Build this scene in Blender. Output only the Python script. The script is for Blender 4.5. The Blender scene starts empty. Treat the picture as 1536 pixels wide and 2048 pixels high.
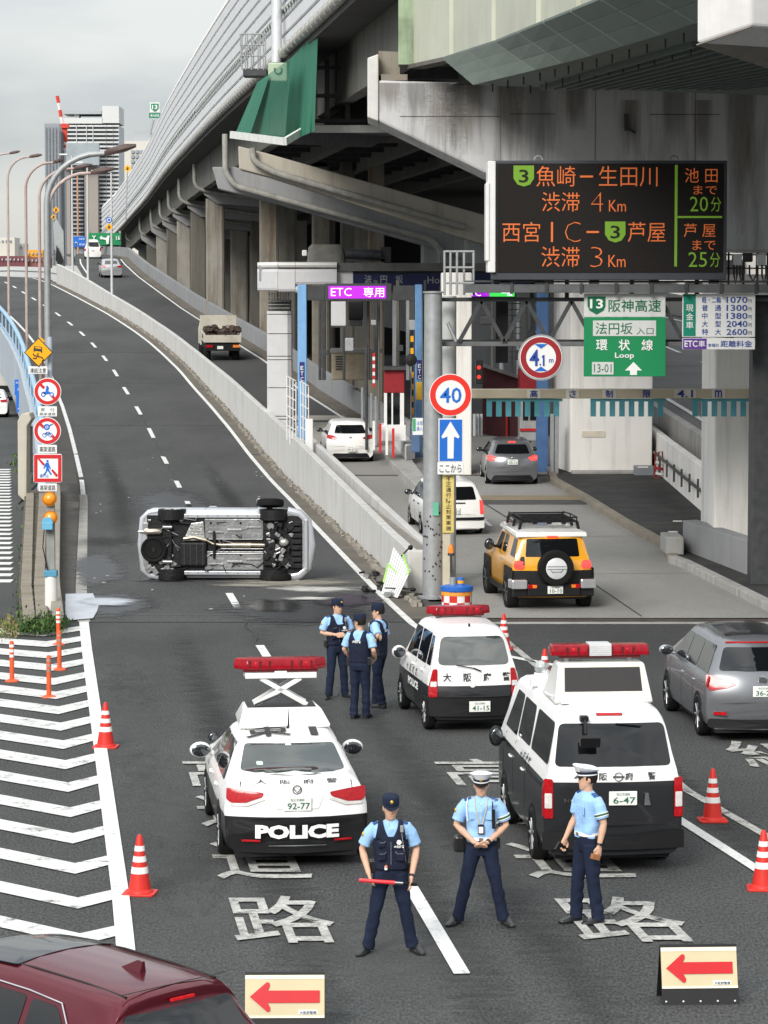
import bpy, bmesh, math, random
from mathutils import Vector, Matrix, noise as mnoise
random.seed(7)
sc = bpy.context.scene
COL = sc.collection
R = math.radians
# ------------------------------------------------------------------ camera, world, sun, exposure
CAM_H, FPX = 7.0, 6000.0
PITCH = math.atan(444.0/FPX)
cd = bpy.data.cameras.new('camera'); cam = bpy.data.objects.new('camera', cd); COL.objects.link(cam)
cam.location = (0, 0, CAM_H); cam.rotation_euler = (math.pi/2-PITCH, 0, 0)
cd.sensor_fit = 'VERTICAL'; cd.sensor_height = 36.0; cd.lens = 36.0*FPX/2048
cd.clip_start = 1.0; cd.clip_end = 6000
sc.camera = cam
world = bpy.data.worlds.new('World'); sc.world = world; world.use_nodes = True
nt = world.node_tree; nt.nodes.clear()
def wn(t, **k):
    n = nt.nodes.new(t)
    for a, b in k.items(): setattr(n, a, b)
    return n
SUN_EL, SUN_AZ = R(31), R(-158)      # azimuth measured from +Y towards +X
sky = wn('ShaderNodeTexSky', sky_type='NISHITA', sun_disc=False, sun_elevation=SUN_EL, sun_rotation=SUN_AZ)
bg1 = wn('ShaderNodeBackground'); bg1.inputs[1].default_value = 0.10
nt.links.new(sky.outputs[0], bg1.inputs[0])
tc = wn('ShaderNodeTexCoord'); mp = wn('ShaderNodeMapping'); mp.inputs['Scale'].default_value = (2.2, 2.2, 9.0)
mp.inputs['Location'].default_value = (0.3, 0.0, 0.15)
ns = wn('ShaderNodeTexNoise'); ns.inputs['Scale'].default_value = 2.2; ns.inputs['Detail'].default_value = 5; ns.inputs['Roughness'].default_value = .5
nt.links.new(tc.outputs['Generated'], mp.inputs[0]); nt.links.new(mp.outputs[0], ns.inputs[0])
cr = wn('ShaderNodeValToRGB')
cr.color_ramp.elements[0].position = .36; cr.color_ramp.elements[0].color = (.42, .46, .51, 1)
cr.color_ramp.elements[1].position = .62; cr.color_ramp.elements[1].color = (.76, .765, .75, 1)
nt.links.new(ns.outputs[0], cr.inputs[0])
# overcast layer: brighter overhead, as under a closed cloud cover
sx = wn('ShaderNodeSeparateXYZ'); nt.links.new(tc.outputs['Generated'], sx.inputs[0])
mr = wn('ShaderNodeMapRange'); mr.inputs['From Min'].default_value = 0; mr.inputs['From Max'].default_value = 1
mr.inputs['To Min'].default_value = .60; mr.inputs['To Max'].default_value = 2.3
nt.links.new(sx.outputs[2], mr.inputs[0])
bg2 = wn('ShaderNodeBackground'); nt.links.new(cr.outputs[0], bg2.inputs[0]); nt.links.new(mr.outputs[0], bg2.inputs[1])
mxs = wn('ShaderNodeMixShader'); mxs.inputs[0].default_value = .86
nt.links.new(bg1.outputs[0], mxs.inputs[1]); nt.links.new(bg2.outputs[0], mxs.inputs[2])
wo = wn('ShaderNodeOutputWorld'); nt.links.new(mxs.outputs[0], wo.inputs[0])
sd = bpy.data.lights.new('sun', 'SUN'); sd.energy = 2.4; sd.angle = R(24); sd.color = (1, .96, .9)
sun = bpy.data.objects.new('sun', sd); COL.objects.link(sun)
_d = Vector((math.sin(SUN_AZ)*math.cos(SUN_EL), math.cos(SUN_AZ)*math.cos(SUN_EL), math.sin(SUN_EL)))
sun.rotation_euler = _d.to_track_quat('Z', 'Y').to_euler(); sun.location = (0, 0, 60)
sc.view_settings.view_transform = 'Standard'; sc.view_settings.look = 'None'
sc.view_settings.exposure = 0.55; sc.view_settings.gamma = 1; sc.view_settings.use_curve_mapping = False
try:
    sc.cycles.max_bounces = 6; sc.cycles.diffuse_bounces = 3; sc.cycles.glossy_bounces = 3; sc.cycles.transmission_bounces = 4; sc.cycles.transparent_max_bounces = 8
    sc.cycles.use_denoising = True
except Exception: pass

# photograph pixel -> place
_ct, _st = math.cos(PITCH), math.sin(PITCH)
def _ray(px, py):
    u = (1024-py); return Vector(((px-768), FPX*_ct+u*_st, -FPX*_st+u*_ct))
def G(px, py, z=0.0):
    d = _ray(px, py); t = (z-CAM_H)/d.z; return Vector((d.x*t, d.y*t, z))
def V(px, py, Y):
    d = _ray(px, py); t = Y/d.y; return Vector((d.x*t, Y, CAM_H+d.z*t))
def SC(Y): return FPX/Y           # pixels per metre
def lerp(tab, y):
    if y <= tab[0][0]: a, b = tab[0], tab[1]
    elif y >= tab[-1][0]: a, b = tab[-2], tab[-1]
    else:
        for i in range(len(tab)-1):
            if tab[i][0] <= y <= tab[i+1][0]: a, b = tab[i], tab[i+1]; break
    t = (y-a[0])/(b[0]-a[0]); return a[1]+(b[1]-a[1])*t

# ------------------------------------------------------------------ materials
_M = {}
def mat(name, col, rough=.6, metal=0, var=.12, scale=3, bump=0, bscale=40, streak=0, dirt=0, coat=0, spec=.5, zsplit=None, col2=None, emit=0, alpha=1, dirtcol=(.06, .05, .04), trans=0, fine=0, wear=0, stretch=(1, 1, 1)):
    if name in _M: return _M[name]
    m = bpy.data.materials.new(name); m.use_nodes = True; t = m.node_tree; N = t.nodes; Lk = t.links.new
    b = N['Principled BSDF']
    b.inputs['Roughness'].default_value = rough; b.inputs['Metallic'].default_value = metal
    b.inputs['Specular IOR Level'].default_value = spec*(.35 if rough >= .6 else .6 if rough >= .4 and not coat else 1)
    if coat: b.inputs['Coat Weight'].default_value = coat; b.inputs['Coat Roughness'].default_value = .04
    c = (*col, 1)
    tcn = N.new('ShaderNodeTexCoord'); mpn = N.new('ShaderNodeMapping'); mpn.inputs['Scale'].default_value = stretch
    Lk(tcn.outputs['Object'], mpn.inputs[0]); src = mpn.outputs[0]
    cur = None
    if zsplit is not None:
        s = N.new('ShaderNodeSeparateXYZ'); Lk(tcn.outputs['Object'], s.inputs[0])
        g = N.new('ShaderNodeMath'); g.operation = 'GREATER_THAN'; g.inputs[1].default_value = zsplit; Lk(s.outputs[2], g.inputs[0])
        mx = N.new('ShaderNodeMix'); mx.data_type = 'RGBA'; Lk(g.outputs[0], mx.inputs[0])
        mx.inputs[6].default_value = (*col2, 1); mx.inputs[7].default_value = c; cur = mx.outputs[2]
    def mul(cur, fac_out, lo, hi):
        mr_ = N.new('ShaderNodeMapRange'); mr_.inputs[1].default_value = .3; mr_.inputs[2].default_value = .7
        mr_.inputs[3].default_value = lo; mr_.inputs[4].default_value = hi; Lk(fac_out, mr_.inputs[0])
        vm = N.new('ShaderNodeVectorMath'); vm.operation = 'SCALE'
        if cur is None: vm.inputs[0].default_value = c[:3]
        else: Lk(cur, vm.inputs[0])
        Lk(mr_.outputs[0], vm.inputs['Scale']); return vm.outputs[0]
    if var:
        n1 = N.new('ShaderNodeTexNoise'); n1.inputs['Scale'].default_value = scale; n1.inputs['Detail'].default_value = 5; n1.inputs['Roughness'].default_value = .6
        Lk(src, n1.inputs[0]); cur = mul(cur, n1.outputs[0], 1-var, 1+var)
    if fine:
        n4 = N.new('ShaderNodeTexNoise'); n4.inputs['Scale'].default_value = bscale; n4.inputs['Detail'].default_value = 2
        Lk(src, n4.inputs[0]); cur = mul(cur, n4.outputs[0], 1-fine, 1+fine)
    def mixto(cur, fac_out, col_, lo, hi, top):
        mr_ = N.new('ShaderNodeMapRange'); mr_.inputs[1].default_value = lo; mr_.inputs[2].default_value = hi; mr_.inputs[4].default_value = top
        Lk(fac_out, mr_.inputs[0]); mx = N.new('ShaderNodeMix'); mx.data_type = 'RGBA'; Lk(mr_.outputs[0], mx.inputs[0])
        if cur is None: mx.inputs[6].default_value = c
        else: Lk(cur, mx.inputs[6])
        mx.inputs[7].default_value = (*col_, 1); return mx.outputs[2]
    if streak:
        mp2 = N.new('ShaderNodeMapping'); mp2.inputs['Scale'].default_value = (1.6, 1.6, .13); Lk(tcn.outputs['Object'], mp2.inputs[0])
        n2 = N.new('ShaderNodeTexNoise'); n2.inputs['Scale'].default_value = 1.3; n2.inputs['Detail'].default_value = 6; n2.inputs['Roughness'].default_value = .7
        Lk(mp2.outputs[0], n2.inputs[0]); cur = mixto(cur, n2.outputs[0], dirtcol, .50, .72, streak)
    if dirt:
        n3 = N.new('ShaderNodeTexNoise'); n3.inputs['Scale'].default_value = scale*.5; n3.inputs['Detail'].default_value = 8; n3.inputs['Roughness'].default_value = .75
        Lk(src, n3.inputs[0]); cur = mixto(cur, n3.outputs[0], dirtcol, .48, .70, dirt)
    if cur is None: b.inputs['Base Color'].default_value = c
    else: Lk(cur, b.inputs['Base Color'])
    if bump:
        nb = N.new('ShaderNodeTexNoise'); nb.inputs['Scale'].default_value = bscale; nb.inputs['Detail'].default_value = 4
        Lk(src, nb.inputs[0]); bp = N.new('ShaderNodeBump'); bp.inputs['Strength'].default_value = bump; bp.inputs['Distance'].default_value = .02
        Lk(nb.outputs[0], bp.inputs['Height']); Lk(bp.outputs[0], b.inputs['Normal'])
    if emit:
        b.inputs['Emission Color'].default_value = c; b.inputs['Emission Strength'].default_value = emit
    if trans: b.inputs['Transmission Weight'].default_value = trans
    if wear:
        nw = N.new('ShaderNodeTexNoise'); nw.inputs['Scale'].default_value = 3.2; nw.inputs['Detail'].default_value = 9; nw.inputs['Roughness'].default_value = .78; Lk(src, nw.inputs[0])
        mw = N.new('ShaderNodeMapRange'); mw.inputs[1].default_value = .5-wear; mw.inputs[2].default_value = .62-wear; mw.inputs[3].default_value = 1; mw.inputs[4].default_value = 0
        mw.inputs[1].default_value, mw.inputs[2].default_value = .40+(.2-wear), .56+(.2-wear); Lk(nw.outputs[0], mw.inputs[0]); Lk(mw.outputs[0], b.inputs['Alpha'])
    if alpha < 1: b.inputs['Alpha'].default_value = alpha
    _M[name] = m; return m

asphalt = mat('asphalt', (.058, .060, .059), .88, var=.2, scale=.35, bump=.45, bscale=34, fine=.5, dirt=.4, dirtcol=(.075, .078, .074), stretch=(1, .35, 1))
asphalt_ramp = mat('asphalt_ramp', (.064, .0645, .064), .9, var=.2, scale=.3, bump=.4, bscale=30, fine=.3, dirt=.4, dirtcol=(.072, .072, .07), stretch=(1, .3, 1))
asphalt_dark = mat('asphalt_dark', (.045, .045, .045), .9, var=.2, scale=1, bump=.5, bscale=30, fine=.3, dirt=.5, dirtcol=(.09, .085, .075))
paveconc = mat('concrete_paving', (.27, .265, .25), .85, var=.14, scale=.5, bump=.25, bscale=25, fine=.1, dirt=.55, dirtcol=(.13, .115, .095), stretch=(1, .4, 1))
paint = mat('road_paint', (.66, .66, .64), .75, var=.10, scale=4, fine=.12, bscale=30, dirt=.45, dirtcol=(.28, .28, .27), wear=.03)
paint_worn = mat('worn_road_paint', (.40, .395, .37), .85, var=.3, scale=2.5, fine=.3, bscale=22, dirt=.7, dirtcol=(.22, .22, .21), wear=.09)
conc = mat('concrete', (.36, .355, .34), .85, var=.12, scale=.8, bump=.2, bscale=18, streak=.55, dirt=.3, dirtcol=(.12, .105, .085))
conc_white = mat('painted_concrete', (.80, .78, .74), .8, var=.07, scale=.6, bump=.1, bscale=12, streak=.40, dirt=.18, dirtcol=(.22, .18, .14))
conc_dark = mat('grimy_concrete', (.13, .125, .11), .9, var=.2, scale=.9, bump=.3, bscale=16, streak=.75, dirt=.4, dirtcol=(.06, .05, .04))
conc_grey = mat('grey_concrete', (.27, .275, .28), .85, var=.1, scale=.7, bump=.2, bscale=18, streak=.35, dirt=.25, dirtcol=(.12, .11, .095))
black = mat('black_trim', (.008, .008, .009), .5, var=.2, scale=8)
rubber = mat('rubber', (.009, .009, .009), .8, var=.2, scale=12, bump=.2, bscale=60)
chrome = mat('chrome', (.6, .6, .6), .18, metal=1, var=.05)
glass = mat('dark_glass', (.006, .007, .008), .04, var=.1, scale=2, spec=.6)
glass_lit = mat('painted_sky_glass', (.030, .040, .038), .04, var=.3, scale=2, spec=.8)  # lighter grey-green base, a little sky reflection painted into the glass
galv = mat('galvanised_steel', (.33, .345, .35), .5, metal=.35, var=.16, scale=6, bump=.1, dirt=.25, dirtcol=(.16, .15, .14))
galv_dark = mat('dark_steel', (.055, .058, .062), .55, metal=.3, var=.25, scale=4, dirt=.3, dirtcol=(.10, .08, .06))
steel_w = mat('white_steel', (.70, .70, .69), .5, var=.06, scale=2, dirt=.12, dirtcol=(.4, .37, .33))

# ------------------------------------------------------------------ mesh builder
class MB:
    def __init__(s): s.v = []; s.f = []; s.mi = []; s.m = 0
    def add(s, vs, fs):
        o = len(s.v); s.v += [tuple(v) for v in vs]
        for f in fs: s.f.append(tuple(i+o for i in f)); s.mi.append(s.m)
        return s
    def box(s, x0, x1, y0, y1, z0, z1, M=None):
        if x0 > x1: x0, x1 = x1, x0
        if y0 > y1: y0, y1 = y1, y0
        if z0 > z1: z0, z1 = z1, z0
        vs = [Vector(p) for p in ((x0, y0, z0), (x1, y0, z0), (x1, y1, z0), (x0, y1, z0), (x0, y0, z1), (x1, y0, z1), (x1, y1, z1), (x0, y1, z1))]
        if M: vs = [M@v for v in vs]
        return s.add(vs, [(3, 2, 1, 0), (4, 5, 6, 7), (0, 1, 5, 4), (1, 2, 6, 5), (2, 3, 7, 6), (3, 0, 4, 7)])
    def ring(s, r0, r1, h0, h1, c, n=24, axis='y'):
        f = len(s.f); pr = [(r0, h0), (r1, h0), (r1, h1), (r0, h1), (r0, h0)]; rings = []
        for r, h in pr:
            rings.append([Vector({'z': (r*math.cos(a), r*math.sin(a), h), 'y': (r*math.cos(a), h, r*math.sin(a))}[axis])+Vector(c) for a in [2*math.pi*k/n for k in range(n)]])
        return s.loft(rings, cap=False)
    def cbox(s, c, d, rz=0, rx=0, ry=0):
        M = Matrix.Translation(c)@Matrix.Rotation(rz, 4, 'Z')@Matrix.Rotation(ry, 4, 'Y')@Matrix.Rotation(rx, 4, 'X')
        return s.box(-d[0]/2, d[0]/2, -d[1]/2, d[1]/2, -d[2]/2, d[2]/2, M)
    def beam(s, a, b, w, h, up=(0, 0, 1)):
        a, b = Vector(a), Vector(b); d = b-a; L = d.length
        if L < 1e-6: return s
        y = d.normalized(); u = Vector(up)
        if abs(y.dot(u)) > .99: u = Vector((1, 0, 0))
        x = y.cross(u).normalized(); z = x.cross(y)
        M = Matrix((x, y, z)).transposed().to_4x4(); M.translation = a
        return s.box(-w/2, w/2, 0, L, -h/2, h/2, M)
    def loft(s, rings, cap=True, closed=True):
        n = len(rings[0]); o = len(s.v); s.v += [tuple(p) for r in rings for p in r]
        for i in range(len(rings)-1):
            for j in range(n if closed else n-1):
                k = (j+1) % n
                s.f.append((o+i*n+j, o+i*n+k, o+(i+1)*n+k, o+(i+1)*n+j)); s.mi.append(s.m)
        if cap and closed:
            s.f.append(tuple(o+j for j in range(n-1, -1, -1))); s.mi.append(s.m)
            s.f.append(tuple(o+(len(rings)-1)*n+j for j in range(n))); s.mi.append(s.m)
        return s
    def tube(s, pts, r, n=8, flat=1.0, side=None):
        pts = [Vector(p) for p in pts]
        rs = r if isinstance(r, (list, tuple)) else [r]*len(pts)
        rings = []; px = None
        for i, p in enumerate(pts):
            d = (pts[min(i+1, len(pts)-1)]-pts[max(i-1, 0)])
            if d.length < 1e-9: d = Vector((0, 0, 1))
            d.normalize()
            if px is None:
                u = Vector(side) if side else (Vector((0, 0, 1)) if abs(d.z) < .9 else Vector((1, 0, 0)))
                px = (u-d*u.dot(d)).normalized()
            else: px = (px-d*px.dot(d)).normalized()
            py = d.cross(px)
            rr = rs[i]; ra, rb = (rr if isinstance(rr, tuple) else (rr, rr*flat))
            rings.append([p+px*(ra*math.cos(2*math.pi*k/n))+py*(rb*math.sin(2*math.pi*k/n)) for k in range(n)])
        return s.loft(rings)
    def prism(s, poly, c0, c1, axis='y'):
        def P(a, b, c):
            return {'y': (a, c, b), 'z': (a, b, c), 'x': (c, a, b)}[axis]
        n = len(poly); vs = [P(a, b, c0) for a, b in poly]+[P(a, b, c1) for a, b in poly]
        fs = [tuple(range(n)), tuple(range(2*n-1, n-1, -1))]+[(i, (i+1) % n, n+(i+1) % n, n+i) for i in range(n)]
        return s.add(vs, fs)
    def lathe(s, prof, c=(0, 0, 0), n=16, axis='z', M=None):
        rings = []
        for r, h in prof:
            ring = []
            for k in range(n):
                a = 2*math.pi*k/n; x, y = r*math.cos(a), r*math.sin(a)
                p = {'z': (x, y, h), 'x': (h, x, y), 'y': (x, h, y)}[axis]
                p = Vector(p)+Vector(c)
                ring.append(M@p if M else p)
            rings.append(ring)
        return s.loft(rings)
    def ell(s, c, r, nu=14, nv=9, M=None):
        rings = []
        for i in range(nv+1):
            t = math.pi*i/nv; t = min(max(t, .02), math.pi-.02)
            ring = []
            for k in range(nu):
                a = 2*math.pi*k/nu
                p = Vector((r[0]*math.sin(t)*math.cos(a), r[1]*math.sin(t)*math.sin(a), r[2]*math.cos(t)))
                p = (M@p if M else p)+Vector(c); ring.append(p)
            rings.append(ring)
        return s.loft(rings)
    def pbox(s, x0, y0, x1, y1, Y, dep):      # box whose near face fills that rectangle of the view at distance Y
        a = V(x0, y0, Y); b = V(x1, y1, Y); return s.box(a.x, b.x, Y, Y+dep, a.z, b.z)
    def build(s, name, m, parent=None, smooth=None, bevel=0, world=False, shade=False, fixn=True):
        me = bpy.data.meshes.new(name); me.from_pydata(s.v, [], s.f)
        ms = m if isinstance(m, (list, tuple)) else [m]
        for x in ms: me.materials.append(x)
        if len(ms) > 1: me.polygons.foreach_set('material_index', s.mi)
        if fixn:
            bm = bmesh.new(); bm.from_mesh(me); bmesh.ops.recalc_face_normals(bm, faces=bm.faces); bm.to_mesh(me); bm.free()
        if smooth is not None:
            me.polygons.foreach_set('use_smooth', [True]*len(me.polygons)); me.set_sharp_from_angle(angle=R(smooth))
        me.update()
        return link(name, me, parent, bevel, world)
def link(name, me, parent=None, bevel=0, world=False):
    o = bpy.data.objects.new(name, me); COL.objects.link(o)
    if parent is not None:
        o.parent = parent
        if world: o.matrix_parent_inverse = Matrix.Translation(-world_loc(parent))
    if bevel:
        b = o.modifiers.new('bevel', 'BEVEL'); b.width = bevel; b.segments = 2; b.limit_method = 'ANGLE'
    return o
def world_loc(o):
    return Vector(o.get('_w', (0, 0, 0)))
def thing(name, label, cat, loc=(0, 0, 0), rz=0, group=None):
    o = bpy.data.objects.new(name, None); COL.objects.link(o); o.empty_display_size = .2
    o.location = loc; o.rotation_euler = (0, 0, rz); o['label'] = label; o['category'] = cat; o['_w'] = tuple(loc)
    if group: o['group'] = group
    return o
def tag(o, label, cat, group=None):
    o['label'] = label; o['category'] = cat
    if group: o['group'] = group
    return o
def struct(o): o['kind'] = 'structure'; return o
def stuff(o): o['kind'] = 'stuff'; return o
KIDS = {}
def copy_tree(o, parent=None):
    c = o.copy(); COL.objects.link(c)
    if parent is not None: c.parent = parent
    for ch in [x for x in bpy.data.objects if x.parent == o]: copy_tree(ch, c)
    return c
# text as a flat mesh fitted in a w x h box centred on 0,0 (x right, y up)
_T = {}
def text_geo(s, w, h, bold=0.0):
    k = (s, bold)
    if k not in _T:
        cu = bpy.data.curves.new('t', 'FONT'); cu.body = s; cu.align_x = 'LEFT'; cu.size = 1; cu.offset = bold; cu.resolution_u = 2
        ob = bpy.data.objects.new('t', cu); COL.objects.link(ob)
        dg = bpy.context.evaluated_depsgraph_get(); me = bpy.data.meshes.new_from_object(ob.evaluated_get(dg))
        _T[k] = ([v.co.copy() for v in me.vertices], [tuple(p.vertices) for p in me.polygons])
        bpy.data.objects.remove(ob); bpy.data.curves.remove(cu); bpy.data.meshes.remove(me)
    vs, fs = _T[k]
    if not vs: return [], []
    x0, x1 = min(v.x for v in vs), max(v.x for v in vs); y0, y1 = min(v.y for v in vs), max(v.y for v in vs)
    sx_, sy_ = w/max(x1-x0, 1e-6), h/max(y1-y0, 1e-6)
    if w <= 0: sx_ = sy_
    return [Vector(((v.x-(x0+x1)/2)*sx_, (v.y-(y0+y1)/2)*sy_, 0)) for v in vs], fs
def text_obj(s, m, w, h, fn, name='lettering', parent=None, bold=0.0, world=False):
    vs, fs = text_geo(s, w, h, bold)
    me = bpy.data.meshes.new(name); me.from_pydata([tuple(fn(v.x, v.y)) for v in vs], [], fs); me.materials.append(m); me.update()
    return link(name, me, parent, 0, world)
def rounded(poly, r, n=4):
    out = []; N_ = len(poly)
    for i in range(N_):
        p, a, b = Vector(poly[i]), Vector(poly[i-1]), Vector(poly[(i+1) % N_])
        da, db = (a-p), (b-p); ra = min(r, da.length*.45, db.length*.45)
        A, B = p+da.normalized()*ra, p+db.normalized()*ra
        for k in range(n+1):
            t = k/n; out.append(tuple(A*(1-t)**2+p*2*t*(1-t)+B*t*t))
    return out
# ------------------------------------------------------------------ ground and roads
RX = [(20, 1.85), (30.3, .80), (34.4, .36), (58.8, -2.45), (68.9, -3.57), (98.9, -6.5), (108.9, -7.57), (118.9, -8.8), (128.9, -10.1), (138.9, -11.46), (148.9, -12.9), (158.9, -14.3), (168.9, -15.8), (178.9, -17.4), (188.9, -19.1), (198.9, -20.9), (208.9, -22.8), (230, -27), (250, -30.9), (265, -33.8), (285, -38.5), (300, -43.5), (310, -48.5), (318, -54), (325, -61), (330, -70)]
RZ = [(20, 0), (98, 0), (108.9, .08), (118.9, .45), (128.9, 1.03), (138.9, 1.58), (148.9, 2.15), (158.9, 2.75), (168.9, 3.28), (178.9, 3.84), (188.9, 4.36), (198.9, 4.87), (208.9, 5.40), (230, 6.45), (250, 7.35), (270, 8.05), (300, 8.4), (350, 8.3)]
PX_ = [(64, 3), (75, 1.7), (90, .6), (107, -1.5), (125, -3.6), (140, -5.9), (162, -8.6), (185, -12.2), (210, -16.3), (230, -19.6), (250, -22.6), (280, -26.3), (305, -28.9), (340, -33.5), (380, -42)]
PZ = [(63.6, 0), (98, .62), (107, .85), (125, 1.5), (140, 2.2), (162, 3.16), (185, 4.3), (210, 5.7), (230, 7.0), (250, 8.1), (280, 9.4), (305, 10.2), (350, 11)]
rx = lambda y: lerp(RX, y)
rz = lambda y: lerp(RZ, y)
pz = lambda y: max(0, lerp(PZ, y)) if y > 63.6 else 0
px_ = lambda y: lerp(PX_, y)
def rng(a, b, st):
    n = max(1, int(math.ceil((b-a)/st))); return [a+(b-a)*i/n for i in range(n+1)]
def ribbon(mb, ys, fx0, fx1, fz, t=None):     # sheet between two X functions; t = thickness
    rings = []
    for y in ys:
        a, b, z = fx0(y), fx1(y), fz(y)
        rings.append([(a, y, z), (b, y, z)] if t is None else [(a, y, z), (b, y, z), (b, y, z-t), (a, y, z-t)])
    return mb.loft(rings, cap=t is not None, closed=t is not None)
g = MB(); g.add([(-900, -60, -.05), (900, -60, -.05), (900, 3500, -.05), (-900, 3500, -.05)], [(0, 1, 2, 3)])
struct(g.build('ground', mat('ground', (.075, .075, .073), .95, var=.3, scale=.05, dirt=.3)))
g = MB(); g.add([(-60, 8, 0), (60, 8, 0), (60, 63.4, 0), (-60, 63.4, 0)], [(0, 1, 2, 3)])
g.add([(-60, 63.4, 0), (.2, 63.4, 0), (-6.5, 98, 0), (-60, 98, 0)], [(0, 1, 2, 3)])
g.add([(-60, 98, 0), (-12, 98, 0), (-16, 170, 0), (-60, 170, 0)], [(0, 1, 2, 3)])
road = struct(g.build('road', asphalt))
# overpass ramp carrying the main road
mb = MB(); ribbon(mb, rng(63, 330, 3), lambda y: rx(y)-4.6, lambda y: rx(y)+4.4, lambda y: rz(y)+.010)
ramp = struct(mb.build('ramp_road', asphalt_ramp))
# plaza and toll ramp
def wallx(y): return rx(y)+4.15         # left face of the dividing wall
mb = MB(); ribbon(mb, rng(63.8, 118, 3), lambda y: wallx(y)+.5, lambda y: max(16.0, wallx(y)+16), lambda y: pz(y)+.006)
plaza = struct(mb.build('plaza_pavement', paveconc))
mb = MB(); ribbon(mb, rng(112, 380, 4), lambda y: max(wallx(y)+.3, px_(y)-2.4) if y < 255 else px_(y)-2.4, lambda y: px_(y)+2.9, lambda y: pz(y)+.016)
tollramp = struct(mb.build('toll_ramp_road', asphalt_ramp))
# concrete apron lying on the ramp under the toll gate
mb = MB(); ribbon(mb, rng(110, 128, 3), lambda y: wallx(y)+.35, lambda y: px_(y)+2.9, lambda y: pz(y)+.022)
struct(mb.build('toll_apron', mat('pale_concrete', (.33, .31, .27), .85, var=.08, scale=.6, dirt=.2, dirtcol=(.2, .18, .15))))
# expansion joint band at the plaza edge
mb = MB(); mb.box(.95, 30, 63.05, 63.55, -.02, .018); j = struct(mb.build('expansion_joint', mat('joint_steel', (.07, .06, .052), .7, var=.3, scale=3)))
mb = MB(); mb.box(.95, 30, 62.7, 63.0, -.02, .012); struct(mb.build('joint_edge', conc))
for Y in (84.5, 101.5):
    mb = MB(); x0 = wallx(Y)+.6; x1 = x0+6.5+3*(Y < 90)
    if Y < 90: continue
    mb.box(x0, 6.6, Y, Y+.45, pz(Y)-.02, pz(Y)+.02); struct(mb.build('expansion_joint', mat('joint_steel', (.1, .1, .1))))
mb = MB()
for a, b in ((92.5, 94.0),): mb.box(1.9, 7.6, a, b, pz(93)-.02, pz(94.0)+.018)
struct(mb.build('paving_patch', mat('tan_patch', (.27, .22, .15), .9, var=.2, scale=1.5, dirt=.4)))
mb = MB(); mb.box(1.9, 7.8, 90.9, 92.4, pz(91)-.02, pz(92.4)+.018); struct(mb.build('paving_patch', mat('dark_patch', (.08, .08, .08), .9, var=.2, scale=1.5)))
# slab joints in the plaza paving, recessed look by dark filler
def line_on(pts, w, zf, name, m, parent, dz=.012):
    mb = MB(); rings = []
    for i, (x, y) in enumerate(pts):
        a = Vector(pts[max(i-1, 0)]); b = Vector(pts[min(i+1, len(pts)-1)]); d = (b-a).normalized(); n_ = Vector((d.y, -d.x))
        z = zf(y)+dz
        rings.append([(x-n_.x*w/2, y-n_.y*w/2, z), (x+n_.x*w/2, y+n_.y*w/2, z)])
    mb.loft(rings, cap=False, closed=False); return mb.build(name, m, parent)
filler = mat('joint_filler', (.05, .05, .05), .9)
def gp(px, py, z=0): p = G(px, py, z); return (p.x, p.y)
line_on([gp(1190, 1180), gp(1283, 1234)], .04, pz, 'slab_joint', filler, plaza)
line_on([(1.0, 72), (14, 72.6)], .03, pz, 'slab_joint', filler, plaza, .015)
line_on([(.6, 81), (12, 81.5)], .03, pz, 'slab_joint', filler, plaza, .015)
line_on([gp(960, 1010, .4), gp(1075, 1075, .3)], .05, pz, 'slab_joint', filler, plaza, .02)
# ------- markings on the main road
def along(y0, y1, off, w, name='lane_line', m=paint, dz=.018, parent=None, base=rx, z=rz, st=2.5):
    return line_on([(base(y)+off, y) for y in rng(y0, y1, st)], w, z, name, m, parent, dz)
along(30.3, 34.8, 0, .17, parent=road)
k = 0
for y0 in [55.4, 65.6]+[95.3+10*i for i in range(17)]:
    along(y0, y0+(3.4 if y0 < 90 else 3.9), 0, .17, parent=ramp if y0 > 62 else road, st=1.5)
along(75.5, 79.4, 0, .17, parent=ramp)
along(20, 63, -3.42, .20, 'edge_line', parent=road)
along(63, 102, -3.42, .26, 'edge_line', mat('old_edge_paint', (.30, .295, .27), .85, var=.2, scale=2, dirt=.6, dirtcol=(.15, .14, .12)), parent=ramp)
along(102, 300, -3.42, .16, 'edge_line', parent=ramp)
along(62.6, 300, 3.47, .16, 'edge_line', parent=ramp)
line_on([(rx(62.6)+3.47, 62.6), (2.6, 49.5), (3.85, 39.6), (4.56, 35.6), (6.3, 26)], .16, rz, 'edge_line', paint, road, .018)
line_on([(2.35, 60.5), (4.25, 41.6), (5.5, 35)], .14, rz, 'edge_line', paint_worn, road, .014)
line_on([(1.5, 58.5), (3.3, 55.5)], .2, rz, 'zebra_line', paint, road, .014)
# toll ramp lines
along(126, 300, 2.15, .14, 'edge_line', base=px_, z=pz, parent=tollramp, dz=.03)
along(254, 300, -1.9, .14, 'edge_line', base=px_, z=pz, parent=tollramp, dz=.03)
line_on([(3.0, 84), (1.95, 98)], .12, pz, 'zebra_line', paint, plaza, .02)
line_on([(2.2, 84), (1.75, 96)], .12, pz, 'zebra_line', paint, plaza, .02)
for q in (85, 88, 91): line_on([(1.75+(96-q)*.035, q), (2.05+(98-q)*.07, q+1.1)], .18, pz, 'zebra_line', paint, plaza, .02)
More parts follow.
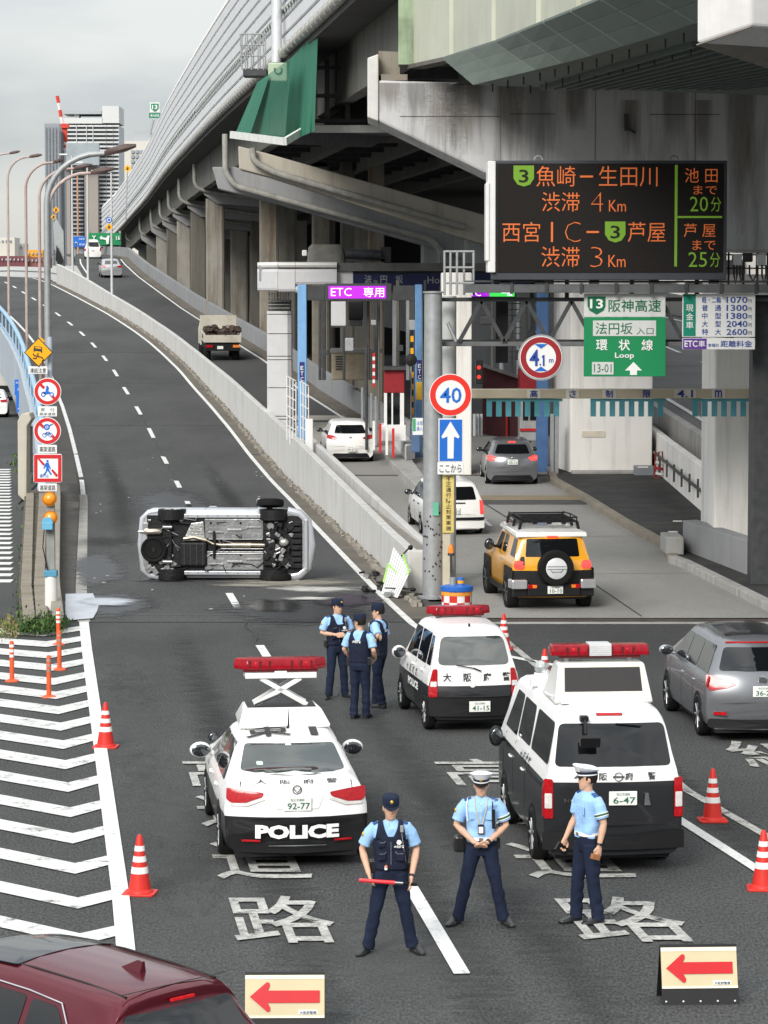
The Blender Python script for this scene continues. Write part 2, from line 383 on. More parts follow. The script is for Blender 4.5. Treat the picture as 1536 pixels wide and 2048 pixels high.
# cracks sealed along the centre line
for a, b in ((58.9, 65.2), (98.9, 105), (109, 115), (119, 125), (129, 135)):
    line_on([(rx(y)+.05*math.sin(y*2.1)+random.uniform(-.03, .03), y) for y in rng(a, b, .6)], .045, rz, 'crack', filler, ramp if a > 62 else road, .014)
line_on([(rx(y)+.12*math.sin(y*1.7)+.1, y) for y in rng(24, 29, .5)], .03, rz, 'crack', filler, road, .010)
line_on([(rx(y)-.2+.1*math.sin(y*1.3), y) for y in rng(36, 55, .6)], .02, rz, 'crack', filler, road, .008)
# transverse joints on the viaduct ramp
jl = mat('joint_pale', (.13, .13, .125), .8)
for Y in (64.3, 96.5, 130.5, 151.5, 171.5, 192, 214, 240):
    line_on([(rx(Y)-3.3, Y), (rx(Y)+3.4, Y+.1)], .12 if Y > 100 else .06, rz, 'deck_joint', jl, ramp, .016)
offL = lambda y: -4.72-(y-63)*.017
offR = lambda y: -3.86-(y-63)*.009
# gutter strip along the dividing wall
mb = MB(); ribbon(mb, rng(63.5, 262, 4), lambda y: rx(y)+3.56, lambda y: wallx(y), lambda y: rz(y)+.02)
mb.build('gutter', mat('gutter_dirt', (.135, .12, .10), .95, var=.25, scale=1.2, bump=.4, bscale=20, dirt=.6, dirtcol=(.05, .045, .04)), ramp)
mb = MB(); ribbon(mb, rng(63.5, 262, 4), lambda y: rx(y)+offR(y), lambda y: rx(y)-3.58, lambda y: rz(y)+.02)
mb.build('gutter', mat('gutter_dark', (.085, .08, .073), .95, var=.2, scale=1.5, dirt=.4, dirtcol=(.04, .04, .035)), ramp)
# lighter, older surface between the crash and the ramp
def stain(name, col, rough, thr=.5, op=1.0, sc_=(1.2, 3.2, 1), soft=.18):
    m = mat(name, col, rough, var=.2, scale=4); N = m.node_tree.nodes; Lk = m.node_tree.links.new
    a = N.new('ShaderNodeAttribute'); a.attribute_name = 'fade'; tc_ = N.new('ShaderNodeTexCoord'); mp_ = N.new('ShaderNodeMapping'); mp_.inputs['Scale'].default_value = sc_
    n1 = N.new('ShaderNodeTexNoise'); n1.inputs['Scale'].default_value = 1.6; n1.inputs['Detail'].default_value = 7; n1.inputs['Roughness'].default_value = .65
    Lk(tc_.outputs['Object'], mp_.inputs[0]); Lk(mp_.outputs[0], n1.inputs[0])
    ad = N.new('ShaderNodeMath'); ad.operation = 'MULTIPLY_ADD'; ad.inputs[1].default_value = .55; Lk(a.outputs['Fac'], ad.inputs[0]); Lk(n1.outputs[0], ad.inputs[2])
    mr_ = N.new('ShaderNodeMapRange'); mr_.inputs[1].default_value = thr+.12; mr_.inputs[2].default_value = thr+.12+soft; mr_.inputs[4].default_value = op; Lk(ad.outputs[0], mr_.inputs[0])
    Lk(mr_.outputs[0], N['Principled BSDF'].inputs['Alpha']); return m
def blob(cx, cy, ax, ay, m, name, parent, dz, n=40, seed=0):
    mb = MB(); fade = []; K = 6; vs = []
    for k in range(K+1):
        for j in range(n):
            a = 2*math.pi*j/n; q = (1+.22*mnoise.noise(Vector((math.cos(a)*1.5+seed, math.sin(a)*1.5, seed*.3))))*k/K
            y = cy+ay*q*math.sin(a); x = cx+ax*q*math.cos(a)+rx(y)-rx(cy); vs.append((x, y, rz(y)+dz)); fade.append(1-k/K)
    fs = [(k*n+j, k*n+(j+1) % n, (k+1)*n+(j+1) % n, (k+1)*n+j) for k in range(K) for j in range(n)]
    mb.add(vs, fs); o = mb.build(name, m, parent, fixn=False); at = o.data.attributes.new('fade', 'FLOAT', 'POINT'); at.data.foreach_set('value', fade); return o
wet = stain('oil_stain', (.012, .012, .013), .2, .42); wet2 = stain('damp_stain', (.022, .023, .024), .4, .45, .85)
powder = stain('absorbent_powder', (.32, .30, .25), .95, .58, .8, (.7, 6, 1)); powder2 = stain('pale_powder', (.50, .49, .46), .95, .55, .9, (.8, 7, 1)); tar = stain('tar_patch', (.03, .03, .03), .85, .42, .42, soft=.4); worn = stain('worn_patch', (.10, .103, .10), .9, .42, .42, (1.5, .8, 1), .45)
for (a, b, ax, ay, m, nm, s_, dz, par) in (
    (575, 1166, 2.6, 1.5, powder, 'absorbent_powder', 4, .022, 1), (632, 1180, 1.5, 1.1, powder2, 'absorbent_powder', 5, .026, 1), (500, 1172, 1.4, .7, powder, 'absorbent_powder', 14, .024, 1),
    (590, 1224, 2.0, 3.0, wet2, 'damp_stain', 6, .022, 1), (545, 1214, .75, 1.5, wet, 'oil_stain', 7, .030, 1), (692, 1202, 1.0, 1.5, wet, 'oil_stain', 8, .034, 1), (620, 1200, .9, .5, powder2, 'absorbent_powder', 9, .040, 1),
    (215, 1210, 1.3, 3.0, wet2, 'damp_stain', 11, .022, 1), (205, 1085, 1.2, 2.2, tar, 'tar_patch', 12, .022, 1), (195, 1140, .8, 6, wet2, 'damp_stain', 13, .026, 1), (330, 1160, .9, .8, wet2, 'damp_stain', 15, .026, 1), (160, 1000, .5, 14, tar, 'tar_patch', 16, .022, 1), (350, 1010, 1.5, 9, wet2, 'damp_stain', 30, .018, 1),
    (250, 1440, .9, 8, worn, 'worn_patch', 21, .006, 0), (330, 1640, 1.0, 6, worn, 'worn_patch', 22, .006, 0), (270, 1330, 1.0, 6, worn, 'worn_patch', 23, .006, 0), (380, 1800, 1.1, 4, worn, 'worn_patch', 24, .006, 0), (780, 1900, 1.3, 3, worn, 'worn_patch', 25, .006, 0), (1010, 1700, 1.3, 4, worn, 'worn_patch', 26, .006, 0), (700, 1500, 1.5, 8, worn, 'worn_patch', 27, .006, 0), (1250, 1250, 3, 6, worn, 'worn_patch', 28, .006, 0), (480, 1560, .5, 22, tar, 'wheel_track', 41, .005, 0), (700, 1560, .5, 22, tar, 'wheel_track', 42, .005, 0), (900, 1640, .45, 18, tar, 'wheel_track', 43, .005, 0), (1260, 1500, .5, 16, tar, 'wheel_track', 44, .005, 0), (240, 1000, .5, 24, tar, 'wheel_track', 45, .019, 1), (470, 1010, .5, 22, tar, 'wheel_track', 46, .019, 1)):
    p = G(a, b); blob(p.x, p.y, ax, ay, m, nm, ramp if par else road, dz, seed=s_)
# light grey puddle in the left gutter
p0 = [G(*q) for q in ((131, 1191), (186, 1190), (192, 1205), (199, 1210), (194, 1226), (186, 1240), (140, 1244), (131, 1236))]
mb = MB(); mb.add([(p.x, p.y, .040) for p in p0], [tuple(range(8))])
mb.build('puddle', mat('puddle', (.42, .45, .50), .25, var=.08, scale=2), ramp)
p = G(212, 1207); blob(p.x, p.y, .75, 1.1, stain('puddle_edge', (.42, .45, .50), .3, .45, 1, (.8, 8, 1)), 'puddle_edge', ramp, .044, seed=33)
# litter flecks on the main road
mb = MB(); rs = random.Random(3)
for i in range(26):
    y = rs.uniform(52, 120); x = rx(y)+rs.uniform(-3.3, 3.3); s_ = rs.uniform(.02, .05); mb.cbox((x, y, rz(y)+.03), (s_*2, s_, .02), rs.uniform(0, 3))
mb.build('litter', mat('litter', (.35, .34, .32), .8), ramp)['kind'] = 'stuff'
# ---- chevron zone, bottom left (z-shaped bars)
chev = []
ypx = [1262, 1282, 1303, 1326, 1352, 1378, 1406, 1437, 1471, 1509, 1552, 1600, 1650, 1708, 1775, 1845, 1925]
for i, yl in enumerate(ypx):
    t = i/15; h0 = 5.2+6.3*t; kx = 88+72*t; yk = yl+5+28*t**1.2; yr = yl-6+20*t**1.5; z = .016
    L0, L1 = G(-60, yl-4-12*t-h0, z), G(-60, yl-4-12*t+h0, z); K0, K1 = G(kx, yk-h0, z), G(kx, yk+h0, z); xr = rx(G(0, yr).y)-3.45; R0, R1 = G(0, yr-h0, z), G(0, yr+h0, z)
    mb = MB(); mb.add([tuple(L0), tuple(K0), tuple(K1), tuple(L1)], [(0, 1, 2, 3)]); mb.add([tuple(K0), (xr, R0.y, z), (xr, R1.y, z), tuple(K1)], [(0, 1, 2, 3)])
    mb.build('chevron_stripe', mat('chevron_paint', (.62, .62, .60), .8, var=.12, scale=3, fine=.15, bscale=25, dirt=.6, dirtcol=(.30, .30, .29), wear=.07), road)
# small hatch bars at the far left
for i in range(30):
    y0 = G(0, 1165).y*(1+0.0)+i*1.55; p = y0
    xe = -12.6-(y0-74)*.05+.02*i
    xe = G(20+(-.02*i), 1000).x*y0/G(0, 1000).y+(.9 if i < 4 else 0)*0
    mb = MB(); mb.box(xe-3.2, xe, y0, y0+.62, .004, .014); mb.build('hatch_bar', paint, road)
# painted lane text
def roadtext(s, cx, cy, w, h, slope=.115):
    def fn(x, y): return (cx+x-y*slope, cy+y, .020)
    text_obj(s, paint_worn, w, h, fn, 'road_lettering', road, bold=.008)
for ch, cy in (('路', 33.0), ('道', 36.5), ('速', 40.0), ('高', 43.2)):
    roadtext(ch, rx(cy)-1.66, cy, 1.15, 2.5); roadtext(ch, rx(cy)+2.15, cy, 1.3, 2.4)
roadtext('線', 6.0, 44.9, 1.5, 2.6)
# ---- dividing wall (two skins with gravel between)
divider = thing('dividing_wall', 'long grey concrete wall dividing the empty ramp road from the toll lanes', 'wall', (wallx(70), 70, 0))
wallmat = mat('divider_concrete', (.54, .535, .515), .85, var=.08, scale=.8, bump=.15, bscale=16, streak=.35, dirt=.15, dirtcol=(.19, .17, .14))
ys = [69.3]+[69.3+4.9*i for i in range(1, 39)]
def seg(mb, y0, y1, f0, f1, zb, zt):
    rings = []
    for y in (y0, y1):
        rings.append([(f0(y), y, zb(y)), (f1(y), y, zb(y)), (f1(y), y, zt(y)), (f0(y), y, zt(y))])
    mb.loft(rings)
for i in range(len(ys)-1):
    a, b = ys[i]+.015, ys[i+1]-.015
    mb = MB(); seg(mb, a, b, lambda y: wallx(y), lambda y: wallx(y)+.22, lambda y: rz(y)-.5, lambda y: max(rz(y), pz(y)-.15)+1.0); mb.build('wall_segment', wallmat, divider, world=True, bevel=.015)
    if a < 110:
        mb = MB(); seg(mb, a, b, lambda y: wallx(y)+.62, lambda y: wallx(y)+.80, lambda y: min(rz(y), pz(y))-.5, lambda y: max(rz(y), pz(y)-.15)+.95); mb.build('wall_segment', wallmat, divider, world=True, bevel=.015)
mb = MB(); mb.box(wallx(69.3), wallx(69.3)+.8, 69.0, 69.29, 0, 1.0); mb.build('end_block', wallmat, divider, world=True, bevel=.02)
mb = MB(); ribbon(mb, rng(69.2, 110, 4), lambda y: wallx(y)+.2, lambda y: wallx(y)+.64, lambda y: rz(y)+.9)
mb.build('gravel_fill', mat('gravel', (.27, .25, .22), .95, var=.3, scale=8, bump=1, bscale=30, dirt=.6), divider, world=True)
# broken debris kerb at the wall's foot
mb = MB(); rs = random.Random(5)
for i in range(520):
    y = 66+(i/520)**1.25*150; s_ = rs.uniform(.05, .13); mb.cbox((wallx(y)-.10+rs.uniform(-.10, .06), y+rs.uniform(-.1, .1), rz(y)+.05), (s_, s_*1.7, s_*.9), rs.uniform(0, 3), rs.uniform(-.3, .3))
stuff(mb.build('rubble', mat('rubble', (.24, .22, .19), .95, var=.4, scale=4, bump=.5), divider, world=True))
# ------------------------------------------------------------------ vehicles
def paintm(name, c, rough=.28, metal=0, zs=None, c2=None, var=.04):
    return mat(name, c, rough, metal=metal, var=var, scale=1.5, coat=.35, zsplit=zs, col2=c2, spec=.4)
red_lens = mat('red_lens', (.36, .006, .010), .15, var=.25, scale=30, coat=.3, spec=.3)
red_glow = mat('brake_lamp', (1.0, .04, .03), .2, var=0, emit=2.2)
amber_lens = mat('amber_lens', (.75, .20, .02), .15, var=.1, scale=12, coat=1)
clear_lens = mat('clear_lens', (.60, .58, .56), .12, var=.15, scale=12, coat=1)
platem = mat('number_plate', (.72, .73, .70), .45, var=.03)
plate_txt = mat('plate_green', (.03, .12, .07), .6, var=0)
gap = mat('panel_gap', (.03, .03, .03), .7, var=0)
rimm = mat('alloy_rim', (.42, .42, .43), .3, metal=.7, var=.1, scale=8)
white_txt = mat('white_lettering', (.80, .80, .78), .5, var=0)
black_txt = mat('black_lettering', (.02, .02, .02), .5, var=0)
car_white = paintm('white_paint', (.78, .775, .75))
class Car:
    # local frame: +y forwards, x right, z up, wheels stand on z=0
    def __init__(c, name, label, cat, prof, belt, body, tumble=.30, bow=.10, floor=.2, group=None, crown=.03, roofw=None, belt_in=.05):
        c.t = thing(name, label, cat, group=group); c.belt = belt; c.tum = tumble; c.bow = bow; c.floor = floor; c.crown = crown; c.bin = belt_in
        # prof: (y, ztop, halfwidth) rear to front; resample by arc length and round off
        P = []
        for i in range(len(prof)-1):
            a, b = prof[i], prof[i+1]; L = math.hypot(b[0]-a[0], b[1]-a[1]); n = max(1, int(L/.05))
            for k in range(n): t = k/n; P.append([a[j]+(b[j]-a[j])*t for j in range(3)])
        P.append(list(prof[-1]))
        for _ in range(3):
            Q = [P[0]]
            for i in range(1, len(P)-1): Q.append([(P[i-1][j]+2*P[i][j]+P[i+1][j])/4 for j in range(3)])
            Q.append(P[-1]); P = Q
        c.P = P; c.L0, c.L1 = P[0][0], P[-1][0]
        rings = [c.section(p) for p in P]
        n = len(rings[0]); mb = MB(); full = []
        for r in rings: full.append(r+[Vector((-p.x, p.y, p.z)) for p in reversed(r[1:-1])])
        mb.loft(full); c.body = mb.build('body', body, c.t, smooth=32)
    def section(c, p):
        y, zt, w = p; hb = min(c.belt, zt-.03); f = c.floor
        rise = max(0, zt-hb); wt = w-c.bin-c.tum*rise
        e = min(.10, max(rise*.3, .012))
        pts = [(0, f), (w-.12, f), (w-.03, f+.07), (w, f+.22 if hb-f > .35 else (f+hb)/2), (w, hb-.16 if hb-f > .45 else (f+hb)/2+.02), (w-c.bin*.5, hb-.05), (w-c.bin, hb),
               (wt+c.tum*e*.6, zt-e), (wt-.035, zt-e*.35), (wt-.10, zt), (wt*.5, zt+c.crown*.7), (0, zt+c.crown)]
        L = c.L1-c.L0; out = []
        for x, z in pts:
            q = (x/max(w, .01))**2; s = (y-c.L0)/L
            k = c.bow*q*(max(0, 1-s*4)**1 if s < .25 else (-max(0, 1-(1-s)*4) if s > .75 else 0))
            out.append(Vector((x, y+k, z)))
        return out
    def P_at(c, y):
        P = c.P
        if y <= P[0][0]: return P[0]
        for i in range(len(P)-1):
            if P[i][0] <= y <= P[i+1][0]+1e-9:
                t = (y-P[i][0])/max(1e-6, P[i+1][0]-P[i][0]); return [P[i][j]+(P[i+1][j]-P[i][j])*t for j in range(3)]
        return P[-1]
    def sx(c, y, z):
        s = c.section(c.P_at(y)); s = [(p.z, p.x) for p in s[2:]]
        for i in range(len(s)-1):
            if s[i][0] <= z <= s[i+1][0]: t = (z-s[i][0])/max(1e-6, s[i+1][0]-s[i][0]); return s[i][1]+(s[i+1][1]-s[i][1])*t
        return s[0][1] if z < s[0][0] else s[-1][1]
    def ry(c, x, z):
        P = c.P; q = min(1, abs(x)/max(.1, c.P[0][2]-.2)); z = z-c.crown*(1-q**1.6)*(1 if z > P[0][1]+.05 else 0)
        P = c.P; y = P[0][0]; w = P[0][2]
        if z > P[0][1]:
            for i in range(len(P)-1):
                if P[i][1] <= z <= P[i+1][1]: t = (z-P[i][1])/max(1e-6, P[i+1][1]-P[i][1]); y = P[i][0]+(P[i+1][0]-P[i][0])*t; w = P[i][2]+(P[i+1][2]-P[i][2])*t; break
        s = (y-c.L0)/(c.L1-c.L0); return y+c.bow*(x/max(w, .01))**2*max(0, 1-s*4)
    def topz(c, y, x=0):
        return c.P_at(y)[1]+c.crown*(1-min(1, (x/.5)**2))
    def _patch(c, poly, fn, m, name, r=0.03, parent=None, rings=4, rim=None):
        pl0 = rounded(poly, r) if r else list(poly); pl = []
        for i, p in enumerate(pl0):
            q = pl0[(i+1) % len(pl0)]; L = math.hypot(q[0]-p[0], q[1]-p[1]); n = max(1, int(L/.12))
            pl += [(p[0]+(q[0]-p[0])*k/n, p[1]+(q[1]-p[1])*k/n) for k in range(n)]
        cx = sum(p[0] for p in pl)/len(pl); cy = sum(p[1] for p in pl)/len(pl); n = len(pl)
        mb = MB(); vs = []
        for k in range(rings, 0, -1):
            q = k/rings
            for a, b in pl: vs.append(fn(cx+(a-cx)*q, cy+(b-cy)*q))
        vs.append(fn(cx, cy)); fs = []
        for k in range(rings-1):
            for j in range(n): j2 = (j+1) % n; fs.append((k*n+j, k*n+j2, (k+1)*n+j2, (k+1)*n+j))
        o = (rings-1)*n
        for j in range(n): fs.append((o+j, o+(j+1) % n, len(vs)-1))
        # outer skirt back into the body so it has thickness
        b0 = len(vs)
        for a, b in pl: vs.append(fn(a, b, -.012))
        for j in range(n): fs.append((j, (j+1) % n, b0+(j+1) % n, b0+j))
        mb.add(vs, fs); return mb.build(name, m, parent or c.t, smooth=50)
    def rear(c, poly, m, name, off=.006, r=.03, mirror=False, parent=None, rings=4):
        os_ = []
        for s in ((1, -1) if mirror else (1,)):
            os_.append(c._patch([(x*s, z) for x, z in poly], lambda x, z, d=0: (x, c.ry(x, z)-off-d, z+(off+d)*.35), m, name, r, parent, rings))
        return os_
    def side(c, poly, m, name, off=.006, r=.04, sides=(-1, 1), rings=4):
        return [c._patch(poly, lambda y, z, d=0, s=s: (s*(c.sx(y, z)+off+d), y, z), m, name, r, None, rings) for s in sides]
    def top(c, poly, m, name, off=.006, r=.03):
        return c._patch(poly, lambda x, y, d=0: (x, y, c.topz(y, x)+off+d), m, name, r)
    def rtext(c, s, x, z, w, h, m=black_txt, off=.012, bold=.01):
        return text_obj(s, m, w, h, lambda a, b: (x+a, c.ry(x+a, z+b)-off, z+b+off*.3), 'lettering', c.t, bold)
    def stext(c, s, y, z, w, h, m=black_txt, side=-1, off=.012, bold=.01):
        return text_obj(s, m, w, h, lambda a, b: (side*(c.sx(y+a, z+b)+off), y+(a if side > 0 else -a), z+b), 'lettering', c.t, bold)
    def plate(c, x, z, top, bot, w=.34, h=.17, off=.025, y=None):
        yy = (c.ry(x, z) if y is None else y)-off
        mb = MB(); mb.box(x-w/2, x+w/2, yy-.012, yy, z-h/2, z+h/2); p = mb.build('number_plate', platem, c.t, bevel=.006)
        text_obj(bot, plate_txt, w*.80, h*.46, lambda a, b: (x+a+.015, yy-.016, z-h*.14+b), 'lettering', p, .012)
        if top: text_obj(top, plate_txt, w*.48, h*.20, lambda a, b: (x+a, yy-.016, z+h*.30+b), 'lettering', p, .005)
    def wheels(c, yr, yf, r=.32, w=.20, hw=None, rim=rimm, spokes=7, hub=None, arch=True, proud=.012, steer=0):
        r_ = r
        for (y, s) in ((yr, -1), (yr, 1), (yf, -1), (yf, 1)):
            W = (hw or c.P_at(y)[2])+proud
            wn_ = bpy.data.objects.new('wheel', None); COL.objects.link(wn_); wn_.parent = c.t; wn_.empty_display_size = .1
            mb = MB()
            prof = [(r*.62, -.01), (r*.66, -.0), (r*.90, .0), (r*.97, -.02), (r, -.05), (r, -w+.04), (r*.96, -w+.01), (r*.62, -w)]
            mb.lathe([(a, s*(W+b)) for a, b in prof], (0, y, r), 28, 'x'); mb.build('tyre', rubber, wn_, smooth=40)
            mb = MB(); mb.lathe([(.001, s*(W-.030)), (r*.16, s*(W-.028)), (r*.18, s*(W-.05)), (r*.55, s*(W-.055)), (r*.60, s*(W-.012)), (r*.66, s*(W-.008)), (r*.66, s*(W-w*.5)), (.001, s*(W-w*.5))], (0, y, r), 28, 'x')
            for k in range(spokes):
                a = 2*math.pi*k/spokes; d = Vector((0, math.cos(a), math.sin(a)))
                p0 = Vector((s*(W-.028), y, r))+d*r*.12; p1 = Vector((s*(W-.016), y, r))+d*r*.62
                mb.beam(p0, p1, .03, .055, up=(1, 0, 0)) if False else mb.tube([p0, p1], [.030, .022], 5)
            mb.build('rim', rim, wn_, smooth=35)
            if arch:
                mb = MB(); pl = [(y+(r+.055)*math.cos(a), r+(r+.055)*math.sin(a)) for a in [math.pi*k/14-.35 for k in range(14)]+[math.pi+.35]]
                pl = [(a, max(b, c.floor-.01)) for a, b in pl]
                def f(a, b, s=s): return (s*(c.sx(a, b)+.003), a, b)
                n = len(pl); vs = [f(*p) for p in pl]+[f(y, r)]; mb.add(vs, [(j, (j+1) % n, n) for j in range(n)]); mb.build('wheel_arch', black, c.t)
    def mirror(c, y, z, m, size=(.20, .12, .16), out=.14):
        for s in (-1, 1):
            x = s*(c.sx(y, min(z, c.belt)) + .01); mb = MB()
            mb.ell((x+s*out, y, z), (size[0]*.55, size[1]*.6, size[2]*.55), 14, 9); mb.tube([(x-s*.03, y+.02, z-.05), (x+s*out*.7, y, z-.03)], .03, 6)
            o = mb.build('mirror_housing', m, c.t, smooth=60)
            mb = MB(); mb.ell((x+s*out, y-size[1]*.52, z), (size[0]*.46, .015, size[2]*.44), 14, 7); mb.build('mirror_glass', mat('mirror_glass', (.12, .13, .14), .05, metal=.9, var=.05), c.t, smooth=60)
    def underside(c):
        mb = MB(); P = c.P; mb.box(-c.P_at(0)[2]+.15, c.P_at(0)[2]-.15, c.L0+.15, c.L1-.3, c.floor-.06, c.floor+.01); mb.build('underbody', black, c.t)
    def place(c, x, y, yaw, z=0, pitch=0):
        c.t.location = (x, y, z); c.t.rotation_euler = (pitch, 0, yaw); c.t['_w'] = (x, y, z)
    def by_wheels(c, plr, plf, yr, yf, zr=0, zf=0, hw=None):
        a, b = G(*plr, zr), G(*plf, zf); d = Vector((b.x-a.x, b.y-a.y)); yaw = math.atan2(-d.x, d.y)
        W = hw or c.P_at(yr)[2]
        fx = Vector((math.cos(yaw), math.sin(yaw))); fy = Vector((-math.sin(yaw), math.cos(yaw)))
        o = Vector((a.x, a.y))+fx*(W-.05)-fy*yr
        c.place(o.x, o.y, yaw, zr)
def side_windows(c, front, pillars, rear_, z0, z1, slope_f, slope_r, m=glass):
    """windows between y=rear_ and y=front, cut at the pillars; the ends lean with the pillars"""
    ys_ = [rear_]+pillars+[front]
    for i in range(len(ys_)-1):
        a = ys_[i]+(.03 if i else 0); b = ys_[i+1]-(.03 if i < len(ys_)-2 else 0)
        a1 = a+(slope_r if i == 0 else .02*0); b1 = b-(slope_f if i == len(ys_)-2 else 0)
        c.side([(a, z0), (b, z0), (b1, z1), (a1, z1)], m, 'side_window', r=.05)
def door_lines(c, ys_, z0, z1):
    for y in ys_: c.side([(y-.006, z0), (y+.006, z0), (y+.006, z1), (y-.006, z1)], gap, 'door_gap', off=.003, r=0, rings=1)
def handles(c, ys_, z, m):
    for s in (-1, 1):
        for y in ys_:
            mb = MB(); x = s*(c.sx(y, z)+.02); mb.tube([(x-s*.02, y-.09, z), (x, y-.07, z), (x, y+.07, z), (x-s*.02, y+.09, z)], .014, 6); mb.build('door_handle', m, c.t, smooth=60)
def lightbar(c, y, z, w, parent, h=.13, d=.26, middle=None, taper=.14):
    mb = MB(); pl = [(-w/2, 0), (-w/2+taper, d/2), (w/2-taper, d/2), (w/2, 0), (w/2-taper, -d/2), (-w/2+taper, -d/2)]
    lo = [(a, b+y, z) for a, b in pl]; hi = [(a*.97, b*.8+y, z+h) for a, b in pl]; mid = [(a*1.0, b+y, z+h*.55) for a, b in pl]
    mb.loft([lo, mid, hi]); o = mb.build('light_bar', mat('light_bar_red', (.26, .005, .012), .15, var=.3, scale=20, coat=.15, spec=.25), parent, smooth=30, bevel=.01)
    mb = MB()
    for x in (-w*.33, -w*.22, -w*.12, w*.12, w*.22, w*.33): mb.box(x-.012, x+.012, y-d/2-.004, y-d/2+.02, z+.01, z+h*.8)
    mb.box(-w/2+.12, w/2-.12, y-d/2+.02, y+d/2-.02, z-.03, z); mb.build('bar_frame', mat('dark_red_plastic', (.10, .01, .012), .4), o)
    for x in (-w*.27, w*.27):
        mb = MB(); mb.ell((x, y, z+h*.55), (.12, d*.515, h*.40), 12, 8); mb.build('reflector', mat('bright_red', (.60, .012, .015), .15, var=.4, scale=15), o, smooth=60)
    if middle:
        mb = MB(); mb.box(-w*.11, w*.11, y-d/2-.008, y+d/2+.008, z-.005, z+h+.012)
        for k in range(5): mb.box(-w*.11, w*.11, y-d/2-.014, y-d/2-.008, z+.012+k*.024, z+.024+k*.024)
        mb.build('speaker', middle, o, bevel=.01)
    return o

# ---------------------------------------------------------------- white and black patrol sedan
crown_paint = paintm('patrol_paint', (.78, .775, .76), zs=.64, c2=(.012, .012, .013))
c = Car('police_car', 'white and black patrol sedan with raised red light bar and POLICE on its rear bumper', 'police car',
        [(-2.44, .60, .84), (-2.42, .70, .87), (-2.36, .97, .87), (-2.31, 1.075, .86), (-2.20, 1.10, .87), (-1.78, 1.115, .885), (-1.12, 1.385, .89), (-.85, 1.435, .89), (-.2, 1.465, .89), (.35, 1.44, .89), (1.25, 1.03, .89), (1.35, 1.0, .89), (2.15, .86, .87), (2.40, .70, .80), (2.46, .45, .72)], .93, crown_paint, tumble=.42, bow=.20)
c.underside(); c.wheels(-1.36, 1.49, .325, .21)
c.rear([(-.65, 1.118), (.65, 1.118), (.555, 1.365), (-.555, 1.365)], glass_lit, 'rear_window', r=.04)
side_windows(c, 1.02, [-.18], -1.45, .955, 1.355, .72, .45)
c.rear([(.40, .925), (.62, .955), (.845, .975), (.85, .84), (.80, .80), (.64, .80), (.42, .875)], red_lens, 'tail_lamp', off=.014, mirror=True, r=.02)
c.rear([(.40, .865), (.63, .79), (.82, .79), (.80, .76), (.60, .76), (.39, .84)], clear_lens, 'lamp_trim', off=.016, mirror=True, r=.01)
c.rear([(-.33, .90), (.33, .90), (.26, .735), (-.26, .735)], paintm('patrol_white', (.70, .70, .69)), 'plate_recess', off=.005, r=.02)
c.plate(.0, .80, 'なにわ800', '92-77', off=.02)
c.rtext('POLICE', 0, .46, 1.02, .17, white_txt, bold=.055)
c.rtext('大　阪　府　警', 0, 1.055, 1.0, .05, off=.02); c.rtext('CROWN', -.62, .965, .16, .025, chrome)
mb = MB(); mb.ring(.046, .058, -.012, 0, (0, c.ry(0, .965)-.006, .965))
for s in (-1, 1): mb.tube([(0, c.ry(0, .94)-.015, .93), (s*.02, c.ry(0, .95)-.015, .955), (s*.045, c.ry(0, .985)-.015, .985)], .007, 5)
mb.build('emblem', chrome, c.t, smooth=40)
for x in (-.56, .56): c.rear([(x-.11, .335), (x+.11, .335), (x+.11, .36), (x-.11, .36)], red_lens, 'reflector', r=.008)
c.rear([(-.35, .285), (.35, .285), (.35, .295), (-.35, .295)], chrome, 'bumper_strip', r=.002)
c.rear([(-.70, .885), (-.68, 1.05), (-.665, 1.05), (-.685, .885)], gap, 'boot_gap', off=.004, r=0, mirror=True)
door_lines(c, [-.18, -1.05, .85], .3, .93); handles(c, [-.75, .25], .80, car_white)
c.mirror(.72, 1.0, car_white, (.26, .14, .19), .15); c.mirror(1.55, 1.05, black, (.13, .10, .12), -.06)
# roof fairing, scissor lift and raised bar
mb = MB(); w = .58
for yy, zz, ww in ((-.62, 1.46, .60), (-.60, 1.50, .58), (-.25, 1.64, .52), (.35, 1.64, .50), (.62, 1.46, .50)):
    pass
mb.loft([[(-w, -.58, 1.455), (w, -.58, 1.455), (.54, .70, 1.44), (-.54, .70, 1.44)], [(-w, -.60, 1.50), (w, -.60, 1.50), (.54, .72, 1.47), (-.54, .72, 1.47)], [(-.50, -.20, 1.66), (.50, -.20, 1.66), (.46, .50, 1.66), (-.46, .50, 1.66)]])
fair = mb.build('roof_fairing', car_white, c.t, bevel=.03, smooth=30)
mb = MB(); mb.box(-.44, .44, -.12, .44, 1.655, 1.668); mb.build('fairing_well', black, fair)
lift = MB()
for s in (-1, 1):
    for yy in (.02, .30): lift.beam((s*.34, yy, 1.67), (-s*.26, yy, 2.02), .03, .06)
lift.box(-.46, .46, -.02, .06, 2.02, 2.09); lift.box(-.46, .46, .26, .34, 2.02, 2.09); lift.box(-.08, .08, 0, .32, 2.085, 2.11)
lo = lift.build('scissor_lift', steel_w, c.t, bevel=.006)
mb = MB(); mb.tube([(-.34, -.02, 1.68), (-.05, -.02, 1.80)], .012, 6); mb.build('gas_strut', galv_dark, lo)
lightbar(c, .16, 2.13, 1.20, c.t, h=.14, d=.30, taper=.16)
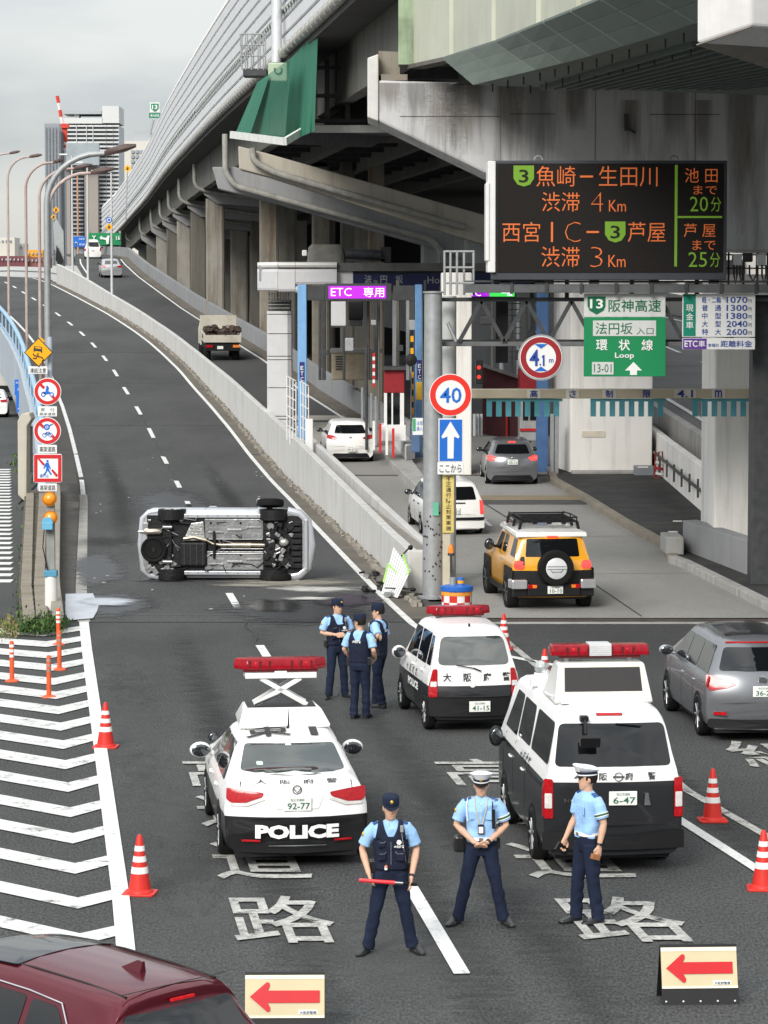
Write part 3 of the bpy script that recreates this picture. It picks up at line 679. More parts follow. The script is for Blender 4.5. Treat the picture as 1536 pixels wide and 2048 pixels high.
# marks lying flat on the roof
text_obj('東', black_txt, .60, .44, lambda a, b: (-.24+a, -.86+b, c.topz(-.86+b, -.24+a)+.022), 'roof_lettering', c.t, .015)
text_obj('1', black_txt, .10, .40, lambda a, b: (.34+a, -.84+b, c.topz(-.84+b, .34)+.022), 'roof_lettering', c.t, .03)
mb = MB(); mb.tube([(.03, -.66, 1.47), (.04, -.66, 1.50), (.045, -.67, 1.72)], [.022, .012, .003], 6); mb.build('antenna', black, c.t)
c.rear([(-.05, 1.345), (.02, 1.345), (.02, 1.36), (-.05, 1.36)], white_txt, 'sticker', off=.010, r=0); c.rear([(-.44, 1.165), (-.36, 1.165), (-.36, 1.20), (-.44, 1.20)], mat('pale_green_sticker', (.45, .6, .5), .5), 'sticker', off=.010, r=.02)
c.by_wheels((446, 1709), (420, 1631), -1.36, 1.49)

# ---------------------------------------------------------------- police van
van_paint = paintm('van_paint', (.78, .775, .76), zs=1.12, c2=(.014, .015, .017))
c = Car('police_van', 'large white and black police van with message board and red light bar on its roof', 'police van',
        [(-2.36, .58, .82), (-2.355, .9, .835), (-2.34, 1.16, .84), (-2.30, 1.26, .84), (-2.10, 1.84, .84), (-2.02, 1.93, .84), (-1.88, 1.965, .84), (0, 1.985, .845), (1.4, 1.95, .84), (1.55, 1.88, .84), (2.05, 1.20, .82), (2.2, 1.02, .80), (2.33, .75, .76), (2.36, .45, .70)], 1.20, van_paint, tumble=.20, bow=.09, floor=.24, crown=.02)
c.underside(); c.wheels(-1.30, 1.255, .32, .19, spokes=9)
c.rear([(-.71, 1.30), (.71, 1.30), (.635, 1.80), (-.635, 1.80)], glass, 'rear_window', r=.07)
for a, b in ((-2.10, -.72), (-.62, .42)): c.side([(a, 1.30), (b, 1.30), (b, 1.80), (a+.10, 1.80)], glass, 'side_window', r=.08)
c.side([(.52, 1.27), (1.55, 1.27), (1.10, 1.80), (.52, 1.80)], glass, 'side_window', r=.06)
c.rear([(.735, 1.15), (.84, 1.16), (.84, .68), (.735, .68)], red_lens, 'tail_lamp', off=.02, mirror=True, r=.02)
c.rear([(.75, .98), (.835, .98), (.835, .80), (.75, .80)], clear_lens, 'lamp_insert', off=.028, mirror=True, r=.012)
for s in (-1, 1): c.side([(-2.27, .70), (-2.16, .70), (-2.14, 1.12), (-2.24, 1.14)], red_lens, 'lamp_side', sides=(s,), r=.02, off=.01)
c.rear([(-.62, .60), (.68, .60), (.68, .70), (-.62, .70)], paintm('gloss_black', (.014, .014, .016)), 'door_panel', r=.04)
c.plate(.10, .93, 'なにわ800', '6-47', off=.02); c.rtext('大', -.37, 1.185, .085, .085, bold=.02)
for s_, x_ in (('阪', -.135), ('府', .18), ('警', .46)): c.rtext(s_, x_, 1.185, .10, .09, bold=.015)
c.rtext('NV350', -.48, .90, .24, .05, chrome, bold=.02)
mb = MB(); mb.ring(.045, .055, -.012, 0, (.05, c.ry(0, 1.185)-.008, 1.185)); mb.box(-.02, .12, c.ry(0, 1.185)-.02, c.ry(0, 1.185)-.008, 1.175, 1.195); mb.build('emblem', chrome, c.t)
c.rear([(.36, .83), (.44, .83), (.41, .98), (.37, .98)], chrome, 'door_handle', off=.03, r=.01)
c.rear([(-.86, .30), (.86, .30), (.86, .52), (.56, .52), (.50, .46), (-.5, .46), (-.56, .52), (-.86, .52)], black, 'bumper_skin', off=.03, r=.02)
door_lines(c, [-.62, .47, 1.38], .3, 1.22); handles(c, [-.50, .60], 1.0, car_white)
c.side([(-2.0, 1.03), (-.75, 1.03), (-.75, 1.08), (-2.0, 1.08)], black, 'slide_rail', r=0)
for i, ch in enumerate('大阪府警'): c.stext(ch, -.22-.22*i, 1.14, .13, .13, black_txt, -1, off=.014, bold=.02)
c.mirror(1.32, 1.15, black, (.17, .13, .25), .12)
# rear underview mirror
mb = MB(); mb.tube([(-.34, -2.13, 1.86), (-.34, -2.24, 1.84), (-.35, -2.34, 1.70)], .022, 7); mb.cbox((-.31, -2.42, 1.63), (.24, .08, .13), 0, R(20)); mb.box(-.39, -.29, -2.20, -2.08, 1.83, 1.90)
mb.build('rear_mirror', black, c.t, bevel=.03)
c.rear([(-.18, 1.885), (.14, 1.885), (.14, 1.915), (-.18, 1.915)], red_lens, 'stop_lamp', off=.012, r=.01)
mb = MB(); mb.tube([(.05, c.ry(0, 1.78)-.03, 1.80), (.36, c.ry(0, 1.76)-.03, 1.77)], .010, 5); mb.build('wiper', black, c.t)
# message board on the roof
mb = MB(); mb.loft([[(-.62, -1.55, 1.96), (.62, -1.55, 1.96), (.62, -.55, 1.96), (-.62, -.55, 1.96)], [(-.60, -1.57, 2.02), (.60, -1.57, 2.02), (.60, -.55, 2.02), (-.60, -.55, 2.02)], [(-.53, -1.38, 2.44), (.53, -1.38, 2.44), (.53, -1.0, 2.44), (-.53, -1.0, 2.44)]])
brd = mb.build('sign_housing', car_white, c.t, bevel=.03, smooth=30)
def sl(z): return -1.57+(z-2.02)*(.19/.42)-.006
mb = MB(); mb.add([(-.52, sl(2.06), 2.06), (.52, sl(2.06), 2.06), (.49, sl(2.41), 2.41), (-.49, sl(2.41), 2.41)], [(0, 1, 2, 3)])
mb.build('screen_frame', mat('cream_frame', (.62, .59, .52), .5), brd)
mb = MB(); mb.add([(-.48, sl(2.11)-.006, 2.11), (.48, sl(2.11)-.006, 2.11), (.465, sl(2.39)-.006, 2.39), (-.465, sl(2.39)-.006, 2.39)], [(0, 1, 2, 3)])
mb.build('led_screen', mat('led_off', (.014, .010, .010), .35, var=.4, scale=60), brd)
for x in (-.40, .38):
    mb = MB(); mb.tube([(x, -1.15, 2.44), (x, -1.15, 2.52)], .03, 8); mb.build('bar_foot', steel_w, c.t)
lightbar(c, -1.15, 2.52, 1.24, c.t, h=.13, d=.28, middle=mat('grey_plastic', (.55, .56, .56), .4), taper=.015)
mb = MB(); mb.lathe([(.15, 1.97), (.15, 2.05), (.10, 2.09), (.09, 2.13), (.001, 2.13)], (-.52, .15, 0), 18); mb.build('beacon_base', steel_w, c.t, smooth=40)
mb = MB(); mb.ell((-.52, .15, 2.19), (.09, .09, .10), 16, 10); mb.build('beacon_dome', mat('clear_dome', (.55, .58, .58), .05, var=.2, scale=20, trans=.6, coat=1), c.t, smooth=60)
mb = MB(); mb.box(-.55, -.45, -1.72, -1.28, 1.985, 2.01); mb.tube([(-.56, -1.30, 2.0), (-.66, -1.12, 2.05)], .012, 5); mb.build('roof_bracket', steel_w, c.t)
c.by_wheels((1072, 1719), (1016, 1646), -1.30, 1.255)

# ---------------------------------------------------------------- small police wagon
wag_paint = paintm('wagon_paint', (.78, .775, .76), zs=.74, c2=(.012, .012, .013))
c = Car('police_car', 'small boxy white and black police wagon with three officers at its mirror', 'police car',
        [(-1.66, .56, .70), (-1.65, .66, .725), (-1.60, .80, .73), (-1.585, 1.0, .735), (-1.38, 1.46, .735), (-1.30, 1.58, .735), (-1.1, 1.64, .735), (0, 1.67, .735), (.45, 1.62, .735), (.98, 1.08, .73), (1.1, 1.0, .73), (1.6, .88, .70), (1.70, .62, .66), (1.71, .4, .6)], .98, wag_paint, tumble=.22, bow=.12, floor=.2)
c.underside(); c.wheels(-1.17, 1.19, .275, .16, spokes=9)
c.rear([(-.585, 1.06), (.585, 1.06), (.50, 1.50), (-.50, 1.50)], mat('wagon_glass', (.05, .055, .05), .04, var=.5, scale=1.3, spec=1, coat=1), 'rear_window', r=.10)
c.side([(-1.35, 1.04), (-1.02, 1.04), (-1.02, 1.50), (-1.22, 1.50)], glass, 'side_window', r=.04)
c.side([(-.95, 1.03), (-.18, 1.03), (-.18, 1.52), (-.95, 1.52)], glass, 'side_window', r=.05)
c.side([(-.10, 1.03), (.82, 1.03), (.42, 1.52), (-.10, 1.52)], glass, 'side_window', r=.05)
c.rear([(.59, 1.0), (.66, 1.0), (.735, .72), (.735, .56), (.60, .56)], red_lens, 'tail_lamp', off=.02, mirror=True, r=.02)
c.rear([(.61, .80), (.70, .80), (.71, .72), (.61, .72)], clear_lens, 'lamp_insert', off=.028, mirror=True, r=.01)
for i, ch in enumerate('大阪府警'): c.rtext(ch, -.44+.32*i, .87, .13, .135, bold=.02)
mb = MB(); mb.lathe([(.001, -.014), (.05, -.012), (.05, 0)], (-.04, c.ry(0, .76)-.004, .765), 14, 'y'); mb.build('tailgate_button', car_white, c.t)
c.rear([(-.56, .56), (.56, .56), (.62, .69), (-.62, .69)], paintm('gloss_black', (.014, .014, .016)), 'lower_gate', r=.03, off=.01)
c.plate(.06, .42, 'なにわ800', '41-15', off=.05); c.rear([(-.735, .25), (.735, .25), (.735, .54), (-.735, .54)], black, 'bumper_skin', off=.03, r=.05)
mb = MB(); mb.tube([(-.02, c.ry(0, 1.02)-.03, 1.02), (.10, c.ry(0, 1.0)-.035, .97)], .012, 5); mb.tube([(-.30, c.ry(0, 1.06)-.03, 1.07), (-.02, c.ry(0, 1.0)-.03, 1.02)], .009, 5); mb.build('wiper', black, c.t)
door_lines(c, [-.95, -.14, .80], .28, 1.0); handles(c, [-.80, .02], .92, car_white)
c.stext('POLICE', -.15, .62, .95, .13, white_txt, -1, bold=.05)
for i, ch in enumerate('大阪府警'): c.stext(ch, .42-.28*i, .83, .10, .12, black_txt, -1, bold=.02)
c.mirror(.72, 1.02, car_white, (.22, .12, .20), .14)
for x in (-.38, .38):
    mb = MB(); mb.tube([(x, -.15, 1.67), (x, -.15, 1.75)], .025, 8); mb.build('bar_foot', steel_w, c.t)
lightbar(c, -.15, 1.74, 1.06, c.t, h=.13, d=.26, taper=.15)
mb = MB(); mb.ell((-.02, -1.22, 1.665), (.02, .02, .03), 8, 6); mb.build('antenna_base', black, c.t)
c.by_wheels((855, 1458), (809, 1420), -1.17, 1.19)

# ---------------------------------------------------------------- grey people carrier at the right edge
c = Car('minivan', 'silver grey minivan with black roof panel, cut by the right edge of the photo', 'minivan',
        [(-2.25, .60, .84), (-2.24, .74, .86), (-2.17, .96, .865), (-2.10, 1.08, .865), (-1.80, 1.44, .865), (-1.72, 1.53, .865), (-1.45, 1.585, .865), (-.3, 1.62, .87), (.4, 1.58, .87), (1.35, 1.12, .87), (1.5, 1.05, .865), (2.1, .85, .82), (2.24, .6, .74)], 1.0, paintm('silver_grey_paint', (.19, .197, .21), .25, .55), tumble=.36, bow=.20, floor=.2)
c.underside(); c.wheels(-1.36, 1.39, .325, .205)
c.rear([(-.66, 1.10), (.66, 1.10), (.54, 1.44), (-.54, 1.44)], glass, 'rear_window', r=.06)
side_windows(c, 1.12, [-.90, .0], -1.85, 1.04, 1.46, .66, .18)
c.rear([(.40, .90), (.62, .99), (.855, 1.04), (.865, .86), (.80, .79), (.55, .84)], red_lens, 'tail_lamp', off=.015, mirror=True, r=.03)
c.side([(-2.10, .86), (-1.85, .98), (-1.80, 1.03), (-2.05, 1.02)], red_lens, 'lamp_side', off=.012, r=.02)
c.rear([(.48, .93), (.66, .955), (.66, .90), (.50, .88)], clear_lens, 'lamp_insert', off=.022, mirror=True, r=.02)
c.plate(0, .80, 'なにわ300', '36-25', off=.02); mb = MB(); mb.lathe([(.05, -.015), (.07, -.012), (.07, 0)], (0, c.ry(0, .97)-.005, .97), 18, 'y'); mb.build('emblem', chrome, c.t)
c.rear([(-.84, .22), (.84, .22), (.84, .36), (-.84, .36)], black, 'bumper_skin', off=.012, r=.05)
for x in (-.66, .66): c.rear([(x-.10, .42), (x+.10, .42), (x+.09, .47), (x-.09, .47)], red_lens, 'reflector', r=.01, off=.015)
c.top([(-.46, -1.5), (.46, -1.5), (.46, .3), (-.46, .3)], paintm('black_roof', (.02, .02, .022)), 'roof_panel')
c.rear([(-.5, 1.50), (.5, 1.50), (.5, 1.52), (-.5, 1.52)], red_lens, 'stop_lamp', r=0)
door_lines(c, [-.90, .05, 1.05], .28, 1.0); handles(c, [-1.05, -.1], .86, mat('silver_trim', (.45, .46, .48), .25, metal=.6)); c.mirror(.95, 1.08, mat('silver_trim', (.45, .46, .48)), (.22, .13, .16), .13)
c.by_wheels((1401, 1470), (1341, 1423), -1.36, 1.39)

# ---------------------------------------------------------------- yellow off-roader
suvp = mat('suv_paint', (.74, .34, .015), .25, var=.04, coat=1, zsplit=None)
c = Car('off_road_car', 'yellow off-road car with white roof, roof rack and spare wheel on its back', 'SUV',
        [(-2.05, .62, .87), (-2.04, .80, .88), (-2.02, 1.08, .88), (-1.99, 1.14, .88), (-1.86, 1.60, .88), (-1.78, 1.69, .88), (-1.5, 1.72, .88), (.1, 1.74, .88), (.45, 1.68, .88), (.82, 1.18, .88), (.95, 1.12, .87), (1.9, 1.06, .85), (2.08, .9, .82), (2.12, .6, .76)], 1.12, suvp, tumble=.24, bow=.10, floor=.32)
c.underside(); c.wheels(-1.35, 1.34, .39, .26, rim=mat('dark_rim', (.10, .10, .11), .4, metal=.6), hw=.90, proud=.035, spokes=6)
c.rear([(-.60, 1.20), (.60, 1.20), (.56, 1.585), (-.56, 1.585)], glass, 'rear_window', r=.04)
c.side([(-1.80, 1.18), (-1.25, 1.18), (-1.25, 1.56), (-1.66, 1.56)], glass, 'side_window', r=.05)
c.side([(-.70, 1.18), (.62, 1.18), (.34, 1.56), (-.62, 1.56)], glass, 'side_window', r=.06)
c.side([(-.22, 1.16), (-.16, 1.16), (-.16, 1.58), (-.22, 1.58)], suvp, 'door_pillar', off=.012, r=0)
mb = MB(); mb.loft([[(-.79, -1.86, 1.62), (.79, -1.86, 1.62), (.77, .42, 1.66), (-.77, .42, 1.66)], [(-.77, -1.83, 1.72), (.77, -1.83, 1.72), (.74, .40, 1.74), (-.74, .40, 1.74)], [(-.60, -1.70, 1.775), (.60, -1.70, 1.775), (.6, .28, 1.785), (-.6, .28, 1.785)]])
mb.build('white_roof', mat('roof_white', (.74, .73, .70), .3, coat=1), c.t, smooth=40, bevel=.02)
c.rear([(-.90, .52), (.90, .52), (.90, .90), (-.90, .90)], black, 'lower_cladding', off=.012, r=.03)
c.side([(-2.02, .50), (-.90, .50), (-.98, .95), (-2.02, .95)], black, 'arch_flare', off=.03, r=.10); c.side([(.85, .50), (2.0, .50), (1.9, .92), (.95, .92)], black, 'arch_flare', off=.03, r=.12)
c.side([(-.9, .33), (.9, .33), (.9, .48), (-.9, .48)], black, 'side_step', off=.06, r=.03)
for s in (-1, 1):
    mb = MB(); mb.cbox((s*.76, -2.10, .62), (.34, .16, .20)); mb.cbox((s*.90, -1.97, .62), (.10, .30, .20), s*-.15); mb.build('bumper_corner', mat('satin_silver', (.55, .56, .57), .25, metal=.6), c.t, bevel=.03)
mb = MB(); mb.box(-.58, .58, -2.16, -2.0, .36, .62); mb.box(-.9, .9, -2.08, -1.95, .34, .52); mb.build('rear_bumper', black, c.t, bevel=.02)
for s in (-1, 1):
    mb = MB(); mb.box(s*.48-.10, s*.48+.10, -2.175, -2.15, .53, .62); mb.build('bumper_lamp', red_lens, c.t, bevel=.01)
    mb = MB(); mb.box(s*.43-.05, s*.43+.05, -2.182, -2.15, .54, .61); mb.build('indicator', amber_lens, c.t, bevel=.01)
c.rear([(.64, 1.10), (.80, 1.12), (.86, 1.06), (.86, .93), (.64, .93)], mat('lit_lamp', (.9, .05, .04), .2, emit=.5, coat=1), 'tail_lamp', off=.03, mirror=True, r=.06)
c.plate(.02, .50, 'なにわ500', '10-10', y=-2.165)
M_ = MB(); M_.lathe([(.20, -2.30), (.24, -2.32), (.36, -2.31), (.39, -2.27), (.39, -2.12), (.34, -2.08), (.2, -2.08)], (.02, 0, .98), 32, 'y'); sp = M_.build('spare_wheel', rubber, c.t, smooth=40)
M_ = MB(); M_.lathe([(.001, -2.335), (.20, -2.33), (.235, -2.315), (.235, -2.2)], (.02, 0, .98), 28, 'y'); cv = M_.build('wheel_cover', mat('cover_white', (.60, .61, .62), .3, coat=1), sp, smooth=40)
mb = MB()
for z_, w_ in ((1.02, .20), (.96, .21), (.90, .10)): mb.box(.02-w_, .02+w_, -2.343, -2.33, z_, z_+.012)
for s in (-1, 1): mb.beam((.02+s*.14, -2.338, .96), (.02+s*.09, -2.338, .89), .01, .012)
mb.build('cover_groove', mat('groove_grey', (.2, .2, .21), .5), cv)
c.rear([(-.12, 1.605), (.12, 1.605), (.12, 1.635), (-.12, 1.635)], red_glow, 'stop_lamp', off=.05, r=.01)
rk = MB()
for s in (-1, 1):
    rk.tube([(s*.62, -1.55, 1.92), (s*.62, -.1, 1.94), (s*.62, .15, 1.92)], .022, 6); rk.tube([(s*.62, -1.50, 2.02), (s*.62, -.8, 2.03), (s*.62, .0, 2.0), (s*.60, .2, 1.90)], .018, 6)
    for y_ in (-1.5, -.75, .05): rk.tube([(s*.66, y_, 1.76), (s*.62, y_, 1.93)], .035, 6); rk.tube([(s*.62, y_, 1.93), (s*.62, y_, 2.02)], .014, 6)
for y_ in (-1.55, -1.3, -1.05, -.8, -.55, -.3, -.05, .15): rk.tube([(-.62, y_, 1.93), (.62, y_, 1.93)], .02, 6)
rk.tube([(-.62, -1.53, 2.02), (.62, -1.53, 2.02)], .018, 6); rk.tube([(-.62, .1, 1.98), (.62, .1, 1.98)], .018, 6)
for x_ in (-.32, 0, .32): rk.box(x_-.05, x_+.05, -1.56, -1.50, 1.88, 1.98)
rk.build('roof_rack', black, c.t, smooth=50)
c.mirror(.55, 1.24, black, (.20, .14, .24), .14); c.mirror(1.9, 1.12, suvp, (.10, .10, .12), -.02)
handles(c, [-.45], 1.02, chrome); door_lines(c, [-.70, .78], .5, 1.14)
c.rtext('FJ', .66, .99, .12, .03, chrome); c.rear([(-.78, 1.02), (-.63, 1.02), (-.63, 1.2), (-.70, 1.2)], black, 'hinge', off=.03, r=.01)
c.by_wheels((1020, 1215), (981, 1188), -1.35, 1.34, .03, .07); c.t.rotation_euler.x = .017

# ---------------------------------------------------------------- white estate behind the post
c = Car('estate_car', 'white estate car half hidden behind the grey sign post', 'estate car',
        [(-2.06, .60, .82), (-2.05, .74, .835), (-2.0, .98, .84), (-1.82, 1.34, .84), (-1.74, 1.44, .84), (-1.5, 1.48, .84), (0, 1.50, .845), (.4, 1.44, .845), (1.15, 1.0, .84), (1.9, .86, .80), (2.1, .62, .72)], .93, car_white, tumble=.30, bow=.14)
c.underside(); c.wheels(-1.27, 1.28, .29, .17, rim=mat('steel_rim', (.25, .25, .26), .5, metal=.5))
c.rear([(-.62, 1.0), (.62, 1.0), (.54, 1.35), (-.54, 1.35)], glass, 'rear_window', r=.05); side_windows(c, .95, [-.95, -.05], -1.80, .97, 1.37, .50, .14)
c.rear([(.70, 1.0), (.80, .96), (.835, .62), (.72, .60)], mat('lit_lamp', (.9, .05, .04)), 'tail_lamp', off=.015, mirror=True, r=.02)
c.plate(-.02, .72, 'なにわ400', '5-01', off=.02); c.rear([(-.84, .22), (.84, .22), (.84, .42), (-.84, .42)], car_white, 'bumper_skin', off=.02, r=.04)
c.rear([(-.84, .44), (.84, .44), (.84, .52), (-.84, .52)], black, 'rubbing_strip', off=.03, r=.02); c.rear([(-.16, .90), (.30, .90), (.30, .93), (-.16, .93)], black, 'gate_trim', off=.02, r=.01)
door_lines(c, [-.95, 0, .95], .28, .93); handles(c, [-.82, .12], .82, black); c.mirror(.80, 1.0, black, (.2, .12, .14), .12)
zz = .33; c.by_wheels((844, 1067), (821, 1048), -1.27, 1.28, zz, zz+.06); c.t.rotation_euler.x = .018

# ---------------------------------------------------------------- hatchbacks
def hatch(name, label, paint_, plr, plf, z, lamps, pl, lit, cat='hatchback', H=1.5, W=.845, pitch=.018, yaw=None, place=None, w_rear=None):
    c = Car(name, label, cat, [(-2.0, .60, W-.03), (-1.99, .74, W-.005), (-1.93, .96, W), (-1.82, 1.06, W), (-1.50, H-.16, W), (-1.42, H-.06, W), (-1.15, H-.02, W), (-.2, H, W), (.3, H-.05, W), (1.15, 1.02, W), (1.3, .97, W-.01), (1.92, .80, W-.06), (2.05, .55, W-.14)], .96, paint_, tumble=.36, bow=.22)
    c.underside(); c.wheels(-1.28, 1.28, .305, .19)
    c.rear([(-.58, 1.06), (.58, 1.06), (.47, H-.15), (-.47, H-.15)], glass, 'rear_window', r=.06); side_windows(c, .98, [-.25], -1.45, .99, H-.15, .60, .30)
    c.rear(lamps, mat('lit_lamp', (.9, .05, .04)) if lit else red_lens, 'tail_lamp', off=.02, mirror=True, r=.03)
    if lit: c.rear([(-.12, H-.085), (.12, H-.085), (.12, H-.065), (-.12, H-.065)], red_glow, 'stop_lamp', off=.03, r=.005)
    c.plate(0, pl, 'なにわ', '33-12' if lit else '34-67', off=.02); c.rear([(-.70, .21), (.70, .21), (.60, .36), (-.60, .36)], black, 'bumper_skin', off=.012, r=.05)
    mb = MB(); mb.ell((0, c.ry(0, .93)-.01, .93), (.05, .015, .035), 10, 6); mb.build('emblem', chrome, c.t)
    door_lines(c, [-.25, .85], .28, .96); c.mirror(.82, 1.03, black, (.2, .12, .14), .12)
    if place: c.place(*place)
    else: c.by_wheels(plr, plf, -1.28, 1.28, z, z+.06)
    c.t.rotation_euler.x = pitch; return c
h1 = hatch('hatchback', 'dark grey hatchback with brake lamps lit in the middle toll lane', paintm('grey_paint', (.19, .195, .205), .25, .5), (974, 968), (955, 946), .62, [(.50, .93), (.74, 1.02), (.83, .98), (.82, .84), (.62, .82)], .80, True)
h2 = hatch('hatchback', 'white hatchback driving through the ETC toll lane', car_white, (654, 923), (637, 906), .86, [(.42, .90), (.62, .99), (.82, 1.02), (.84, .90), (.66, .85), (.50, .86)], .52, False)
# ---------------------------------------------------------------- far cars on the ramp
def farcar(name, label, cat, prof, belt, pm, x, y, z, yaw, win, lamp, grp=None, pitch=.045, plt=.85):
    c = Car(name, label, cat, prof, belt, pm, tumble=.3, bow=.12, group=grp); c.underside(); c.wheels(prof[0][0]+.9, prof[-1][0]-.85, .32, .2, arch=False)
    c.rear(win, glass, 'rear_window', r=.05); c.rear(lamp, red_lens, 'tail_lamp', off=.02, mirror=True, r=.02); c.plate(0, plt, None, '12-34' if False else '88', off=.02)
    c.mirror(.7, 1.05, black); side_windows(c, 1.0, [-.3], -1.2, belt+.03, belt+.36, .5, .2); c.place(x, y, yaw, z, pitch); return c
farcar('sedan', 'silver sedan climbing the toll ramp just behind the white minivan', 'sedan', [(-2.4, .6, .84), (-2.35, .95, .86), (-2.25, 1.04, .87), (-1.7, 1.07, .87), (-1.05, 1.38, .87), (-.2, 1.46, .87), (.4, 1.42, .87), (1.2, 1.02, .87), (2.2, .85, .84), (2.4, .5, .75)], .93, paintm('silver_paint', (.42, .43, .44), .25, .5), px_(250)-.15, 250, pz(250)+.02, .145, [(-.55, 1.1), (.55, 1.1), (.46, 1.36), (-.46, 1.36)], [(.45, .96), (.84, 1.0), (.84, .84), (.5, .84)])
farcar('minivan', 'white minivan at the top of the toll ramp under the green signs', 'minivan', [(-2.3, .6, .82), (-2.28, 1.0, .85), (-2.2, 1.2, .85), (-2.05, 1.75, .85), (-1.9, 1.84, .85), (0, 1.87, .85), (.9, 1.8, .85), (1.6, 1.15, .84), (2.2, .95, .8), (2.35, .5, .7)], 1.0, car_white, px_(305)-.6, 305, pz(305)+.02, .10, [(-.62, 1.2), (.62, 1.2), (.56, 1.68), (-.56, 1.68)], [(.70, 1.1), (.84, 1.1), (.84, .78), (.70, .78)])

# ---------------------------------------------------------------- maroon car, bottom left corner
mp_ = paintm('maroon_paint', (.10, .008, .016), .20, .4)
c = Car('maroon_car', 'dark red car with shark fin antenna, cut by the bottom left corner', 'car',
        [(-2.28, .60, .86), (-2.26, .85, .88), (-2.20, 1.05, .89), (-1.90, 1.50, .89), (-1.98, 1.56, .84), (-1.90, 1.60, .86), (-1.6, 1.63, .88), (-.6, 1.68, .89), (.1, 1.66, .89), (.6, 1.55, .89), (1.35, 1.10, .89), (2.2, .92, .84), (2.32, .55, .76)], 1.05, mp_, tumble=.42, bow=.10, crown=.04)
c.underside(); c.wheels(-1.33, 1.33, .34, .21); c.rear([(-.66, 1.12), (.66, 1.12), (.56, 1.48), (-.56, 1.48)], glass, 'rear_window', r=.05)
c.side([(-1.60, 1.10), (-.95, 1.08), (-.95, 1.49), (-1.25, 1.47)], glass, 'side_window', r=.05); c.side([(-.88, 1.08), (-.02, 1.08), (-.02, 1.53), (-.88, 1.50)], glass, 'side_window', r=.04); c.side([(.05, 1.08), (1.05, 1.08), (.45, 1.50), (.05, 1.53)], glass, 'side_window', r=.04)
c.rear([(.5, .98), (.86, 1.04), (.88, .86), (.55, .84)], red_lens, 'tail_lamp', mirror=True, off=.02)
# window chrome line and roof seams
for s in (-1, 1):
    mb = MB(); mb.tube([(s*(c.sx(y, z)+.012), y, z) for y, z in ((-1.66, 1.10), (-1.30, 1.50), (-.9, 1.54), (-.2, 1.57), (.3, 1.55))], .009, 5); mb.build('window_trim', chrome, c.t, smooth=60)
    mb = MB(); mb.tube([(s*.47, y, c.topz(y, .47)+.0) for y in (-1.85, -1.4, -.8, -.2, .3)], .009, 5); mb.build('roof_seam', gap, c.t, smooth=60)
c.top([(-.52, -.62), (.52, -.62), (.50, .22), (-.50, .22)], glass, 'sunroof', r=.05)
mb = MB(); mb.loft([[(-.035, -1.52, 1.66), (.035, -1.52, 1.66), (.02, -1.28, 1.68), (-.02, -1.28, 1.68)], [(-.010, -1.53, 1.76), (.010, -1.53, 1.76), (.004, -1.46, 1.76), (-.004, -1.46, 1.76)]]); mb.build('fin_antenna', mp_, c.t, smooth=40)
mb = MB(); mb.box(-.12, .12, -1.985, -1.96, 1.535, 1.555); mb.build('stop_lamp', mat('bright_red', (.75, .03, .03)), c.t)
mb = MB(); mb.box(-.56, .56, -1.875, -1.862, 1.635, 1.6385); mb.build('spoiler_gap', gap, c.t)
c.place(-3.0, 24.2, R(47))

# ---------------------------------------------------------------- tipper lorry on the toll ramp
t = thing('tipper_lorry', 'rusty cream tipper lorry loaded with scrap on the toll ramp', 'lorry')
cream = mat('lorry_cream', (.52, .49, .42), .7, var=.15, scale=2, dirt=.75, dirtcol=(.14, .09, .05))
mb = MB(); mb.box(-1.0, 1.0, -2.6, -2.52, 1.05, 1.45); mb.build('tailgate', cream, t, bevel=.01)
for s in (-1, 1):
    mb = MB(); mb.box(s*1.0, s*.94, -2.52, .3, 1.05, 1.55); mb.build('side_board', cream, t, bevel=.01)
mb = MB(); mb.box(-1.0, 1.0, .3, .38, 1.05, 2.35); mb.build('headboard', cream, t, bevel=.01)
mb = MB(); mb.box(-.94, .94, -2.52, .3, 1.0, 1.06); mb.build('bed', black, t)
mb = MB(); mb.loft([[(-.95, .5, .7), (.95, .5, .7), (.95, 2.2, .7), (-.95, 2.2, .7)], [(-.95, .5, 1.7), (.95, .5, 1.7), (.95, 2.2, 1.5), (-.95, 2.2, 1.5)], [(-.85, .6, 2.15), (.85, .6, 2.15), (.85, 1.8, 2.15), (-.85, 1.8, 2.15)]]); mb.build('cab', cream, t, bevel=.04)
mb = MB(); rs = random.Random(4)
for i in range(90): mb.cbox((rs.uniform(-.85, .85), rs.uniform(-2.4, .1), 1.2+rs.uniform(0, .55)), (rs.uniform(.15, .5), rs.uniform(.1, .4), rs.uniform(.05, .25)), rs.uniform(0, 3), rs.uniform(-.6, .6))
stuff(mb.build('scrap_load', mat('scrap', (.07, .05, .04), .9, var=.5, scale=4), t))
mb = MB(); mb.ell((.1, -.9, 1.72), (.45, .3, .16), 12, 8); mb.build('sack', mat('sackcloth', (.4, .36, .3), .9), t, smooth=60)
for s in (-1, 1):
    mb = MB(); mb.lathe([(.2, s*.95), (.36, s*.95), (.38, s*.90), (.38, s*.60), (.2, s*.58)], (0, -1.7, .38), 20, 'x'); mb.build('wheel', rubber, t, smooth=40)
    mb = MB(); mb.lathe([(.2, s*.95), (.36, s*.95), (.38, s*.90), (.38, s*.70), (.2, s*.68)], (0, 1.4, .38), 20, 'x'); mb.build('wheel', rubber, t, smooth=40)
    mb = MB(); mb.box(s*.55, s*.90, -2.62, -2.56, .78, .92); mb.build('tail_lamp', amber_lens if s > 0 else red_lens, t)
mb = MB(); mb.box(-.9, .9, -2.5, 1.9, .62, .98); mb.box(-.95, .95, -2.6, -2.5, .6, .74); mb.build('chassis', black, t)
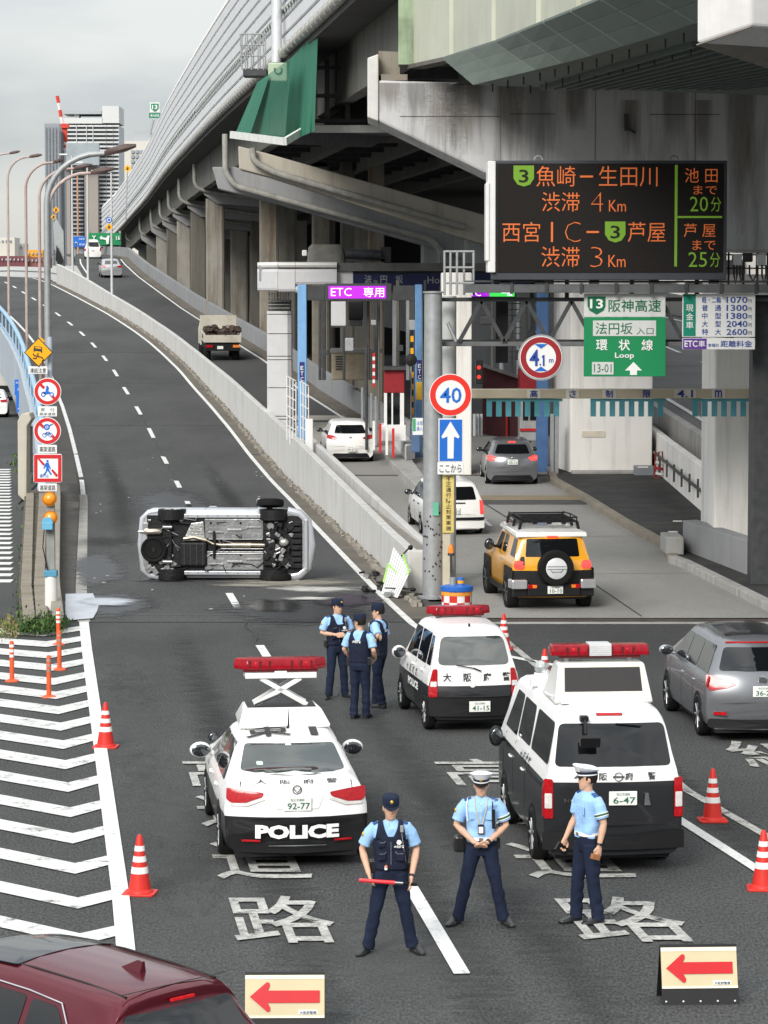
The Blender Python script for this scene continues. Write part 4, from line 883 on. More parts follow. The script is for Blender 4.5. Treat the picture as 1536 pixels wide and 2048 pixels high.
mb = MB(); mb.box(-.30, .02, -2.64, -2.62, .70, .86); mb.build('number_plate', platem, t)
t.location = (px_(163)-.3, 164.5, pz(163)+.05); t.rotation_euler = (.05, 0, .14)
# ------------------------------------------------------------------ overturned silver car, underside to the camera
silver = paintm('crash_silver', (.50, .52, .55), .25, .35)
c = Car('overturned_car', 'silver compact car lying on its left side across the lane, underside showing', 'car',
        [(-2.08, .60, .80), (-2.07, .74, .83), (-2.0, 1.0, .845), (-1.85, 1.4, .845), (-1.75, 1.58, .845), (-1.2, 1.66, .85), (0, 1.68, .85), (.5, 1.6, .85), (1.2, 1.12, .85), (1.4, 1.02, .84), (1.9, .9, .80), (2.06, .65, .72), (2.09, .42, .62)], 1.0, silver, tumble=.25, bow=.22, floor=.22)
T = c.t; ug = mat('undercoat_grey', (.30, .305, .31), .4, metal=.5, var=.35, scale=5, bump=.6, bscale=12, dirt=.7, dirtcol=(.04, .04, .04))
ub = mat('undercoat_black', (.009, .009, .010), .55, var=.4, scale=8, bump=.5, bscale=18)
um = mat('underbody_metal', (.40, .40, .40), .35, metal=.8, var=.3, scale=6, dirt=.3, dirtcol=(.08, .07, .06))
ux = mat('exhaust_steel', (.50, .44, .34), .32, metal=.8, var=.25, scale=8, dirt=.4, dirtcol=(.2, .12, .06))
def ubx(name, m, y0, y1, x0, x1, z0=.10, z1=.22, bev=.02, parent=None):
    mb = MB(); mb.box(x0, x1, y0, y1, z0, z1); return mb.build(name, m, parent or T, bevel=bev)
ubx('underbody', ub, -1.90, 1.85, -.70, .70, .20, .23)
mb = MB(); mb.tube([(-.80, 1.5, .27), (-.74, 1.78, .27), (-.56, 1.98, .27), (0, 2.06, .27), (.56, 1.98, .27), (.74, 1.78, .27), (.80, 1.5, .27)], (.085), 10, flat=1.3); mb.build('front_skirt', silver, T, smooth=60)
mb = MB(); mb.tube([(-.80, -1.6, .27), (-.76, -1.85, .27), (-.62, -2.0, .27), (0, -2.06, .27), (.62, -2.0, .27), (.76, -1.85, .27), (.80, -1.6, .27)], (.06), 10, flat=1.3); mb.build('rear_skirt', silver, T, smooth=60)
for x0, x1 in ((.14, .62), (-.62, -.16)):
    p = ubx('floor_pan', ug, -.50, .92, x0, x1, .155, .20, .02)
    for k in range(3): ubx('pan_rib', um if k == 1 else ug, -.42+.46*k, -.04+.46*k, (x0+x1)/2-.05+.06*(k-1), (x0+x1)/2-.02+.06*(k-1)+.02, .13, .16, .008, p)
    for k in range(4):
        mb = MB(); mb.lathe([(.001, .140), (.028, .140), (.03, .156)], ((x0+x1)/2+.14*(-1)**k, -.35+.36*k, 0), 12); mb.build('grommet', um if k % 2 else ub, p)
for x0, x1 in ((.64, .74), (-.74, -.64)):
    ubx('sill_rail', silver, -1.02, .95, x0, x1, .15, .24, .02)
    for k in range(8):
        mb = MB(); mb.lathe([(.001, .143), (.012, .143), (.012, .151)], ((x0+x1)/2, -.9+.24*k, 0), 8); mb.build('drain_plug', ub, T)
mb = MB(); mb.tube([(-.01, .95, .12), (.0, .5, .11), (-.01, -.10, .115), (.02, -.30, .12), (.10, -.45, .12), (.2, -.55, .13)], [.045, .045, .038, .03, .028, .028], 12); mb.build('exhaust_pipe', ux, T, smooth=50)
mb = MB(); mb.tube([(-.01, .62, .11), (-.01, .15, .11)], .062, 12); mb.build('resonator', ux, T, smooth=50)
mb = MB(); mb.tube([(-.10, .92, .13), (-.10, -.10, .13)], .020, 8); mb.tube([(-.22, .92, .14), (-.22, -.35, .14), (-.30, -.45, .14)], .016, 8); mb.tube([(.13, .9, .15), (.13, -.4, .15)], .014, 8); mb.build('brake_line', um, T, smooth=50)
mb = MB(); mb.prism([(.08, -1.02), (.52, -.82), (.56, -.52), (.10, -.48)], .10, .18, 'z'); hs = mb.build('heat_shield', mat('shield', (.45, .45, .44), .3, metal=.7, var=.3, scale=14, bump=.6, bscale=30), T, bevel=.02)
for k in range(4):
    mb = MB(); mb.tube([(.16+.08*k, -.92+.03*k, .095), (.17+.08*k, -.52, .095)], .008, 5); mb.build('shield_rib', um, hs)
mb = MB(); mb.tube([(.14, -1.0, .10), (.18, -.75, .09), (.10, -.45, .10)], .045, 10); mb.build('centre_silencer', ux, T, smooth=50)
mb = MB(); mb.tube([(.31, -2.10, .16), (.31, -1.97, .15)], .022, 10); mb.tube([(.31, -1.96, .15), (.31, -1.93, .14), (.31, -1.58, .14), (.31, -1.55, .15)], [.05, .075, .075, .05], 14); mb.build('rear_silencer', mat('silencer', (.62, .55, .46), .25, metal=.8, var=.15), T, smooth=50)
mb = MB(); mb.box(-.53, .06, -1.10, -.44, .08, .20); ft = mb.build('fuel_tank', ub, T, bevel=.05)
for k in range(4): ubx('tank_strap', mat('strap_grey', (.06, .06, .065), .4, metal=.5), -1.0+.15*k, -.97+.15*k, -.50, .03, .068, .085, .006, ft)
mb = MB(); mb.lathe([(.10, .12), (.20, .11), (.22, .13), (.28, .10), (.315, .12), (.315, .22), (.1, .22)], (-.13, -1.73, 0), 28); sw = mb.build('spare_wheel', rubber, T, smooth=40)
mb = MB(); mb.lathe([(.001, .10), (.05, .10), (.07, .14), (.19, .15), (.2, .18)], (-.13, -1.73, 0), 20); mb.build('spare_rim', ub, sw, smooth=40)
mb = MB(); mb.tube([(.62, -1.34, .19), (.3, -1.32, .15), (-.3, -1.32, .15), (-.62, -1.34, .19)], .035, 10); mb.build('axle_beam', ub, T, smooth=50)
for s in (-1, 1):
    mb = MB(); mb.tube([(s*.55, -1.34, .16), (s*.50, -.9, .15), (s*.52, -.72, .18)], .03, 8); mb.build('trailing_arm', ub, T, smooth=50)
    mb = MB(); mb.tube([(s*.42, -1.5, .10), (s*.42, -1.28, .10)], .05, 10); mb.build('spring_seat', um, T, smooth=50)
    ubx('bumper_bracket', um, -1.98, -1.86, s*.40-.12, s*.40+.12, .15, .2, .01)
mb = MB(); mb.box(-.33, .33, -.30, -.24, .10, .15); mb.tube([(.3, -.27, .12), (.02, -.24, .10), (-.34, -.27, .12)], .03, 8); mb.build('cross_member', ub, T, bevel=.01)
# engine bay
ubx('subframe', ub, .92, 1.22, -.52, .52, .10, .19, .03)
rs = random.Random(9)
for k in range(70):
    y_, x_ = rs.uniform(.98, 1.62), rs.uniform(-.50, .56); d_ = [rs.uniform(.03, .16) for _ in range(3)]
    mb = MB(); mb.cbox((x_, y_, .12+rs.uniform(-.03, .05)), (d_[0], d_[1], .10), rs.uniform(0, 3))
    mb.build('engine_piece', (um if rs.random() < .24 else (ub if rs.random() < .85 else ug)), T, bevel=.012)
mb = MB(); mb.lathe([(.001, .06), (.08, .06), (.10, .09), (.10, .15)], (.45, 1.10, 0), 14); mb.build('brake_disc', um, T, smooth=40)
mb = MB(); mb.ell((.06, 1.42, .10), (.10, .12, .07), 12, 8); mb.build('gearbox', mat('cast_aluminium', (.45, .45, .43), .4, metal=.7, var=.3, scale=9), T, smooth=60)
for k in range(8): ubx('undertray_slat', ub, 1.60, 1.84, -.56+.145*k, -.45+.145*k, .09, .17, .015)
for s in (-1, 1):
    mb = MB(); mb.tube([(s*.2, 1.25, .14), (s*.64, 1.22, .16)], .03, 8); mb.build('drive_shaft', ub, T, smooth=50)
    mb = MB(); mb.tube([(s*.28, 1.05, .14), (s*.62, 1.18, .12), (s*.5, 1.38, .13)], .028, 8); mb.build('control_arm', ub, T, smooth=50)
mb = MB(); mb.box(-.62, .62, 1.92, 1.99, .10, .24); mb.build('lower_bumper', silver, T, bevel=.03)
# wheels: rear pair in place, front pair pushed outward
def cwheel(x, y, z, M, rim_):
    w_ = bpy.data.objects.new('wheel', None); COL.objects.link(w_); w_.parent = T
    mb = MB(); mb.lathe([(.20, -.075), (.27, -.09), (.315, -.075), (.325, -.04), (.325, .04), (.315, .075), (.27, .09), (.2, .075)], (0, 0, 0), 32, 'x', M=M); mb.build('tyre', rubber, w_, smooth=40)
    for k in range(24):
        pass
    mb = MB(); mb.lathe([(.001, .06), (.05, .065), (.07, .05), (.18, .055), (.20, .08), (.21, .075), (.21, -.06), (.10, -.05), (.001, -.03)], (0, 0, 0), 28, 'x', M=M)
    for k in range(7):
        a = 2*math.pi*k/7; mb.tube([M@Vector((.07, math.cos(a)*.04, math.sin(a)*.04)), M@Vector((.078, math.cos(a)*.2, math.sin(a)*.2))], .018, 5)
    mb.build('rim', rim_, w_, smooth=40)
cwheel(.76, -1.30, .30, Matrix.Translation((.76, -1.30, .30)), mat('light_rim', (.6, .6, .6), .3, metal=.5))
cwheel(-.79, -1.28, .28, Matrix.Translation((-.79, -1.28, .28))@Matrix.Rotation(math.pi, 4, 'Z'), rimm)
cwheel(1.0, 1.09, .20, Matrix.Translation((1.0, 1.09, .20))@Matrix.Rotation(R(-10), 4, 'Y'), rimm)
cwheel(-.80, 1.27, .22, Matrix.Translation((-.80, 1.27, .22))@Matrix.Rotation(math.pi, 4, 'Z')@Matrix.Rotation(R(6), 4, 'Y'), mat('dusty_rim', (.42, .38, .30), .7, var=.2))
mb = MB(); mb.tube([(.55, 1.12, .14), (.80, 1.10, .16), (.95, 1.09, .20)], .045, 8); mb.tube([(.6, 1.0, .22), (.92, 1.02, .3)], .03, 8); mb.build('strut', ub, T, smooth=50)
for y_, z_ in ((-1.30, .30), (1.16, .28)):
    for s in (-1, 1):
        mb = MB(); mb.lathe([(.001, s*.60), (.345, s*.60), (.345, s*.845), (.001, s*.845)], (0, y_, z_), 26, 'x'); mb.build('wheel_arch', ub, T)
rs = random.Random(19)
for k in range(26):
    y0_, x0_ = rs.uniform(-1.95, 1.5), rs.uniform(-.66, .66); a_ = Vector((x0_, y0_, .13)); mb = MB(); mb.tube([a_, a_+Vector((rs.uniform(-.2, .2), rs.uniform(-.05, .3), rs.uniform(-.02, .03))), a_+Vector((rs.uniform(-.2, .2), rs.uniform(.1, .5), .02))], rs.uniform(.006, .016), 5); mb.build('hose', um if k % 3 == 0 else ub, T)
for k in range(16):
    y0_, x0_ = rs.uniform(-1.9, -.9), rs.uniform(-.66, .66); mb = MB(); mb.cbox((x0_, y0_, .175), (rs.uniform(.04, .2), rs.uniform(.03, .15), .05), rs.uniform(0, 3)); mb.build('bracket', ug if k % 3 else um, T, bevel=.008)
door_lines(c, [-.5, .55], .3, 1.0); handles(c, [-.35], .8, silver); c.mirror(.75, 1.08, silver)
c.side([(-1.5, 1.04), (.9, 1.04), (.5, 1.5), (-1.4, 1.5)], glass, 'side_window')
Rm = Matrix(((0, 1, 0), (0, 0, 1), (1, 0, 0)))       # x->up, y->right, z->away
p = G(450, 1163); T.rotation_mode = 'XYZ'; T.rotation_euler = (Matrix.Rotation(R(-2), 3, 'Z')@Rm).to_euler(); T.location = (p.x, p.y-.05, .885)
# ---------------------------------------------------------------- knocked down folding barricade and debris by the wall
t = thing('barricade_board', 'white slatted barricade board with lime green strap leaning against the wall end', 'barricade', G(790, 1190))
c0 = [G(762, 1186), G(794, 1196)]
a, b, d_, e_ = V(762, 1187, 68.6), V(795, 1196, 67.6), V(821, 1142, 68.0), V(786, 1096, 69.0)
al = mat('white_slat', (.66, .66, .65), .45, var=.05)
for k in range(9):
    u0, u1 = k/9+.008, (k+1)/9-.008
    p_, q_ = a.lerp(b, u0), a.lerp(b, u1); r_, s_ = e_.lerp(d_, u0), e_.lerp(d_, u1); n_ = Vector((.02, .06, .02))
    mb = MB(); mb.loft([[p_, q_, s_, r_], [p_+n_, q_+n_, s_+n_, r_+n_]]); mb.build('slat', al, t, world=True, bevel=.006)
lime = mat('lime_strap', (.35, .75, .12), .5)
mb = MB(); f0 = Vector((-.01, -.03, 0)); mb.tube([a.lerp(e_, .25)+f0, a.lerp(e_, .65)+f0, a.lerp(d_, .72)+f0, b.lerp(d_, .95)+f0, V(806, 1108, 68)], .022, 6); mb.build('strap', lime, t, world=True)
mb = MB(); mb.tube([V(803, 1112, 68.2), V(818, 1096, 68.4)], .02, 6); mb.ell(V(821, 1095, 68.4), (.06, .06, .06), 8, 6); mb.tube([V(770, 1176, 68), V(822, 1178, 68)], .015, 6); mb.ell(V(826, 1179, 68), (.07, .05, .05), 8, 6); mb.build('leg', black, t, world=True, smooth=60)
rs = random.Random(2)
for i in range(26):
    q = G(rs.uniform(722, 770) if i < 20 else rs.uniform(775, 800), rs.uniform(1150, 1192) if i < 20 else 1197); mb = MB(); s_ = rs.uniform(.04, .14)
    mb.cbox((q.x, q.y, .05+s_*.3), (s_*1.4, s_, s_*.6), rs.uniform(0, 3), rs.uniform(-.5, .5)); o = mb.build('plastic_shard', ub if i < 18 else um, t, world=True)
# ------------------------------------------------------------------ people
skin = mat('skin', (.58, .35, .24), .55, var=.08, scale=14)
hairm = mat('black_hair', (.015, .012, .011), .6, var=.3, scale=40)
shirtm = mat('shirt_blue', (.30, .50, .78), .85, var=.06, scale=9, bump=.6, bscale=14)
navy = mat('navy_cloth', (.013, .019, .040), .9, var=.25, scale=6, bump=1.0, bscale=9, stretch=(1, 1, .6))
vestm = mat('navy_vest', (.012, .016, .034), .8, var=.15, scale=12, bump=.5, bscale=25)
patchm = mat('shoulder_blue', (.045, .11, .30), .8, var=.1)
leather = mat('black_leather', (.012, .012, .013), .35, var=.2, scale=20)
capwhite = mat('cap_white', (.74, .75, .78), .6, var=.03)
goldm = mat('gold_badge', (.65, .42, .08), .3, metal=.6)
whitem = mat('white_webbing', (.75, .75, .73), .7, var=.04)
def remesh(o, vox, it=4, f=.5):
    m = o.modifiers.new('remesh', 'REMESH'); m.mode = 'VOXEL'; m.voxel_size = vox; m.use_smooth_shade = True
    s = o.modifiers.new('smooth', 'SMOOTH'); s.factor = f; s.iterations = it
    return o
def oval(cx, cy, z, a, b, n=20, p=2.3, tilt=0):
    r = []
    for k in range(n):
        t = 2*math.pi*k/n; ct, st = math.cos(t), math.sin(t)
        r.append(Vector((cx+a*math.copysign(abs(ct)**(2/p), ct), cy+b*math.copysign(abs(st)**(2/p), st), z)))
    return r
def folds(rs, amp, seed, n=None):      # shallow cloth folds on lofted rings
    out = []
    for i, r in enumerate(rs):
        c = sum(r, Vector())/len(r)
        out.append([p+(p-c).normalized()*amp*mnoise.noise(Vector((p.x*9+seed, p.y*9, p.z*13))) for p in r])
    return out
def person(label, x, y, yaw, H=1.72, feet=((-.2, 0), (.2, 0)), arms=None, head=(0, 0), vest=False, cap='navy', vox=.0075, seed=1, group='police officers', hair=True, lean=0, armband=False):
    """feet: (x,y) of each ankle; arms: per side [elbow, wrist, finger direction]; local frame faces -Y, right hand at -x"""
    k = H/1.72; t = thing('person', label, 'person', (x, y, 0), yaw, group); t.scale = (k, k, k)
    hipz = .93; spread = max(abs(feet[0][0]), abs(feet[1][0])); hipz -= max(0, spread-.12)*.18
    dz = hipz-.93
    def T(p): return Vector((p[0]+lean*(p[2]-.9)*.3, p[1], p[2]+dz))
    sh = [T((-.185, .01, 1.385)), T((.185, .01, 1.385))]; hips = [T((-.085, .0, .90)), T((.085, .0, .90))]
    if arms is None: arms = [[(-.27, .02, 1.12), (-.27, -.05, .88), (0, -.1, -1)], [(.27, .02, 1.12), (.27, -.05, .88), (0, -.1, -1)]]
    arms = [[T(a[0]), T(a[1]), Vector(a[2]).normalized()] for a in arms]
    # -- continuous body: torso core, neck, head, arms, hands, legs
    mb = MB(); hy, hp = head
    MH = Matrix.Translation(T((0, 0, 1.50)))@Matrix.Rotation(hy, 4, 'Z')@Matrix.Rotation(hp, 4, 'X')
    mb.loft([oval(0, 0, hips[0].z, .13, .085), oval(0, 0, T((0, 0, 1.15)).z, .125, .08), oval(0, 0, T((0, 0, 1.38)).z, .15, .08), oval(0, 0, T((0, 0, 1.42)).z, .07, .06)])
    mb.tube([T((0, .01, 1.36)), T((0, .0, 1.46)), T((0, -.01, 1.54))], [.062, .055, .055], 12)
    mb.loft([[MH@p for p in oval(0, cy, z, a, b, 20, 2.1)] for z, a, b, cy in ((-.035, .018, .02, -.062), (-.018, .042, .045, -.045), (.015, .060, .072, -.022), (.06, .070, .088, -.006), (.11, .075, .095, 0), (.16, .073, .094, .004), (.20, .058, .075, .006), (.225, .03, .04, .006))])
    mb.loft([[MH@Vector(p) for p in q] for q in ([(-.006, -.088, .085), (.006, -.088, .085), (.005, -.098, .087), (-.005, -.098, .087)], [(-.016, -.085, .045), (.016, -.085, .045), (.010, -.112, .047), (-.010, -.112, .047)])])
    for s in (-1, 1): mb.ell(MH@Vector((s*.075, .008, .075)), (.012, .02, .032), 8, 6)
    for si in (0, 1):
        S, (E, W, D) = sh[si], arms[si]
        mb.tube([S, S.lerp(E, .5), E, E.lerp(W, .3), W.lerp(E, .1), W], [.048, .045, .037, .041, .028, .026], 12)
        side_ = Vector((0, -1, 0)) if abs(D.y) < .8 else Vector((0, 0, 1))
        inward = Vector((1 if si == 0 else -1, 0, 0))
        wdt = D.cross(inward); wdt = (wdt if wdt.length > .2 else D.cross(Vector((0, 1, 0)))).normalized(); nrm = wdt.cross(D).normalized()
        pc = W+D*.05; mb.tube([W-D*.01, W+D*.03, W+D*.085], [(.020, .026), (.020, .040), (.015, .040)], 10, side=nrm)
        for q in range(4):      # fingers
            off = wdt*(-.030+.020*q); L = (.062, .074, .070, .055)[q]; b0 = W+D*.075+off; c1 = b0+D*L*.45+nrm*.004; c2 = c1+(D*.75+inward*.5).normalized()*L*.35; c3 = c2+(D*.3+inward*.9).normalized()*L*.28
            mb.tube([b0, c1, c2, c3], [.0105, .0100, .0095, .008], 7)
        th = W+D*.02-wdt*.03; mb.tube([th, th+(D*.7-wdt*.6).normalized()*.04, th+(D*.9-wdt*.15+inward*.3).normalized()*.075], [.013, .012, .009], 7)
    for si in (0, 1):
        fx, fy = feet[si]; A = Vector((fx, fy, .10)); Hh = hips[si]; K = Hh.lerp(A, .52)+Vector((0, -.02, 0)); mb.tube([Hh, K, A], [.07, .05, .04], 12)
    remesh(mb.build('body', skin, t), vox, 3)
    # face
    f = MB()
    for s in (-1, 1): f.ell(MH@Vector((s*.030, -.088, .088)), (.012, .006, .005), 8, 5)
    f.build('eyes', hairm, t, smooth=60)
    f = MB()
    for s in (-1, 1): f.cbox(MH@Vector((s*.031, -.090, .108)), (.034, .008, .006), hy)
    f.build('eyebrows', hairm, t)
    f = MB(); f.cbox(MH@Vector((0, -.089, .020)), (.038, .008, .005), hy); f.build('mouth', mat('lips', (.30, .12, .10), .5), t)
    if hair:
        f = MB(); f.loft([[MH@p for p in oval(0, .018, z, a, b, 18, 2.2)] for z, a, b in ((.045, .070, .080), (.09, .080, .096), (.15, .080, .098), (.20, .066, .080))]); f.build('hair', hairm, t, smooth=60)
    # shirt
    mb = MB(); zz = lambda z: T((0, 0, z)).z; lx = lambda z: T((0, 0, z)).x
    tors = [oval(lx(z), cy, zz(z), a, b, 28) for z, a, b, cy in ((.95, .160, .115, 0), (1.02, .160, .118, 0), (1.10, .158, .115, 0), (1.20, .170, .118, 0), (1.30, .188, .118, 0), (1.37, .195, .108, .005), (1.415, .150, .088, .008), (1.445, .072, .066, .004), (1.46, .062, .06, .0))]
    mb.loft(folds(tors, .030, seed))
    for si in (0, 1):
        S, (E, W, D) = sh[si], arms[si]; e1 = S.lerp(E, .80); mb.tube([S+Vector((.03 if si == 0 else -.03, 0, .005)), S.lerp(E, .3), S.lerp(E, .6), e1], [.062, .070, .070, .072], 14)
    for s in (-1, 1):      # collar
        mb.loft([[Vector((s*.062, .0, zz(1.455))), Vector((s*.012, -.068, zz(1.43))), Vector((s*.02, -.072, zz(1.425))), Vector((s*.070, -.0, zz(1.44)))], [Vector((s*.070, -.03, zz(1.43))), Vector((s*.028, -.100, zz(1.385))), Vector((s*.034, -.104, zz(1.385))), Vector((s*.082, -.03, zz(1.42)))]])
    remesh(mb.build('shirt', shirtm, t), vox*1.15, 2)
    # trousers
    mb = MB(); pel = [oval(0, cy, zz(z), a, b, 24) for z, a, b, cy in ((.80, .150, .105, .012), (.88, .172, .120, .012), (.96, .165, .118, .004), (1.0, .160, .114, 0))]
    mb.loft(pel)
    for si in (0, 1):
        fx, fy = feet[si]; A = Vector((fx, fy, .05)); Hh = hips[si]-Vector((0, 0, .02)); K = Hh.lerp(A, .50)+Vector((0, -.025, 0)); pts = []; rad = []
        for q in range(15):
            u = q/14; p = Hh.lerp(K, u*2) if u < .5 else K.lerp(A, u*2-1); r_ = .098-.030*min(1, u*2) if u < .5 else .068-.002*(u*2-1)
            wr = .006*math.sin(u*38+seed+si)*(.2+u); pts.append(p+Vector((wr*.6, wr, 0))); rad.append((r_+wr*.6+.004*math.sin(u*21+si), r_*1.08+wr*.5))
        mb.tube(pts, rad, 16, side=(1, 0, 0))
    remesh(mb.build('trousers', navy, t), vox*1.15, 2)
    for si in (0, 1):
        fx, fy = feet[si]; fo = (.05 if fx > 0 else -.05) if spread > .14 else .0
        mb = MB(); mb.loft([[Vector((fx+(x_*.044)+fo*ty*2, fy+.06-ty*.27, z_)) for x_, z_ in ((-1*wd, .002), (1*wd, .002), (1.05*wd, .03), (.7*wd, hh), (-.7*wd, hh), (-1.05*wd, .03))] for ty, wd, hh in ((0, .75, .075), (.12, 1, .10), (.4, 1, .095), (.65, 1.12, .06), (.88, 1.0, .048), (1.0, .55, .035))])
        mb.build('shoe', leather, t, smooth=50, bevel=.006)
    # belt
    mb = MB(); mb.loft([oval(0, 0, zz(.975), .172, .124, 28), oval(0, 0, zz(1.012), .170, .122, 28)]); mb.build('belt', whitem if cap == 'white' else leather, t, smooth=40)
    # shoulder marks
    for s in (-1, 1):
        mb = MB(); mb.cbox((s*.150, -.0, zz(1.427)), (.08, .055, .012), 0, 0, s*.42); mb.build('shoulder_strap', patchm, t, bevel=.004)
    if vest:
        mb = MB(); mb.loft(folds([oval(lx(z), cy, zz(z), a, b, 28) for z, a, b, cy in ((.935, .184, .134, 0), (.99, .182, .134, 0), (1.08, .180, .136, 0), (1.18, .184, .138, 0), (1.26, .188, .138, 0), (1.29, .172, .136, 0))], .012, seed+4))
        for s in (-1, 1):
            mb.loft([[Vector((s*a, b, zz(z))) for a, b in ((xi, yf), (xo, yf+.012), (xo, yb-.012), (xi, yb))] for xi, xo, yf, yb, z in ((.02, .165, -.128, .13, 1.27), (.055, .150, -.120, .125, 1.34), (.075, .138, -.105, .11, 1.40), (.082, .132, -.075, .08, 1.438), (.085, .128, -.03, .03, 1.452))])
        v = remesh(mb.build('vest', vestm, t), vox*1.3, 2)
        trim = mat('grey_piping', (.20, .22, .26), .6)
        mb = MB(); mb.tube([(0, -.146, zz(z)) for z in (1.0, 1.1, 1.24)], .003, 5); mb.build('zip', trim, t)
        for (px0, pz0, w_, h_) in ((-.095, 1.09, .085, .10), (.095, 1.09, .10, .11), (-.095, 1.215, .075, .075)):
            mb = MB(); mb.cbox((px0, -.135, zz(pz0)), (w_, .03, h_), px0*-1.0); mb.build('vest_pocket', vestm, t, bevel=.01)
            mb = MB(); mb.tube([(px0-w_/2, -.149+abs(px0-w_/2)*.12, zz(pz0+h_*.42)), (px0-w_*.3, -.153, zz(pz0+h_*.22)), (px0+w_*.3, -.153, zz(pz0+h_*.22)), (px0+w_/2, -.147, zz(pz0+h_*.42))], .0028, 5); mb.build('pocket_flap_edge', trim, t)
        mb = MB(); mb.lathe([(.001, -.152), (.026, -.152), (.026, -.14)], (.085, 0, zz(1.235)), 14, 'y'); mb.build('police_crest', whitem, t)
        text_obj('大阪府警', white_txt, .11, .028, lambda a, b: (.085+a, -.152, zz(1.19)+b), 'lettering', t, .03)
        text_obj('大阪府警', white_txt, .15, .045, lambda a, b: (-a, .148, zz(1.28)+b), 'lettering', t, .03)
        mb = MB(); mb.cbox((.115, -.115, zz(1.375)), (.035, .03, .07)); mb.tube([(.115, -.12, zz(1.33)), (.13, -.14, zz(1.2)), (.16, -.10, zz(1.02))], .004, 5); mb.build('radio_microphone', galv, t, bevel=.005)
    else:
        for s in (-1, 1):
            mb = MB(); mb.cbox((s*.085, -.118, zz(1.26)), (.085, .012, .095), -s*.25); mb.build('shirt_pocket', shirtm, t, bevel=.004)
        mb = MB()
        for z in (1.38, 1.31, 1.24, 1.17, 1.10, 1.04): mb.ell((0, -.121-(.004 if z < 1.2 else 0), zz(z)), (.006, .004, .006), 6, 4)
        mb.build('shirt_buttons', whitem, t)
        mb = MB(); mb.box(-.022, .022, -.134, -.12, zz(.978), zz(1.01)); mb.build('belt_buckle', chrome, t)
    # pouches
    mb = MB(); mb.cbox((-.185, .01, zz(.955)), (.075, .12, .14)); mb.build('pouch', leather, t, bevel=.015)
    mb = MB(); mb.cbox((.175, .04, zz(.93)), (.07, .10, .12)); mb.tube([(.18, .05, zz(.98)), (.20, .06, zz(1.14))], .007, 6); mb.build('radio_holster', leather, t, bevel=.012)
    # headgear
    if cap == 'navy':
        mb = MB(); mb.loft([[MH@p for p in oval(0, .0, z, a, b, 22, 2.1)] for z, a, b in ((.125, .088, .108), (.16, .091, .111), (.205, .089, .108), (.222, .078, .096), (.228, .03, .04))]); cp = mb.build('cap', navy, t, smooth=60)
        mb = MB(); mb.loft([[MH@Vector((a*.082, -.085-(1-abs(a)**2.2)*.075-o_, .128-.018*(1-abs(a)**2)-dz_)) for a in [q/6-1 for q in range(13)]]+[MH@Vector((a*.082, -.06, .128-dz_)) for a in [1-q/6 for q in range(13)]] for o_, dz_ in ((0, 0), (0, .008))]); mb.build('cap_peak', navy, cp)
        mb = MB(); mb.ell(MH@Vector((0, -.110, .178)), (.018, .007, .020), 12, 8); mb.build('cap_badge', goldm, cp, smooth=60)
    else:
        mb = MB(); mb.loft([[MH@p for p in oval(0, .0, z, a, b, 26, 2.1)] for z, a, b in ((.130, .090, .110), (.172, .092, .112))]); cp = mb.build('cap', navy, t, smooth=60)
        mb = MB(); mb.loft([[MH@Vector((p.x, p.y, p.z-(p.y)*.22*q)) for p in oval(0, -.012*q2, z, a, b, 28, 2.1)] for z, a, b, q, q2 in ((.170, .092, .112, .2, 1), (.200, .118, .138, 1, 1), (.214, .126, .146, 1, 1), (.226, .118, .136, 1, 1), (.236, .07, .08, .8, 0))]); mb.build('cap_top', capwhite, cp, smooth=60)
        mb = MB(); mb.loft([[MH@p for p in oval(0, 0, z, .0935, .1135, 26, 2.1)] for z in (.132, .145)]); mb.build('cap_band', capwhite, cp, smooth=60)
        mb = MB(); mb.loft([[MH@Vector((a*.085, -.085-(1-abs(a)**2.2)*.060-o_, .128-.030*(1-abs(a)**2)-dz_)) for a in [q/6-1 for q in range(13)]]+[MH@Vector((a*.085, -.06, .130-dz_)) for a in [1-q/6 for q in range(13)]] for o_, dz_ in ((0, 0), (0, .006))]); mb.build('cap_peak', leather, cp)
        mb = MB(); mb.ell(MH@Vector((0, -.118, .180)), (.020, .008, .026), 12, 8); mb.build('cap_badge', goldm, cp, smooth=60)
    if armband:
        S, (E, W, D) = sh[1], arms[1]
        for u0, m_ in ((.55, whitem), (.67, whitem)):
            mb = MB(); mb.tube([S.lerp(E, u0), S.lerp(E, u0+.04)], .079, 16); mb.build('reflective_band', m_, t, smooth=40)
        mb = MB(); mb.tube([S.lerp(E, .60), S.lerp(E, .66)], .0785, 16); mb.build('green_band', mat('dark_green_band', (.02, .12, .06), .7), t, smooth=40)
    # sleeve badge, watch
    S, (E, W, D) = sh[0], arms[0]; p = S.lerp(E, .35)
    mb = MB(); mb.ell(p+Vector((-.066, -.02, 0)), (.014, .026, .030), 10, 8); mb.build('sleeve_badge', goldm, t, smooth=60)
    E, W, D = arms[1]; d = (W-E).normalized(); mb = MB(); mb.tube([W-d*.035, W-d*.008], .032, 12); mb.build('watch', leather, t, smooth=40)
    return t, T, MH
def gpos(px, py): p = G(px, py); return p.x, p.y
